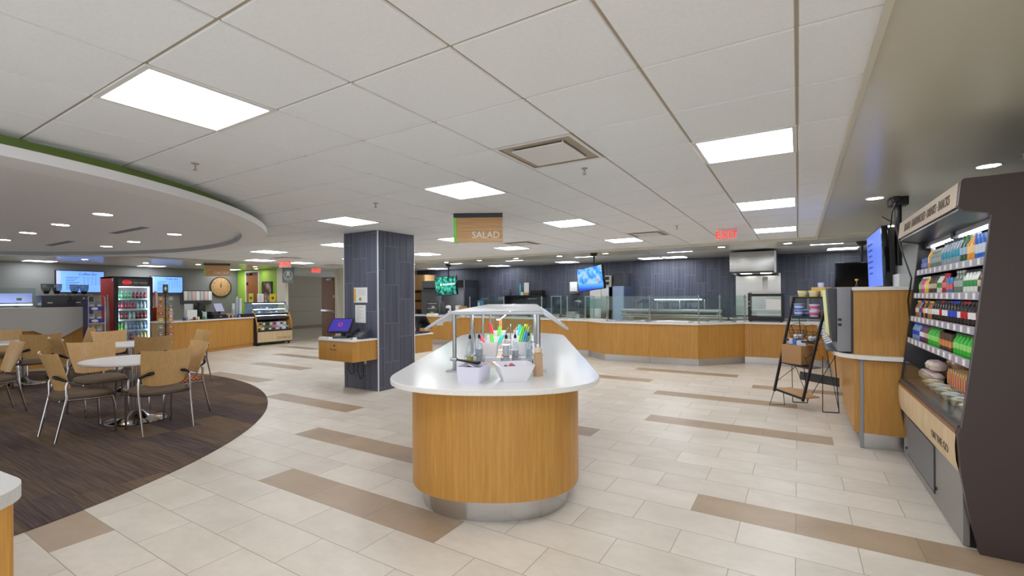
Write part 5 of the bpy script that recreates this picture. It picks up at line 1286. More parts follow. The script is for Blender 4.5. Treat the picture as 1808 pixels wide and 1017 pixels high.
att(MB().hexa([(0.835, 3.622, 0.62), (1.45, 3.622, 0.62), (1.45, 5.398, 0.62), (0.835, 5.398, 0.62), (0.835, 3.622, 0.70), (1.45, 3.622, 0.80), (1.45, 5.398, 0.80), (0.835, 5.398, 0.70)]).build('lower_deck', CHAR, smooth=False), co)
att(MB().hexa([(0.793, 3.622, 0.70), (0.80, 3.622, 0.70), (0.80, 5.398, 0.70), (0.793, 5.398, 0.70), (0.812, 3.622, 0.865), (0.819, 3.622, 0.865), (0.819, 5.398, 0.865), (0.812, 5.398, 0.865)]).build('front_glass', GLASS, smooth=False), co)
att(MB().box(0.775, 3.622, 0.655, 0.835, 5.398, 0.702, 0.003).build('front_sill', plain('dark_steel_sill', (72, 70, 74), 0.3), smooth=False), co)
att(MB().box(0.766, 3.622, 0.648, 0.778, 5.398, 0.672, 0.002).build('bronze_edge', plain('bronze_edge', (132, 92, 56), 0.35)), co)
bm_ = MB(); 
def bp(y): return 0.0
bz = [(0.768, 0.65), (0.764, 0.58), (0.768, 0.50), (0.782, 0.43)]
bm_.strip([(x, 3.622, z) for x, z in bz], [(x, 5.398, z) for x, z in bz]); bm_.strip([(x + 0.02, 3.622, z) for x, z in bz], [(x + 0.02, 5.398, z) for x, z in bz])
bm_.strip([(bz[-1][0], 3.622, bz[-1][1]), (bz[-1][0], 5.398, bz[-1][1])], [(bz[-1][0] + .02, 3.622, bz[-1][1]), (bz[-1][0] + .02, 5.398, bz[-1][1])])
bu = att(bm_.build('wood_bumper', PLANK), co)
M = Matrix.Translation((0.7655, 3.98, 0.515)) @ Matrix.Rotation(math.radians(-5), 4, 'Y') @ Matrix.Rotation(-PI / 2, 4, 'Z') @ Matrix.Rotation(PI / 2, 4, 'X')
att(text('bumper_lettering', 'ON THE GO', 0.075, plain('letter_brown', (96, 84, 72), 0.6), M, None, 0.0008), co)
att(MB().box(0.802, 3.64, 0.012, 0.83, 5.398, 0.43).build('kick_panel', plain('grey_kick', (140, 138, 138), 0.28, metal=0.6), smooth=False), co)
att(MB().box(0.83, 3.66, 0.0, 1.7, 5.38, 0.2).build('cooler_base', BLACK, smooth=False), co)
gr = MB(); gr.box(0.798, 4.28, 0.07, 0.803, 5.2, 0.40)
att(gr.build('grille_plate', plain('grille_dark', (44, 44, 46), 0.5), smooth=False), co)
for k in range(22):
    z = 0.085 + k * 0.0143
    att(MB().hexa([(0.794, 4.29, z), (0.798, 4.29, z), (0.798, 5.19, z), (0.794, 5.19, z), (0.7965, 4.29, z + 0.009), (0.7985, 4.29, z + 0.009), (0.7985, 5.19, z + 0.009), (0.7965, 5.19, z + 0.009)]).build('grille_slat', plain('slat_grey', (112, 112, 114), 0.45), smooth=False), co)
for y in (4.25, 5.25): att(MB().lathe([(0.012, 0), (0.012, 0.01), (0.0, 0.012)], (0.802, y, 0.12), 10, Matrix.Rotation(-PI / 2, 4, 'Y')).build('fixing_knob', BLACK), co)

# bottles -------------------------------------------------------------------
def bottle_proto(kind, body, label, cap, h, r):
    t = thing('drinks_bottle', 'bottle', 'bottle', (0, 0, 0))
    if kind == 'bottle':
        MB().lathe([(r * 0.9, 0), (r, 0.006), (r, h * 0.2), (r * 0.95, h * 0.3), (r, h * 0.4), (r, h * 0.56), (r * 0.85, h * 0.68), (r * 0.42, h * 0.83), (r * 0.38, h * 0.92), (0, h * 0.92)], n=14).build('bottle_body', body, t)
        MB().lathe([(r * 1.015, h * 0.33), (r * 1.02, h * 0.34), (r * 1.02, h * 0.57), (r * 1.01, h * 0.58)], n=14).build('bottle_label', label, t)
        MB().lathe([(r * 0.46, h * 0.9), (r * 0.46, h), (0, h)], n=12).build('bottle_cap', cap, t)
    elif kind == 'can':
        MB().lathe([(r * 0.85, 0), (r, 0.008), (r, h * 0.93), (r * 0.82, h * 0.99), (r * 0.8, h), (0, h - 0.003)], n=16).build('can_body', body, t)
        MB().lathe([(r * 1.01, h * 0.3), (r * 1.012, h * 0.31), (r * 1.012, h * 0.62), (r * 1.01, h * 0.63)], n=16).build('can_label', label, t)
    else:
        MB().box(-r, -r, 0, r, r, h, 0.003).build('carton_body', body, t)
        MB().box(-r - 0.001, -r - 0.001, h * 0.3, r + 0.001, r + 0.001, h * 0.62).build('carton_label', label, t)
    return t
def bc(n, c, rough=0.2): return plain('drink_' + n, c, rough)
KINDS = {
 'energy': ('blue and silver energy drink can', 'can', bc('blue', (30, 110, 210)), bc('silver', (214, 220, 232)), None, 0.165, 0.029),
 'oj': ('orange juice bottle with white label', 'bottle', bc('orange', (240, 156, 30)), bc('paleorange', (246, 214, 150)), bc('silvercap', (190, 190, 190)), 0.185, 0.036),
 'green': ('green mineral water bottle', 'bottle', bc('darkgreen', (24, 90, 52)), bc('paleblue', (170, 196, 230)), bc('greencap', (40, 120, 60)), 0.19, 0.034),
 'tall': ('tall clear blue labelled water bottle', 'bottle', bc('clear', (150, 166, 176)), bc('teal', (58, 160, 190)), bc('dark', (50, 52, 60)), 0.19, 0.034),
 'tea': ('grey green tea bottle', 'bottle', bc('tea', (110, 128, 112)), bc('greylabel', (170, 180, 178)), bc('silvercap', (190, 190, 190)), 0.16, 0.03),
 'bluebox': ('blue drinks carton', 'carton', bc('boxblue', (64, 110, 190)), bc('boxlilac', (150, 150, 214)), None, 0.11, 0.03),
 'milk': ('white milk bottle with green label', 'bottle', bc('milk', (226, 230, 220)), bc('leaf', (66, 150, 84)), bc('black', (28, 28, 30)), 0.155, 0.033),
 'brown': ('brown iced coffee bottle', 'bottle', bc('brown', (84, 58, 44)), bc('cream', (206, 190, 160)), bc('dark', (50, 52, 60)), 0.15, 0.03),
 'pink': ('pink smoothie bottle', 'bottle', bc('pink', (214, 70, 150)), bc('pinklabel', (236, 150, 190)), bc('white', (236, 236, 236)), 0.15, 0.033),
 'yellow': ('yellow juice bottle', 'bottle', bc('yellow', (228, 196, 50)), bc('yellowlabel', (240, 226, 150)), bc('white', (236, 236, 236)), 0.15, 0.033),
 'red': ('red juice bottle', 'bottle', bc('red', (176, 30, 40)), bc('redlabel', (232, 120, 120)), bc('redcap', (200, 40, 40)), 0.155, 0.034),
 'cartoncolour': ('blue and red snack carton', 'carton', bc('cartonblue', (50, 130, 210)), bc('cartonred', (220, 60, 60)), None, 0.12, 0.04),
 'colared': ('dark cola bottle with red label', 'bottle', bc('cola', (30, 18, 16)), bc('colared', (200, 34, 44)), bc('redcap', (200, 40, 40)), 0.158, 0.032),
 'colawhite': ('dark cola bottle with white label', 'bottle', bc('cola', (30, 18, 16)), bc('white', (236, 236, 236)), bc('dark', (50, 52, 60)), 0.158, 0.032),
 'colablue': ('dark cola bottle with blue label', 'bottle', bc('cola', (30, 18, 16)), bc('deepblue', (40, 70, 200)), bc('bluecap', (40, 70, 200)), 0.158, 0.032),
 'gingerpale': ('amber soda bottle with pale label', 'bottle', bc('amber', (170, 110, 50)), bc('pale', (226, 210, 190)), bc('yellowcap', (220, 180, 70)), 0.15, 0.031),
 'greensoda': ('bright green soda bottle', 'bottle', bc('green', (50, 180, 50)), bc('greenlabel', (150, 220, 120)), bc('greencap', (40, 120, 60)), 0.145, 0.031),
 'choc': ('brown carton pack with orange label', 'carton', bc('choc', (74, 56, 46)), bc('orangelabel', (220, 140, 90)), None, 0.13, 0.034),
 'purple': ('purple soda bottle with white label', 'bottle', bc('purple', (90, 40, 130)), bc('white', (236, 236, 236)), bc('purplecap', (80, 40, 120)), 0.15, 0.031),
 'bluewater': ('pale blue water bottle', 'bottle', bc('water', (120, 160, 200)), bc('deepblue', (40, 70, 200)), bc('bluecap', (40, 70, 200)), 0.15, 0.03),
}
PROTO = {}
def put(kind, x, y, z, where, group):
    desc, k, body, lab, cap, h, r = KINDS[kind]; r *= 0.93
    label = desc + ', ' + where
    if kind not in PROTO:
        t = bottle_proto(k, body, lab, cap, h, r); t.location = (x, y, z); t['label'] = label; t['group'] = group; PROTO[kind] = t
        if k == 'carton': t.name = 'drinks_carton'; t['category'] = 'carton'
        if k == 'can': t.name = 'drinks_can'; t['category'] = 'can'
        return t
    return dup(PROTO[kind], (x, y, z), R.uniform(0, 0.3) if k != 'carton' else 0, label, group)
rows = [(0, 'top', ['energy'] * 4 + ['oj'] * 2 + ['green'] * 2 + ['tall'] * 6 + ['tea'] * 5 + ['oj'] + ['bluebox'] * 3),
        (1, 'second', ['yellow', 'brown'] + ['milk'] * 4 + ['colared'] * 0 + ['tea'] * 3 + ['cartoncolour'] * 2 + ['red'] * 2 + ['milk'] * 2 + ['brown'] * 4 + ['yellow'] * 2 + ['pink'] * 2 + ['greensoda']),
        (2, 'third', ['colared', 'colawhite', 'colawhite', 'colared', 'colared', 'colawhite', 'colablue', 'colablue', 'colablue', 'colawhite', 'colawhite', 'colared', 'colawhite', 'colawhite', 'colawhite', 'gingerpale', 'gingerpale', 'colawhite', 'gingerpale', 'colared', 'bluewater', 'gingerpale', 'gingerpale']),
        (3, 'fourth', ['greensoda'] * 6 + ['choc'] * 4 + ['greensoda'] * 5 + ['brown'] * 2 + ['purple'] * 2 + ['bluewater'] * 4)]
for si, sn, seq in rows:
    z, x = shelves[si]; y = 3.665; cnt = {}
    gapx = (1.70 - sum(2 * KINDS[k][6] for k in seq)) / len(seq)
    for n_, k in enumerate(seq):
        r = KINDS[k][6]; y += r
        put(k, x + 0.012 + r, y, z - 0.004, '%s from the near end, %s cooler shelf' % (ORD[n_], sn), 'drinks on the %s cooler shelf' % sn)
        if False:
            put(k, x + 0.012 + 3.2 * r, y, z - 0.004, 'behind the %s from near end, %s cooler shelf' % (ORD[n_], sn), 'drinks on the %s cooler shelf' % sn)
        y += r + gapx
# chilled food on the lower deck
def deck(x): return 0.701 + (x - 0.835) * 0.1 / 0.615
for k in range(9):
    y = 4.42 + k * 0.062
    t = thing('sandwich_pack', 'wedge sandwich pack with orange label leaning in the cooler deck, %s from the near end' % ORD[k], 'sandwich', (1.06, y, deck(1.06)), 0.15, 'sandwich packs on the cooler deck')
    MB().hexa([(-0.06, -0.016, 0), (0.06, -0.016, 0), (0.06, 0.016, 0), (-0.06, 0.016, 0), (-0.05, 0.01, 0.13), (0.05, 0.01, 0.13), (0.05, 0.03, 0.13), (-0.05, 0.03, 0.13)], 0.004).build('pack', plain('sandwich_tan', (206, 170, 120), 0.4), t)
    MB().hexa([(-0.064, -0.012, 0.02), (-0.0605, -0.012, 0.02), (-0.0605, 0.012, 0.02), (-0.064, 0.012, 0.02), (-0.056, 0.012, 0.11), (-0.0525, 0.012, 0.11), (-0.0525, 0.026, 0.11), (-0.056, 0.026, 0.11)]).build('pack_label', plain(['pack_orange', 'pack_pink'][k % 2], [(226, 150, 60), (226, 130, 140)][k % 2], 0.5), t, smooth=False)
for k, (x, y) in enumerate(((0.92, 3.95), (0.91, 4.15), (0.91, 4.34), (0.91, 4.53), (0.91, 4.72), (0.91, 4.91))):
    t = thing('salad_tub', 'clear plastic salad tub with white label at the cooler front, %s from the near end' % ORD[k], 'salad tub', (x, y, deck(x + 0.07)), 0, 'clear tubs at the cooler front')
    MB().lathe([(0.05, 0), (0.066, 0.03), (0.068, 0.036), (0.05, 0.046), (0.0, 0.048)], n=18).build('tub', plain(['tub_pale', 'tub_tan'][k % 2], [(206, 204, 196), (196, 176, 146)][k % 2], 0.25), t)
    MB().box(-0.03, -0.03, 0.047, 0.03, 0.03, 0.05).build('tub_label', PAPER, t, smooth=False)
for k in range(12):
    x, y = 1.2 + 0.12 * (k % 2), 4.05 + 0.1 * k
    c = [(70, 50, 110), (196, 30, 40), (40, 40, 48), (210, 200, 190), (120, 80, 70), (170, 150, 140)][k % 6]
    t = thing('snack_bag', '%s snack bag at the back of the cooler deck, %s from the near end' % (['purple', 'red', 'black', 'pale', 'brown', 'beige'][k % 6], ORD[k]), 'snack bag', (x, y, deck(x + 0.05)), 0.2 * (k % 3), 'snack bags on the cooler deck')
    MB().hexa([(-0.02, -0.055, 0), (0.03, -0.055, 0), (0.03, 0.055, 0), (-0.02, 0.055, 0), (0.0, -0.05, 0.17), (0.01, -0.05, 0.17), (0.01, 0.05, 0.17), (0.0, 0.05, 0.17)], 0.006).build('bag', plain('bag_%d' % (k % 6), c, 0.3), t)
for k in range(15):
    lay = 0 if k < 9 else 1; q = k - 9 * lay
    x, y = 0.95 + 0.135 * (q % 3) + 0.03 * lay, 5.06 + 0.125 * (q // 3) + 0.05 * lay
    c = k % 3
    t = thing('bread_pack', '%s clear wrapped bread pack in the far %s layer of the cooler deck, %s one' % (['pale', 'brown', 'grey'][c], ['lower', 'upper'][lay], ORD[q]), 'bread pack', (x, y, deck(x + 0.06) + 0.082 * lay), 0.3 * c, 'bread packs at the far end of the cooler deck')
    MB().lathe([(0.035, 0), (0.058, 0.016), (0.062, 0.05), (0.045, 0.075), (0.0, 0.08)], n=14).build('pack', plain(['pack_pale', 'pack_brown', 'pack_grey'][c], [(206, 190, 176), (160, 122, 100), (176, 172, 174)][c], 0.3), t)
    MB().box(-0.03, -0.02, 0.078, 0.03, 0.02, 0.082).build('pack_label', PAPER if c else plain('label_rose', (196, 150, 170), 0.5), t, smooth=False)
# ================================================================ BLACK DISPLAY RACK
L0, R0, L1, R1 = Vector((-0.28, 7.16, 0.17)), Vector((0.04, 6.83, 0.13)), Vector((-0.05, 7.30, 1.43)), Vector((0.31, 6.97, 1.43))
wv = (R1 - L1).normalized(); nb = Vector((-wv.y, wv.x, 0)).normalized()
dr = thing('display_rack', 'black leaning metal display rack with wire legs beside the soda counter', 'display rack', (0.05, 7.05, 0))
def bar(A, B, s=0.014):
    m = MB(); d = (B - A); q = d.to_track_quat('Z', 'Y').to_matrix().to_4x4()
    m.ob((A + B) / 2, (s * 2, s * 2, d.length), M=Matrix.Rotation(math.atan2(wv.y, wv.x), 4, 'Z') @ Matrix.Rotation(-math.acos(max(-1, min(1, d.normalized().z))), 4, 'X') if False else q)
    return m
att(bar(L0, L1, 0.013).build('rack_upright', BLACK, smooth=False), dr); att(bar(R0, R1, 0.013).build('rack_upright', BLACK, smooth=False), dr)
lev = [0.03, 0.32, 0.56, 0.80, 1.0]
SH = []
for k, f in enumerate(lev):
    a, b = L0.lerp(L1, f), R0.lerp(R1, f)
    dpt = 0.26 if f > 0.7 or f < 0.1 else 0.17
    c, e = b + nb * dpt, a + nb * dpt
    m = MB(); m.hexa([tuple(p + Vector((0, 0, -0.012))) for p in (a, b, c, e)] + [tuple(p) for p in (a, b, c, e)])
    att(m.build('rack_shelf', [KRAFT, CHAR, KRAFT, BLACK, BLACK][k] if k != 1 else BLACK, smooth=False), dr)
    att(bar(a + Vector((0, 0, -0.01)), b + Vector((0, 0, -0.01)), 0.012).build('rack_bar', BLACK, smooth=False), dr)
    SH.append((a, b, dpt))
RF = [Vector((0.42, 6.97, 0.006)), Vector((0.10, 7.42, 0.006))]
for top, low, foot in ((R0.lerp(R1, 0.78), R0, RF[0]), (L0.lerp(L1, 0.78), L0, RF[1])):
    bk = top + nb * 0.16
    att(MB().tube([bk, bk.lerp(foot, 0.6), foot], 0.006, 6).build('wire_leg', BLACK), dr)
    att(MB().tube([foot + Vector((-0.17, -0.05, 0)), foot], 0.006, 6).build('wire_foot', BLACK), dr)
    att(MB().tube([foot + Vector((-0.17, -0.05, 0)), low.lerp(top, 0.55) + nb * 0.15], 0.005, 6).build('wire_leg', BLACK), dr)
    att(MB().tube([low + Vector((0, 0, 0.0)), Vector((low.x - 0.05, low.y - 0.1, 0.006)), Vector((low.x + 0.12, low.y - 0.04, 0.006)), low + Vector((0.1, 0.02, 0.03))], 0.005, 6).build('wire_foot', BLACK), dr) if low is L0 else None
for fa, fb in ((0.1, 0.5), (0.3, 0.7)):
    att(MB().tube([L0.lerp(L1, fa), R0.lerp(R1, fb) + nb * 0.05], 0.004, 6).build('cross_brace', BLACK), dr)
    att(MB().tube([R0.lerp(R1, fa), L0.lerp(L1, fb) + nb * 0.05], 0.004, 6).build('cross_brace', BLACK), dr)
att(MB().tube([RF[0] + Vector((0, 0, 0.02)), R0.lerp(R1, 0.6) + nb * 0.1, ], 0.004, 6).build('cross_brace', BLACK), dr)
att(MB().tube([RF[1] + Vector((0, 0, 0.02)), RF[0].lerp(R1 + nb * 0.1, 0.5)], 0.004, 6).build('cross_brace', BLACK), dr)
bd = MB(); mid = (L0 + R0) / 2 + nb * 0.36
bd.ob((mid.x + 0.1, mid.y + 0.02, 0.36), (0.56, 0.012, 0.11), math.atan2(wv.y, wv.x)); att(bd.build('lower_band', CHAR, smooth=False), dr)
def on_shelf(k, u, v, dz=0.0):
    a, b, d = SH[k]; p = a.lerp(b, u) + nb * (d * v); return (p.x, p.y, p.z + dz)
def noodle(label, loc, c1, c2, r=0.062, h=0.08):
    t = thing('noodle_cup', label, 'noodle cup', loc, R.uniform(0, 3), 'noodle cups on the black rack')
    MB().lathe([(r * 0.78, 0), (r * 0.97, h - 0.006), (r * 0.97, h - 0.004)], n=20).build('cup_body', c1, t)
    MB().lathe([(r * 0.86, h * 0.3), (r * 0.955, h * 0.7)], n=20).build('cup_band', c2, t)
    MB().lathe([(r * 0.97, h - 0.006), (r * 1.03, h - 0.004), (r * 1.03, h), (0, h + 0.001)], n=20).build('cup_lid', PAPER, t)
CUPB, CUPP, CUPY = plain('cup_blue', (60, 110, 190), 0.4), plain('cup_pink', (214, 84, 130), 0.4), plain('cup_yellow', (244, 214, 40), 0.4)
LIL = plain('cup_lilac', (200, 198, 226), 0.4)
for k, u in enumerate((0.16, 0.50, 0.84)): noodle('yellow noodle cup on the rack top, %s from the left' % ORD[k], on_shelf(4, u, 0.25), CUPY, LIL)
for k, (u, dz, c, n_) in enumerate(((0.16, 0, CUPB, 'lower left blue'), (0.64, 0, CUPP, 'lower right pink'), (0.16, 0.082, CUPB, 'upper left blue'), (0.64, 0.082, CUPP, 'upper right pink'))): noodle(n_ + ' noodle cup of the stacks on the second rack shelf', on_shelf(3, u, 0.28, dz), LIL if c is CUPP else c, c if c is CUPP else LIL)
noodle('blue noodle cup behind the left stack on the rack', on_shelf(3, 0.1, 0.78), CUPB, LIL); noodle('pink noodle cup behind the right stack on the rack', on_shelf(3, 0.62, 0.78), CUPP, LIL)
p = on_shelf(4, 0.5, 0.7); tag(MB().ob((p[0], p[1], p[2] + 0.062), (0.2, 0.1, 0.124), math.atan2(wv.y, wv.x), 0.003).build('mustard_box', plain('mustard_card', (206, 170, 84), 0.5)), 'mustard yellow box behind the noodle cups on the rack top', 'box')
p = (p[0], p[1], p[2] + 0.124); tag(MB().lathe([(0.032, 0), (0.036, 0.05), (0.03, 0.06), (0, 0.06)], p, 16).build('grey_tub', LIL), 'small pale tub on top of the mustard yellow box', 'tub')
for k, (u, l) in enumerate(((0.27, 'left'), (0.74, 'right'))):
    t = thing('wire_basket', 'dark wire fruit basket on the middle rack shelf, the %s one' % l, 'basket', on_shelf(2, u, 0.45), 0, 'wire baskets on the black rack')
    for j, (r, z) in enumerate(((0.06, 0.004), (0.085, 0.04), (0.1, 0.08), (0.105, 0.12))): MB().tube([(r * math.cos(2 * PI * q / 24), r * math.sin(2 * PI * q / 24), z) for q in range(24)], 0.003, 5, closed=True).build('wire_ring', BLACK, t)
    for q in range(10):
        a = 2 * PI * q / 10
        MB().tube([(0.06 * math.cos(a), 0.06 * math.sin(a), 0.004), (0.09 * math.cos(a + .15), 0.09 * math.sin(a + .15), 0.05), (0.105 * math.cos(a + .3), 0.105 * math.sin(a + .3), 0.12)], 0.002, 4).build('wire_rib', BLACK, t)
    MB().tube([(-0.105, 0, 0.12), (-0.07, 0, 0.19), (0, 0, 0.215), (0.07, 0, 0.19), (0.105, 0, 0.12)], 0.003, 5).build('basket_handle', BLACK, t)
    for q in range(3):
        x, y, z = on_shelf(2, u, 0.45)
        tag(MB().lathe([(0.0, 0), (0.025, 0.008), (0.034, 0.034), (0.025, 0.06), (0, 0.066)], (x + 0.035 * math.cos(2.1 * q), y + 0.035 * math.sin(2.1 * q), z + 0.006), 14).build('packet_roll', [LIL, plain('roll_brown', (120, 92, 80), 0.5), PAPER][q]), ['lilac', 'brown', 'white'][q] + ' wrapped roll in the %s wire basket' % l, 'roll')
p = on_shelf(1, 0.4, 0.5); tag(MB().ob((p[0], p[1], p[2] + 0.12), (0.3, 0.2, 0.24), math.atan2(wv.y, wv.x), 0.004).build('cardboard_carton', CARDB), 'open brown cardboard carton on the lower rack shelf', 'carton')
for q in range(4):
    pp = on_shelf(1, 0.2 + 0.13 * q, 0.45); tag(MB().ob((pp[0], pp[1], pp[2] + 0.275), (0.045, 0.12, 0.07), 0.4 + q * 0.2, 0.008).build('snack_packet', [LIL, CUPB, PAPER, LIL][q]), '%s snack packet sticking out of the cardboard carton' % ['leftmost', 'second', 'third', 'rightmost'][q], 'snack packet')

# ================================================================ COFFEE BAR (far left)
# sloping quartz faced bar front
qb = thing('coffee_bar', 'coffee bar with a grey quartz face sloping over an oak base', 'bar', (-13.8, 1.5, 0))
Tyz = Matrix(((0, 0, 1, 0), (1, 0, 0, 0), (0, 1, 0, 0), (0, 0, 0, 1)))
att(MB().prism([(-1.5, 1.285), (3.92, 1.285), (3.92, 0.9), (3.46, 0.61), (3.30, 0.61), (3.30, 0.66), (3.06, 0.80), (-1.5, 0.73)], -14.1, -13.56, Tyz).build('quartz_face', QUARTZG, smooth=False), qb)
att(MB().box(-14.05, -1.5, 0.0, -13.66, 3.95, 1.20).build('oak_base', OAK, smooth=False), qb)
tag(MB().box(-13.98, 2.1, 1.286, -13.97, 3.18, 1.70).build('glass_screen', GLASSG, smooth=False), 'clear glass guard on top of the grey quartz bar', 'glass guard')
t = thing('reflection_strip', 'thin bright strip standing in for light reflections in the bar glass', 'lamp', (-14.06, 2.6, 1.286)); MB().box(-0.02, -0.55, 0.045, 0.02, 0.55, 0.075).build('lamp_tube', plain('strip_glow', (240, 246, 255), 0.5, emit=4), t, smooth=False)  # glowing strip stands in for light strip reflections in the glass
for y in (-0.5, 0.0, 0.5): MB().box(-0.015, y - 0.015, 0, 0.015, y + 0.015, 0.046).build('strip_foot', ALU, t, smooth=False)
t = thing('reflection_panel', 'small lavender lit panel standing in for a screen reflection in the bar glass', 'display', (-14.25, 2.95, 1.286)); MB().box(-0.012, -0.24, 0.1, 0.012, 0.24, 0.30, 0.003).build('reflection_face', plain('lavender_lit', (170, 170, 236), 0.4, emit=0.5), t); MB().box(0.012, 0.0, 0.15, 0.0135, 0.08, 0.2).build('reflection_emblem', plain('olive_emblem', (130, 118, 80), 0.5), t, smooth=False)  # lavender panel stands in for a screen reflected in the glass
MB().box(-0.03, -0.02, 0.0, 0.03, 0.02, 0.1).build('reflection_stand', CHAR, t, smooth=False)
tag(MB().box(-14.05, 2.02, 1.286, -13.95, 2.09, 1.72).build('white_post', WHITE, smooth=False), 'white box edge at the left picture border on the bar', 'post')
HOP = glass('smoked_hopper', (176, 184, 182), 0.2)
for y, l in ((3.40, 'left'), (4.0, 'right')):
    t = thing('coffee_machine', 'charcoal coffee machine with twin clear bean hoppers, the %s one' % l, 'coffee machine', (-14.35 if l == 'right' else -13.85, y, 1.286 if l == 'left' else 0.9), 0, 'coffee machines on the bar')
    z0 = 0.0 if l == 'left' else 0.386
    MB().box(-0.2, -0.2, 0 if l == 'left' else 0.0, 0.2, 0.2, z0 + 0.25, 0.006).build('machine_body', plain('machine_slate', (66, 66, 76), 0.4), t)
    MB().box(0.2, -0.11, z0 + 0.085, 0.203, -0.03, z0 + 0.105).build('badge', PAPER, t, smooth=False)
    MB().box(-0.2, -0.19, z0 + 0.275, 0.2, 0.2, z0 + 0.285, 0.002).build('cup_rail', ALU, t)
    for sx in (-0.18, 0.18):
        for sy in (-0.17, 0.18): MB().cyl((sx, sy, z0 + 0.25), (sx, sy, z0 + 0.278), 0.006, n=6).build('rail_post', ALU, t)
    for s in (-0.085, 0.085):
        MB().lathe([(0.03, z0 + 0.285), (0.045, z0 + 0.31), (0.075, z0 + 0.38), (0.082, z0 + 0.43), (0.082, z0 + 0.49)], (0.02, s, 0), 18).build('bean_hopper', HOP, t)
        MB().lathe([(0.085, z0 + 0.49), (0.085, z0 + 0.502), (0.0, z0 + 0.505)], (0.02, s, 0), 18).build('hopper_lid', CHAR, t)
        MB().lathe([(0.0, z0 + 0.295), (0.042, z0 + 0.3), (0.06, z0 + 0.35), (0.0, z0 + 0.36)], (0.02, s, 0), 14).build('coffee_beans', plain('beans', (50, 38, 32), 0.6), t)
bk_ = thing('back_counter', 'oak back counter behind the coffee bar carrying the right coffee machine', 'counter', (-14.6, 3.3, 0))
att(MB().box(-15.1, 1.0, 0, -14.13, 4.4, 0.862).build('oak_base', OAK, smooth=False), bk_); att(MB().box(-15.12, 0.98, 0.862, -14.12, 4.42, 0.9).build('quartz_top', QUARTZ, smooth=False), bk_)
t = thing('steam_wand', 'dark steam taps between the coffee machines', 'steam tap', (-13.8, 3.72, 1.286))
for k, y in enumerate((-0.06, 0.06)):
    MB().tube([(0, y, 0), (0, y, 0.14), (0.03, y + 0.02, 0.18), (0.05, y + 0.04, 0.1)], 0.008, 6).build('tap_tube', CHAR, t); MB().box(-0.03, y - 0.03, 0.12, 0.0, y + 0.03, 0.14, 0.004).build('tap_knob', BLACK, t)

# menu screens on the grey wall
def menu_tv(label, y0, y1, z0, z1, title, cols):
    t = thing('menu_screen', label, 'screen', (-17.25, (y0 + y1) / 2, (z0 + z1) / 2), 0, 'coffee bar menu screens')
    w, h = (y1 - y0) / 2, (z1 - z0) / 2
    b = MB().box(-0.046, -w, -h, 0.03, w, h, 0.006).build('screen_housing', BLACK, t)
    MB().box(0.03, -w + 0.02, -h + 0.02, 0.032, w - 0.02, h - 0.02).build('screen_panel', plain('menu_sky', (108, 158, 240), 0.3, emit=0.8), b, smooth=False)
    MB().box(0.032, -w + 0.02, -h + 0.02, 0.033, -w + 0.02 + 0.17 * w, h - 0.02).build('side_band', plain('menu_side', (150, 160, 230), 0.3, emit=0.8), b, smooth=False)
    ink = plain('menu_text', (40, 70, 150), 0.5, emit=0.1)
    text('title', title, 0.09 * h / 0.3, ink, Matrix.Translation((0.0335, w * 0.3, h * 0.68)) @ Matrix.Rotation(PI / 2, 4, 'Z') @ Matrix.Rotation(PI / 2, 4, 'X'), b, 0.0005)
    m = MB()
    for k in range(8):
        z = h * 0.36 - k * h * 0.15
        m.box(0.033, -w * 0.6, z, 0.0336, -w * (0.05 + 0.1 * (k % 3)), z + h * 0.035)
        for c in range(cols if k < 5 else 1): m.box(0.033, w * (0.1 + 0.16 * c), z, 0.0336, w * (0.17 + 0.16 * c), z + h * 0.03)
    m.build('menu_lines', ink, b, smooth=False)
menu_tv('large wall menu screen headed Coffee Bar above the coffee machines', 4.31, 5.37, 1.635, 2.26, 'Coffee Bar', 5)
menu_tv('smaller wall menu screen right of the red drinks fridge', 6.5, 7.40, 1.63, 2.17, 'Coffee Bar', 5)
t = thing('round_clock', 'big round tan wall clock on the grey wall', 'clock', (-17.3, 8.60, 1.855))
Tx = Matrix.Rotation(PI / 2, 4, 'Y')
MB().lathe([(0.0, 0.0), (0.345, 0.0), (0.36, 0.02), (0.35, 0.045), (0.325, 0.045), (0.32, 0.03), (0.0, 0.03)], n=48, M=Tx).build('clock_rim', plain('clock_rim', (60, 46, 36), 0.4), t)
MB().lathe([(0.0, 0.032), (0.326, 0.032), (0.326, 0.036), (0.0, 0.036)], n=48, M=Tx).build('clock_face', wood('clock_wood', (160, 122, 78), (192, 154, 104), 0.5, 'Y', 0.3), t)
DKB = plain('clock_ink', (70, 50, 36), 0.5)
for k in range(12):
    a = PI / 6 * k
    num = ['12', '1', '2', '3', '4', '5', '6', '7', '8', '9', '10', '11'][k]
    text('numeral', num, 0.075, DKB, Matrix.Translation((0.0365, 0.26 * math.sin(a), 0.26 * math.cos(a))) @ Matrix.Rotation(PI / 2, 4, 'Z') @ Matrix.Rotation(PI / 2, 4, 'X'), t, 0.001)
for ang, L, w in ((math.radians(-8), 0.15, 0.012), (math.radians(12), 0.2, 0.008)):
    MB().hexa([(0.037, -w * math.cos(ang), w * math.sin(ang)), (0.037, w * math.cos(ang), -w * math.sin(ang)), (0.037, L * math.sin(ang) + 0.003, L * math.cos(ang)), (0.037, L * math.sin(ang) - 0.003, L * math.cos(ang)),
               (0.041, -w * math.cos(ang), w * math.sin(ang)), (0.041, w * math.cos(ang), -w * math.sin(ang)), (0.041, L * math.sin(ang) + 0.003, L * math.cos(ang)), (0.041, L * math.sin(ang) - 0.003, L * math.cos(ang))]).build('clock_hand', BLACK, t, smooth=False)
MB().lathe([(0.02, 0.036), (0.02, 0.045), (0, 0.046)], n=16, M=Tx).build('clock_boss', DKB, t)
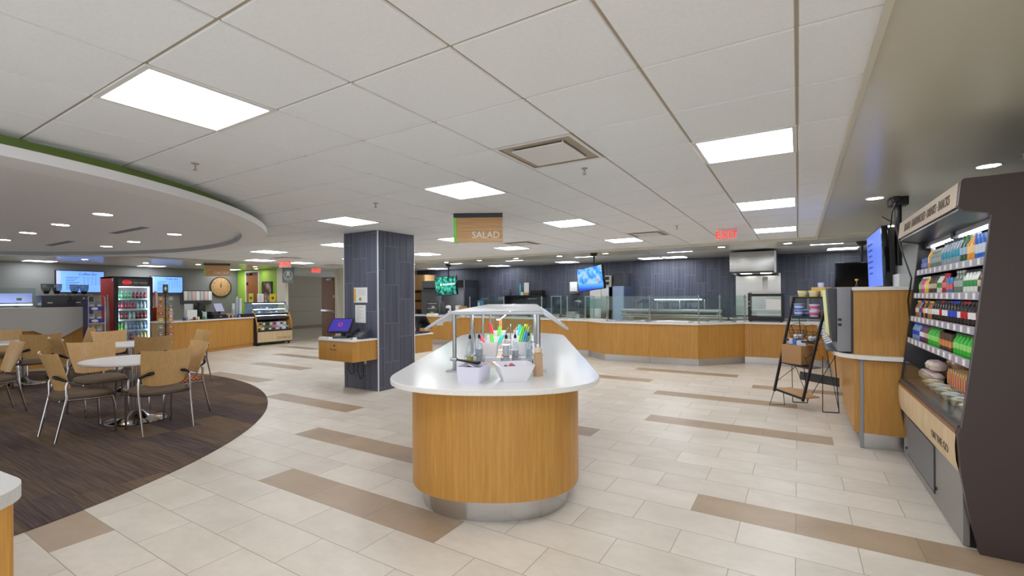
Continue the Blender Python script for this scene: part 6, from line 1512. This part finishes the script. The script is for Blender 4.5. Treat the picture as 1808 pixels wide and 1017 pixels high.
# brochure rack
t = thing('brochure_rack', 'black wall rack with white brochures below the clock', 'brochure rack', (-17.3, 7.8, 1.27))
MB().box(0.0, -0.45, 0.0, 0.03, 0.45, 0.46).box(0.03, -0.45, 0.0, 0.12, 0.45, 0.12).box(0.03, -0.45, 0.12, 0.12, -0.43, 0.4).build('rack_back', CHAR, t, smooth=False)
for k in range(7): tag(MB().box(-17.26, 7.42 + 0.125 * k, 1.391, -17.22, 7.53 + 0.125 * k, 1.70, 0.002).build('brochure', [PAPER, plain('brochure_grey', (200, 198, 200), 0.6), plain('brochure_rose', (222, 196, 196), 0.6)][k % 3], smooth=False), '%s brochure in the black wall rack, %s from the left' % (['white', 'grey', 'rose'][k % 3], ORD[k]), 'brochure', 'brochures in the black wall rack')
# poster on the green wall
t = thing('coffee_poster', 'dark framed coffee picture on the lime green wall', 'picture', (-15.44, 9.2, 1.6))
MB().box(-0.30, -0.03, -0.42, 0.30, -0.001, 0.42).build('picture_frame', BLACK, t, smooth=False)
MB().box(-0.25, -0.033, -0.37, 0.25, -0.03, 0.37).build('picture', screen_mat('coffee_picture', [(0.0, (210, 196, 190)), (0.3, (150, 128, 120)), (0.6, (86, 66, 62)), (1.0, (60, 46, 44))], 4.0, 0.0), t, smooth=False)
bpy.data.materials['coffee_picture'].node_tree.links.new(bpy.data.materials['coffee_picture'].node_tree.nodes['Color Ramp'].outputs[0], bpy.data.materials['coffee_picture'].node_tree.nodes['Principled BSDF'].inputs['Base Color'])

# coffee counter
A, B = Vector((-13.22, 5.38, 0)), Vector((-14.06, 7.93, 0)); dv = (B - A).normalized(); nv = Vector((dv.y, -dv.x, 0))  # nv points to the room
cc = thing('coffee_counter', 'oak coffee counter with a pale quartz top below the clock', 'counter', (-13.9, 6.6, 0))
def seg(p, q, n0, n1, z0, z1): return [tuple(v + Vector((0, 0, z))) for z in (z0, z1) for v in (p + nv * n0, q + nv * n0, q + nv * n1, p + nv * n1)]
for k in range(3):
    p, q = A.lerp(B, [0, 0.16, 0.58][k]) + dv * 0.002, A.lerp(B, [0.16, 0.58, 1.0][k]) - dv * 0.002
    att(MB().hexa(seg(p, q, 0.0, -0.58, 0.1, 0.855)).build('oak_panel', OAK, smooth=False), cc)
att(MB().hexa(seg(A, B, -0.02, -0.56, 0.0, 0.1)).build('oak_plinth', OAKX, smooth=False), cc)
att(MB().hexa(seg(A, B, 0.04, -0.6, 0.857, 0.89), 0.003).build('quartz_top', QUARTZ, smooth=False), cc)
hwl = thing('counter_divider', 'oak half wall with white trim at the back of the coffee counter', 'divider', (-14.6, 5.62, 0))
att(MB().box(-15.2, 5.42, 0, -14.02, 5.76, 1.23).build('oak_panel', OAK, smooth=False), hwl); att(MB().box(-14.018, 5.7, 0.892, -13.99, 5.76, 1.2).build('white_trim', WHITE, smooth=False), hwl)
def cpos(f, back, z=0.8905): p = A.lerp(B, f) - nv * back; return (p.x, p.y, z)
ca = math.atan2(dv.y, dv.x) - PI / 2
t = thing('till', 'black till with receipt printer in the middle of the coffee counter', 'till', cpos(0.60, 0.30), ca)
MB().box(-0.2, -0.24, 0, 0.2, 0.2, 0.12, 0.005).build('cash_drawer', BLACK, t)
MB().box(0.2, -0.03, 0.05, 0.206, 0.03, 0.065).build('drawer_lock', PAPER, t, smooth=False)
MB().box(-0.15, -0.2, 0.12, 0.1, 0.02, 0.2, 0.01).build('printer', CHAR, t)
MB().hexa([(0.08, -0.05, 0.2), (0.1, -0.05, 0.2), (0.1, 0.22, 0.2), (0.08, 0.22, 0.2), (-0.02, -0.05, 0.42), (0.0, -0.05, 0.42), (0.0, 0.22, 0.42), (-0.02, 0.22, 0.42)]).build('till_screen', plain('till_grey', (170, 170, 200), 0.3, emit=0.2), t, smooth=False)
MB().box(-0.06, 0.05, 0.12, 0.04, 0.15, 0.25).build('screen_stand', BLACK, t, smooth=False)
t = thing('brew_unit', 'black coffee grinder left of the till on the coffee counter', 'grinder', cpos(0.46, 0.42), ca)
MB().box(-0.09, -0.1, 0, 0.09, 0.1, 0.38, 0.01).build('grinder_body', BLACK, t); MB().lathe([(0.05, 0.38), (0.08, 0.44), (0.08, 0.46), (0, 0.465)], n=16).build('grinder_hopper', CHAR, t); MB().lathe([(0.02, 0), (0.02, 0.004), (0, 0.005)], (0.09, 0, 0.2), 12, Tx).build('grinder_dial', PAPER, t)
for k, (f, b_, w, h, m_, l) in enumerate(((0.33, 0.3, 0.3, 0.26, PAPER, 'white framed notice on the coffee counter left of the till'), (0.36, 0.5, 0.26, 0.42, plain('pale_card', (206, 214, 214), 0.5), 'pale card standing behind the white framed notice'), (0.44, 0.2, 0.12, 0.2, plain('mint_card', (170, 196, 176), 0.5), 'mint card on the coffee counter beside the till'))):
    t = thing('counter_notice', l, 'notice', cpos(f, b_), ca); MB().box(-0.01, -w / 2, 0, 0.01, w / 2, h, 0.002).build('card', m_, t); MB().box(-0.04, -w / 2.5, 0, 0.03, w / 2.5, 0.012).build('card_stand', CHAR, t, smooth=False)
cols = [(60, 80, 160), (220, 210, 200), (120, 60, 60), (230, 220, 150), (70, 140, 130), (150, 90, 140)]
for k in range(14):
    f = 0.18 + 0.055 * k if k < 5 else 0.66 + 0.024 * (k - 5)
    w_ = 0.05
    t = thing('snack_packet', '%s snack packet at the front of the coffee counter, %s from the left' % (['blue', 'cream', 'maroon', 'yellow', 'teal', 'mauve'][k % 6], ORD[k]), 'snack packet', cpos(f, 0.1 + 0.04 * (k % 2)), ca, 'snack packets along the coffee counter')
    MB().hexa([(-0.03, -w_ / 2, 0), (0.03, -w_ / 2, 0), (0.03, w_ / 2, 0), (-0.03, w_ / 2, 0), (-0.02, -w_ / 2.4, 0.08), (0.02, -w_ / 2.4, 0.08), (0.02, w_ / 2.4, 0.08), (-0.02, w_ / 2.4, 0.08)], 0.004).build('packet', plain('packet_c%d' % (k % 6), cols[k % 6], 0.4), t)
for k in range(5):
    t = thing('cup_tower', 'tall tower of stacked clear cups on the coffee counter, %s from the left' % ORD[k], 'cup stack', cpos(0.86 + 0.026 * k, 0.38 + 0.05 * (k % 2)), 0, 'towers of stacked clear cups')
    h = [0.3, 0.42, 0.55, 0.62, 0.58][k]; m = MB()
    n = int(h / 0.05); pr_ = [(0.03, 0)]
    for j in range(n): pr_ += [(0.04, 0.05 * j + 0.045), (0.0435, 0.05 * j + 0.046), (0.0435, 0.05 * j + 0.05), (0.037, 0.05 * j + 0.051)]
    m.lathe(pr_, n=14); m.build('stacked_cups', [plain('cup_clear', (176, 190, 204), 0.25), PAPER, plain('cup_clear', (176, 190, 204), 0.25), plain('cup_clear', (176, 190, 204), 0.25), WHITEG][k], t)
    MB().lathe([(0.04, 0.05 * n), (0.042, 0.05 * n + 0.01), (0, 0.05 * n + 0.012)], n=14).build('top_rim', PAPER, t)
p = cpos(0.93, 0.15); tag(MB().box(p[0] - 0.12, p[1] - 0.14, p[2], p[0] + 0.1, p[1] + 0.1, p[2] + 0.1, 0.004).build('black_bin', BLACK), 'black condiment bin in front of the cup towers', 'bin')
p = cpos(0.76, 0.35); tag(MB().box(p[0] - 0.1, p[1] - 0.16, p[2], p[0] + 0.1, p[1] + 0.16, p[2] + 0.12, 0.004).build('wooden_tray', OAKX), 'low wooden tray right of the till', 'tray')

# pastry case
pc = thing('pastry_case', 'curved wood sided glass pastry case at the end of the coffee counter', 'display case', (-14.4, 8.6, 0))
PP = [(0.0, 0.06), (0.012, 0.42), (0.0, 0.60), (-0.05, 0.80), (-0.14, 0.98), (-0.75, 0.98), (-0.75, 0.06)]
def case_prism(pts, y0, y1): return MB().prism([(-13.98 + x, z) for x, z in pts], y0, y1, TX_(0))
Y1, Y2 = 7.99, 9.14
att(case_prism(PP, Y1, Y1 + 0.03).build('side_panel', BROWN, smooth=False), pc); att(case_prism(PP, Y2 - 0.03, Y2).build('side_panel', OAK, smooth=False), pc)
for y in (Y1 + 0.012, Y2 - 0.012):
    m = MB(); m.tube([(-13.985 + x, y, z) for x, z in ((0.0, 0.42), (0.01, 0.5), (0.0, 0.60), (-0.05, 0.80), (-0.14, 0.99))], 0.018, 8); att(m.build('wooden_edge', OAK), pc)
att(MB().box(-14.0, Y1 + 0.01, 0.10, -13.955, Y2 - 0.01, 0.42, 0.003).build('plank_front', PLANK, smooth=False), pc)
att(text('front_lettering', 'ON THE GO', 0.11, plain('letter_brown', (96, 84, 72), 0.6), Matrix.Translation((-13.9545, 8.86, 0.2)) @ Matrix.Rotation(PI / 2, 4, 'Z') @ Matrix.Rotation(PI / 2, 4, 'X') @ Matrix.Scale(0.75, 4, (1, 0, 0)), None, 0.001), pc)
att(MB().box(-14.7, Y1 + 0.03, 0.06, -14.0, Y2 - 0.03, 0.42).box(-14.73, Y1 + 0.03, 0.06, -14.68, Y2 - 0.03, 0.98).build('case_body', BLACK, smooth=False), pc)
att(MB().box(-14.0, Y1 + 0.01, 0.42, -13.965, Y2 - 0.01, 0.47).build('front_sill', BLACK, smooth=False), pc)
for y in (Y1 + 0.08, Y2 - 0.08): att(MB().cyl((-14.05, y, 0), (-14.05, y, 0.06), 0.03, n=10).build('castor', RUBBER), pc)
att(MB().box(-14.68, Y1 + 0.03, 0.79, -14.1, Y2 - 0.03, 0.86).box(-14.68, Y1 + 0.03, 0.92, -14.16, Y2 - 0.03, 0.975).build('deck_band', plain('dark_deck', (46, 46, 54), 0.3), smooth=False), pc)
GP_ = [(-0.13, 0.98), (-0.30, 1.28), (-0.33, 1.30), (-0.72, 1.30), (-0.72, 0.98)]
m = MB(); m.strip([(-13.98 + x, Y1 + 0.02, z) for x, z in GP_[:3]], [(-13.98 + x, Y2 - 0.02, z) for x, z in GP_[:3]]); att(m.build('front_glass', GLASS, smooth=False), pc)
for y in (Y1 + 0.02, Y2 - 0.02):
    m = MB(); m._f([m.bm.verts.new((-13.98 + x, y, z)) for x, z in GP_]); att(m.build('end_glass', GLASS, smooth=False), pc)
    m = MB(); m.tube([(-13.98 + x, y, z) for x, z in GP_[:3]], 0.007, 6); att(m.build('glass_edge', BLACK), pc)
att(MB().box(-14.72, Y1 + 0.01, 1.30, -14.28, Y2 - 0.01, 1.32).build('case_top', BLACK, smooth=False), pc)
att(MB().box(-14.71, Y1 + 0.03, 0.98, -14.69, Y2 - 0.03, 1.30).build('case_back', plain('case_mirror', (150, 170, 186), 0.2), smooth=False), pc)
for z, x in ((1.11, -14.26), (0.985, -14.14)): att(MB().box(-14.69, Y1 + 0.03, z, x, Y2 - 0.03, z + 0.012).build('case_shelf', plain('glass_shelf', (176, 200, 214), 0.15), smooth=False), pc)
for z, x in ((1.275, -14.33), (1.098, -14.27), (0.905, -14.2)): att(MB().box(x - 0.025, Y1 + 0.06, z, x, Y2 - 0.06, z + 0.012).build('strip_light', LEDW, smooth=False), pc)
for k in range(10):
    y = 8.12 + 0.095 * k
    tag(MB().lathe([(0.0, 0), (0.035, 0.004), (0.04, 0.025), (0.02, 0.045), (0, 0.048)], (-14.42 - 0.05 * (k % 2), y, 1.1225 if k % 2 else 0.9975), 10).build('pastry', plain('pastry_%d' % (k % 3), [(206, 150, 90), (90, 64, 110), (214, 220, 226)][k % 3], 0.5)), '%s pastry on the %s glass shelf of the pastry case, %s from the left' % (['golden', 'purple wrapped', 'white iced'][k % 3], ['lower', 'upper'][k % 2], ORD[k]), 'pastry', 'pastries in the pastry case')
for k in range(18):
    row = k // 9; y = 8.1 + 0.115 * (k % 9)
    c = [(206, 186, 130), (190, 170, 120), (110, 120, 90), (84, 92, 74), (150, 156, 130), (210, 120, 160), (206, 206, 220), (220, 224, 226), (180, 190, 196)][k % 9]
    t = thing('lunch_box', 'small lunch box in the %s row of the pastry case front, %s from the left' % (['lower', 'upper'][row], ORD[k % 9]), 'lunch box', (-14.1 - 0.13 * row, y, 0.4205), 0, 'lunch boxes in the pastry case')
    MB().box(-0.05, -0.052, 0, 0.05, 0.052, 0.15 + 0.14 * row, 0.005).build('box_body', plain('lunch_%d' % (k % 9), c, 0.4), t); MB().box(0.05, -0.035, 0.05 + 0.15 * row, 0.052, 0.035, 0.11 + 0.15 * row).build('box_label', PAPER if k % 2 else plain('lunch_ink', (60, 46, 40), 0.5), t, smooth=False)
for k, (y, w, h, m_, l) in enumerate(((8.02, 0.14, 0.28, plain('card_lime', (190, 200, 70), 0.5), 'lime yellow card'), (8.32, 0.2, 0.27, PAPER, 'white printed card'), (8.72, 0.2, 0.27, plain('card_gold', (222, 196, 50), 0.5), 'golden yellow card'))):
    t = thing('table_card', l + ' standing on top of the pastry case', 'card', (-14.35, y, 1.3205), 0, 'cards on the pastry case'); MB().box(-0.004, -w / 2, 0.004, 0.004, w / 2, h).build('card', m_, t, smooth=False); MB().box(-0.04, -w / 2, 0, 0.04, w / 2, 0.008).build('card_foot', GREYP, t, smooth=False)
    m = MB()
    if k == 1:
        for q in range(7): m.box(0.004, -w * 0.36, h * (0.2 + 0.1 * q), 0.005, w * 0.3, h * (0.23 + 0.1 * q))
    else: m.lathe([(0.0, 0.0), (0.045, 0.0), (0.04, 0.0012), (0, 0.0012)], (0.004, 0, h * 0.5), 12, Tx)
    m.build('card_print', plain('card_brown', (110, 60, 40), 0.5) if k != 1 else GREYP, t, smooth=False)

# red drinks fridge
fr_ = thing('drinks_fridge', 'red drinks fridge with a lit glass door and bottle shaped side mark', 'fridge', (-14.4, 4.93, 0))
FX, FY0, FY1 = -13.95, 4.53, 5.31
f = MB(); f.box(FX - 0.85, FY0, 0.08, FX - 0.05, FY0 + 0.04, 2.0); f.box(FX - 0.85, FY1 - 0.04, 0.08, FX - 0.05, FY1, 2.0); f.box(FX - 0.85, FY0, 1.96, FX - 0.05, FY1, 2.0); f.box(FX - 0.85, FY0 + 0.04, 0.08, FX - 0.81, FY1 - 0.04, 1.96); f.box(FX - 0.85, FY0 + 0.04, 0.08, FX - 0.05, FY1 - 0.04, 0.22)
att(f.build('cabinet_shell', REDP, smooth=False), fr_)
att(MB().box(FX - 0.8, FY0 + 0.02, 0, FX - 0.06, FY1 - 0.02, 0.08).build('base_plinth', BLACK, smooth=False), fr_)
d = MB(); d.box(FX - 0.05, FY0, 0.1, FX, FY0 + 0.08, 2.0); d.box(FX - 0.05, FY1 - 0.06, 0.1, FX, FY1, 2.0); d.box(FX - 0.05, FY0 + 0.08, 1.95, FX, FY1 - 0.06, 2.0); d.box(FX - 0.05, FY0 + 0.08, 0.1, FX, FY1 - 0.06, 0.24)
dr_ = att(d.build('door_frame', BLACK, smooth=False), fr_)
att(MB().box(FX - 0.025, FY0 + 0.08, 0.24, FX - 0.02, FY1 - 0.06, 1.95).build('door_glass', GLASS, smooth=False), fr_)
att(MB().box(FX - 0.80, FY0 + 0.041, 0.22, FX - 0.055, FY0 + 0.048, 1.95).box(FX - 0.80, FY1 - 0.048, 0.22, FX - 0.055, FY1 - 0.041, 1.95).build('inner_liner', plain('fridge_inner', (226, 238, 242), 0.4), smooth=False), fr_)
att(MB().box(FX - 0.10, FY0 + 0.1, 1.74, FX - 0.07, FY1 - 0.1, 1.755).build('strip_light', plain('fridge_led', (210, 240, 255), 0.5, emit=12), smooth=False), fr_)  # top strip added to brighten the bottles
att(MB().box(FX - 0.80, FY0 + 0.05, 0.22, FX - 0.78, FY1 - 0.05, 1.95).build('inner_back', plain('fridge_inner', (226, 238, 242), 0.4), smooth=False), fr_)
for y in (FY0 + 0.09, FY1 - 0.075): att(MB().box(FX - 0.07, y - 0.006, 0.26, FX - 0.055, y + 0.006, 1.76).build('strip_light', plain('fridge_led', (210, 240, 255), 0.5, emit=12), smooth=False), fr_)
hb_ = att(MB().box(FX - 0.06, FY0 + 0.08, 1.76, FX - 0.03, FY1 - 0.06, 1.95).build('header_panel', plain('fridge_header', (70, 60, 66), 0.3, emit=0.15), smooth=False), fr_)
m = MB(); m.lathe([(0.0, 0.0), (0.10, 0.0), (0.1, 0.002), (0, 0.002)], (0, 0, 0), 24, Tx); m.bm.transform(Matrix.Translation((FX - 0.03, FY0 + 0.26, 1.86)) @ Matrix.Diagonal((1, 1, 0.62, 1))); att(m.build('header_oval', plain('header_red', (214, 30, 44), 0.4, emit=0.6)), fr_)
TM = lambda y, z: Matrix.Translation((FX - 0.0275, y, z)) @ Matrix.Rotation(PI / 2, 4, 'Z') @ Matrix.Rotation(PI / 2, 4, 'X')
att(text('header_script', 'Coca-Cola', 0.042, PAPER, TM(FY0 + 0.26, 1.86), None, 0.0006), fr_)
att(text('header_lettering', 'ICE COLD', 0.062, PAPER, TM(FY0 + 0.53, 1.85), None, 0.0006), fr_)
bs = [(0.035, 0.58), (0.052, 0.62), (0.056, 0.72), (0.048, 0.86), (0.058, 1.02), (0.056, 1.12), (0.04, 1.28), (0.026, 1.42), (0.022, 1.54), (0.026, 1.56)]
T = Matrix.Translation((FX - 0.40, FY0 - 0.004, 0))
att(MB().prism([(x * 1.7, z) for x, z in bs] + [(-x * 1.7, z) for x, z in bs[::-1]], 0, 0.004, T @ Matrix(((1, 0, 0, 0), (0, 0, 1, 0), (0, 1, 0, 0), (0, 0, 0, 1)))).build('bottle_emblem', PAPER, smooth=False), fr_)
att(MB().box(FX - 0.14, FY0 - 0.003, 1.88, FX - 0.07, FY0, 1.96).build('side_sticker', PAPER, smooth=False), fr_)
fz = [1.46, 1.205, 0.95, 0.69, 0.44]
for z in fz:
    att(MB().box(FX - 0.78, FY0 + 0.05, z - 0.02, FX - 0.09, FY1 - 0.05, z - 0.008).build('wire_shelf', GRIDW, smooth=False), fr_)
    att(MB().box(FX - 0.095, FY0 + 0.06, z - 0.03, FX - 0.085, FY1 - 0.06, z + 0.008).build('shelf_front', plain('shelf_white', (226, 238, 244), 0.4), smooth=False), fr_)
FB = {}
fcol = {'green': ((60, 170, 110), (150, 220, 180)), 'cola': ((40, 24, 26), (226, 70, 90)), 'red': ((190, 30, 56), (226, 120, 150)), 'clear': ((190, 214, 224), (226, 236, 240)), 'blue': ((110, 140, 210), (190, 200, 236)), 'teal': ((90, 170, 190), (170, 220, 226)), 'orange': ((232, 170, 70), (240, 216, 130)), 'lime': ((140, 190, 70), (60, 150, 80))}
frows = [['green'] * 4 + ['cola'] * 4, ['red'] * 5 + ['clear'] * 3, ['clear', 'cola', 'cola', 'clear', 'clear', 'cola', 'cola', 'cola'], ['lime', 'lime', 'clear', 'blue', 'blue', 'blue', 'clear', 'blue'], ['teal', 'teal', 'teal', 'cola', 'red', 'blue', 'orange', 'orange']]
for si, row in enumerate(frows):
    for k, c in enumerate(row):
        lab = '%s soft drink bottle on the %s fridge shelf, %s from the left' % (dict(cola='dark', clear='clear').get(c, c), ['top', 'second', 'third', 'fourth', 'bottom'][si], ORD[k])
        y = FY0 + 0.115 + k * 0.0765; loc = (FX - 0.125, y, fz[si] - 0.0075)
        if c not in FB:
            m = MB(); h, r = 0.19, 0.031
            m.lathe([(r * .9, 0), (r, .005), (r, h * .35), (r, h * .6), (r * .8, h * .7), (r * .4, h * .86), (r * .4, h * .9)], n=12)
            m.mi = 1; m.lathe([(r * 1.015, h * .34), (r * 1.015, h * .6)], n=12)
            m.lathe([(r * .46, h * .9), (r * .46, h), (0, h)], n=12)
            FB[c] = m.build('soft_drink_bottle', [plain('fb_' + c, fcol[c][0], 0.2), plain('fbl_' + c, fcol[c][1], 0.4)], loc=loc); tag(FB[c], lab, 'bottle', 'bottles in the red fridge')
        else:
            o = FB[c].copy(); C.objects.link(o); o.location = loc; o['label'] = lab
# wire rack of chips beside the fridge
cr = thing('chip_rack', 'tall wire snack rack with blue shelf signs beside the red fridge', 'snack rack', (-13.3, 3.98, 0))
for y in (3.84, 4.13):
    att(MB().tube([(-13.24, y, 0), (-13.24, y, 1.48), (-13.26, y + (0.02 if y < 4 else -0.02), 1.52)], 0.012, 8).build('rack_upright', ALU), cr); att(MB().tube([(-13.5, y, 0), (-13.5, y, 1.5)], 0.01, 8).build('rack_upright', ALU), cr)
att(MB().tube([(-13.26, 3.86, 1.52), (-13.26, 4.11, 1.52)], 0.012, 8).build('top_bar', ALU), cr)
att(MB().box(-13.5, 3.825, 0.1, -13.22, 3.832, 1.45).build('side_sign', plain('rack_purple', (70, 64, 110), 0.5), smooth=False), cr)
M = Matrix.Translation((-13.36, 3.822, 0.75)) @ Matrix.Rotation(PI / 2, 4, 'Y').inverted() @ Matrix.Rotation(0, 4, 'X')
for k in range(5):
    z = 0.12 + 0.27 * k
    att(MB().box(-13.5, 3.85, z, -13.24, 4.12, z + 0.012).build('rack_tray', ALU, smooth=False), cr)
    s_ = att(MB().box(-13.238, 3.85, z + 0.0, -13.232, 4.12, z + 0.09).build('tray_sign', plain('sign_blue', (40, 50, 160), 0.4), smooth=False), cr)
    m = MB(); m.lathe([(0.0, 0), (0.05, 0), (0.045, 0.002), (0, 0.002)], (0, 0, 0), 18, Tx); m.bm.transform(Matrix.Translation((-13.232, 3.95, z + 0.045)) @ Matrix.Diagonal((1, 1.2, 0.6, 1))); att(m.build('tray_emblem', PAPER), cr)
    for q in range(2):
        t = thing('chip_bag', 'silver grey snack bag on the chip rack tier %s from the floor, %s one' % (ORD[k], ['left', 'right'][q]), 'snack bag', (-13.34, 3.92 + 0.13 * q, z + 0.0125), 0, 'snack bags on the chip rack')
        MB().hexa([(-0.04, -0.055, 0), (0.04, -0.055, 0), (0.04, 0.055, 0), (-0.04, 0.055, 0), (-0.005, -0.05, 0.19), (0.005, -0.05, 0.19), (0.005, 0.05, 0.19), (-0.005, 0.05, 0.19)], 0.008).build('bag', plain('bag_silver', (150, 150, 158), 0.3, metal=0.3), t); MB().box(0.022, -0.03, 0.08, 0.03, 0.03, 0.12).build('bag_label', PAPER, t, smooth=False)
# pole rack with hanging snack bags
pr2 = thing('snack_spinner', 'black pole rack of clipped snack bags before the coffee counter', 'snack rack', (-12.98, 5.20, 0))
MB().cyl((0, 0, 0.02), (0, 0, 1.62), 0.014, n=10).build('pole', BLACK, pr2); MB().lathe([(0.17, 0), (0.17, 0.012), (0.03, 0.03), (0.016, 0.05)], n=24).build('base', BLACK, pr2)
s_ = MB().box(-0.004, -0.055, 1.60, 0.004, 0.055, 1.80).build('top_sign', plain('sign_green', (70, 90, 60), 0.5), pr2, smooth=False)
m = MB(); m.prism([(0, 1.76), (0.03, 1.70), (0, 1.64), (-0.03, 1.70)], 0.004, 0.006, Tyz); m.build('sign_emblem', PAPER, pr2, smooth=False)
for k in range(7):
    z = 1.50 - 0.17 * k
    MB().tube([(0.0, -0.14, z + 0.03), (0, -0.11, z + 0.005), (0, 0, z), (0, 0.11, z + 0.005), (0, 0.14, z + 0.03)], 0.004, 6).build('clip_arm', BLACK, pr2)
    if k == 6: continue
    for q, y in enumerate((-0.105, 0.105)):
        c = [(200, 140, 80), (150, 150, 156), (190, 110, 50), (120, 110, 106), (160, 80, 84), (180, 150, 150), (200, 190, 110)][(k * 2 + q) % 7]
        t = thing('clipped_bag', '%s snack bag clipped to the black pole, %s from the top, %s side' % (['orange', 'grey', 'copper', 'brown', 'maroon', 'rose', 'yellow'][(k * 2 + q) % 7], ORD[k], ['left', 'right'][q]), 'snack bag', (-12.97, 5.20 + y, z - 0.092), 0, 'bags on the pole rack')
        MB().hexa([(-0.012, -0.065, 0), (0.012, -0.065, 0), (0.012, 0.065, 0), (-0.012, 0.065, 0), (-0.004, -0.045, 0.09), (0.004, -0.045, 0.09), (0.004, 0.045, 0.09), (-0.004, 0.045, 0.09)], 0.004).build('bag', plain('clip_%d' % ((k * 2 + q) % 7), c, 0.35), t); MB().box(0.0115, -0.025, 0.03, 0.0135, 0.02, 0.05).build('bag_label', PAPER, t, smooth=False); MB().box(-0.006, -0.04, 0.088, 0.006, 0.04, 0.094).build('bag_header', PAPER, t, smooth=False)
# things on the back wall side of the bar
t = thing('straw_holder', 'white tube and orange bottle standing on the oak half wall', 'holder', (-14.4, 5.6, 1.231)); MB().cyl((0, -0.05, 0), (0, -0.05, 0.42), 0.035, n=14).build('white_tube', WHITE, t); MB().lathe([(0.025, 0), (0.025, 0.2), (0.012, 0.26), (0, 0.27)], (0.02, 0.06, 0), 12).build('orange_bottle', plain('orange_plastic', (236, 150, 40), 0.4), t)
tag(MB().box(-13.62, 7.02, 0.28, -13.6, 7.1, 0.4).build('outlet_plate', WHITE), 'white outlet plate low on the coffee counter front', 'outlet') if False else None
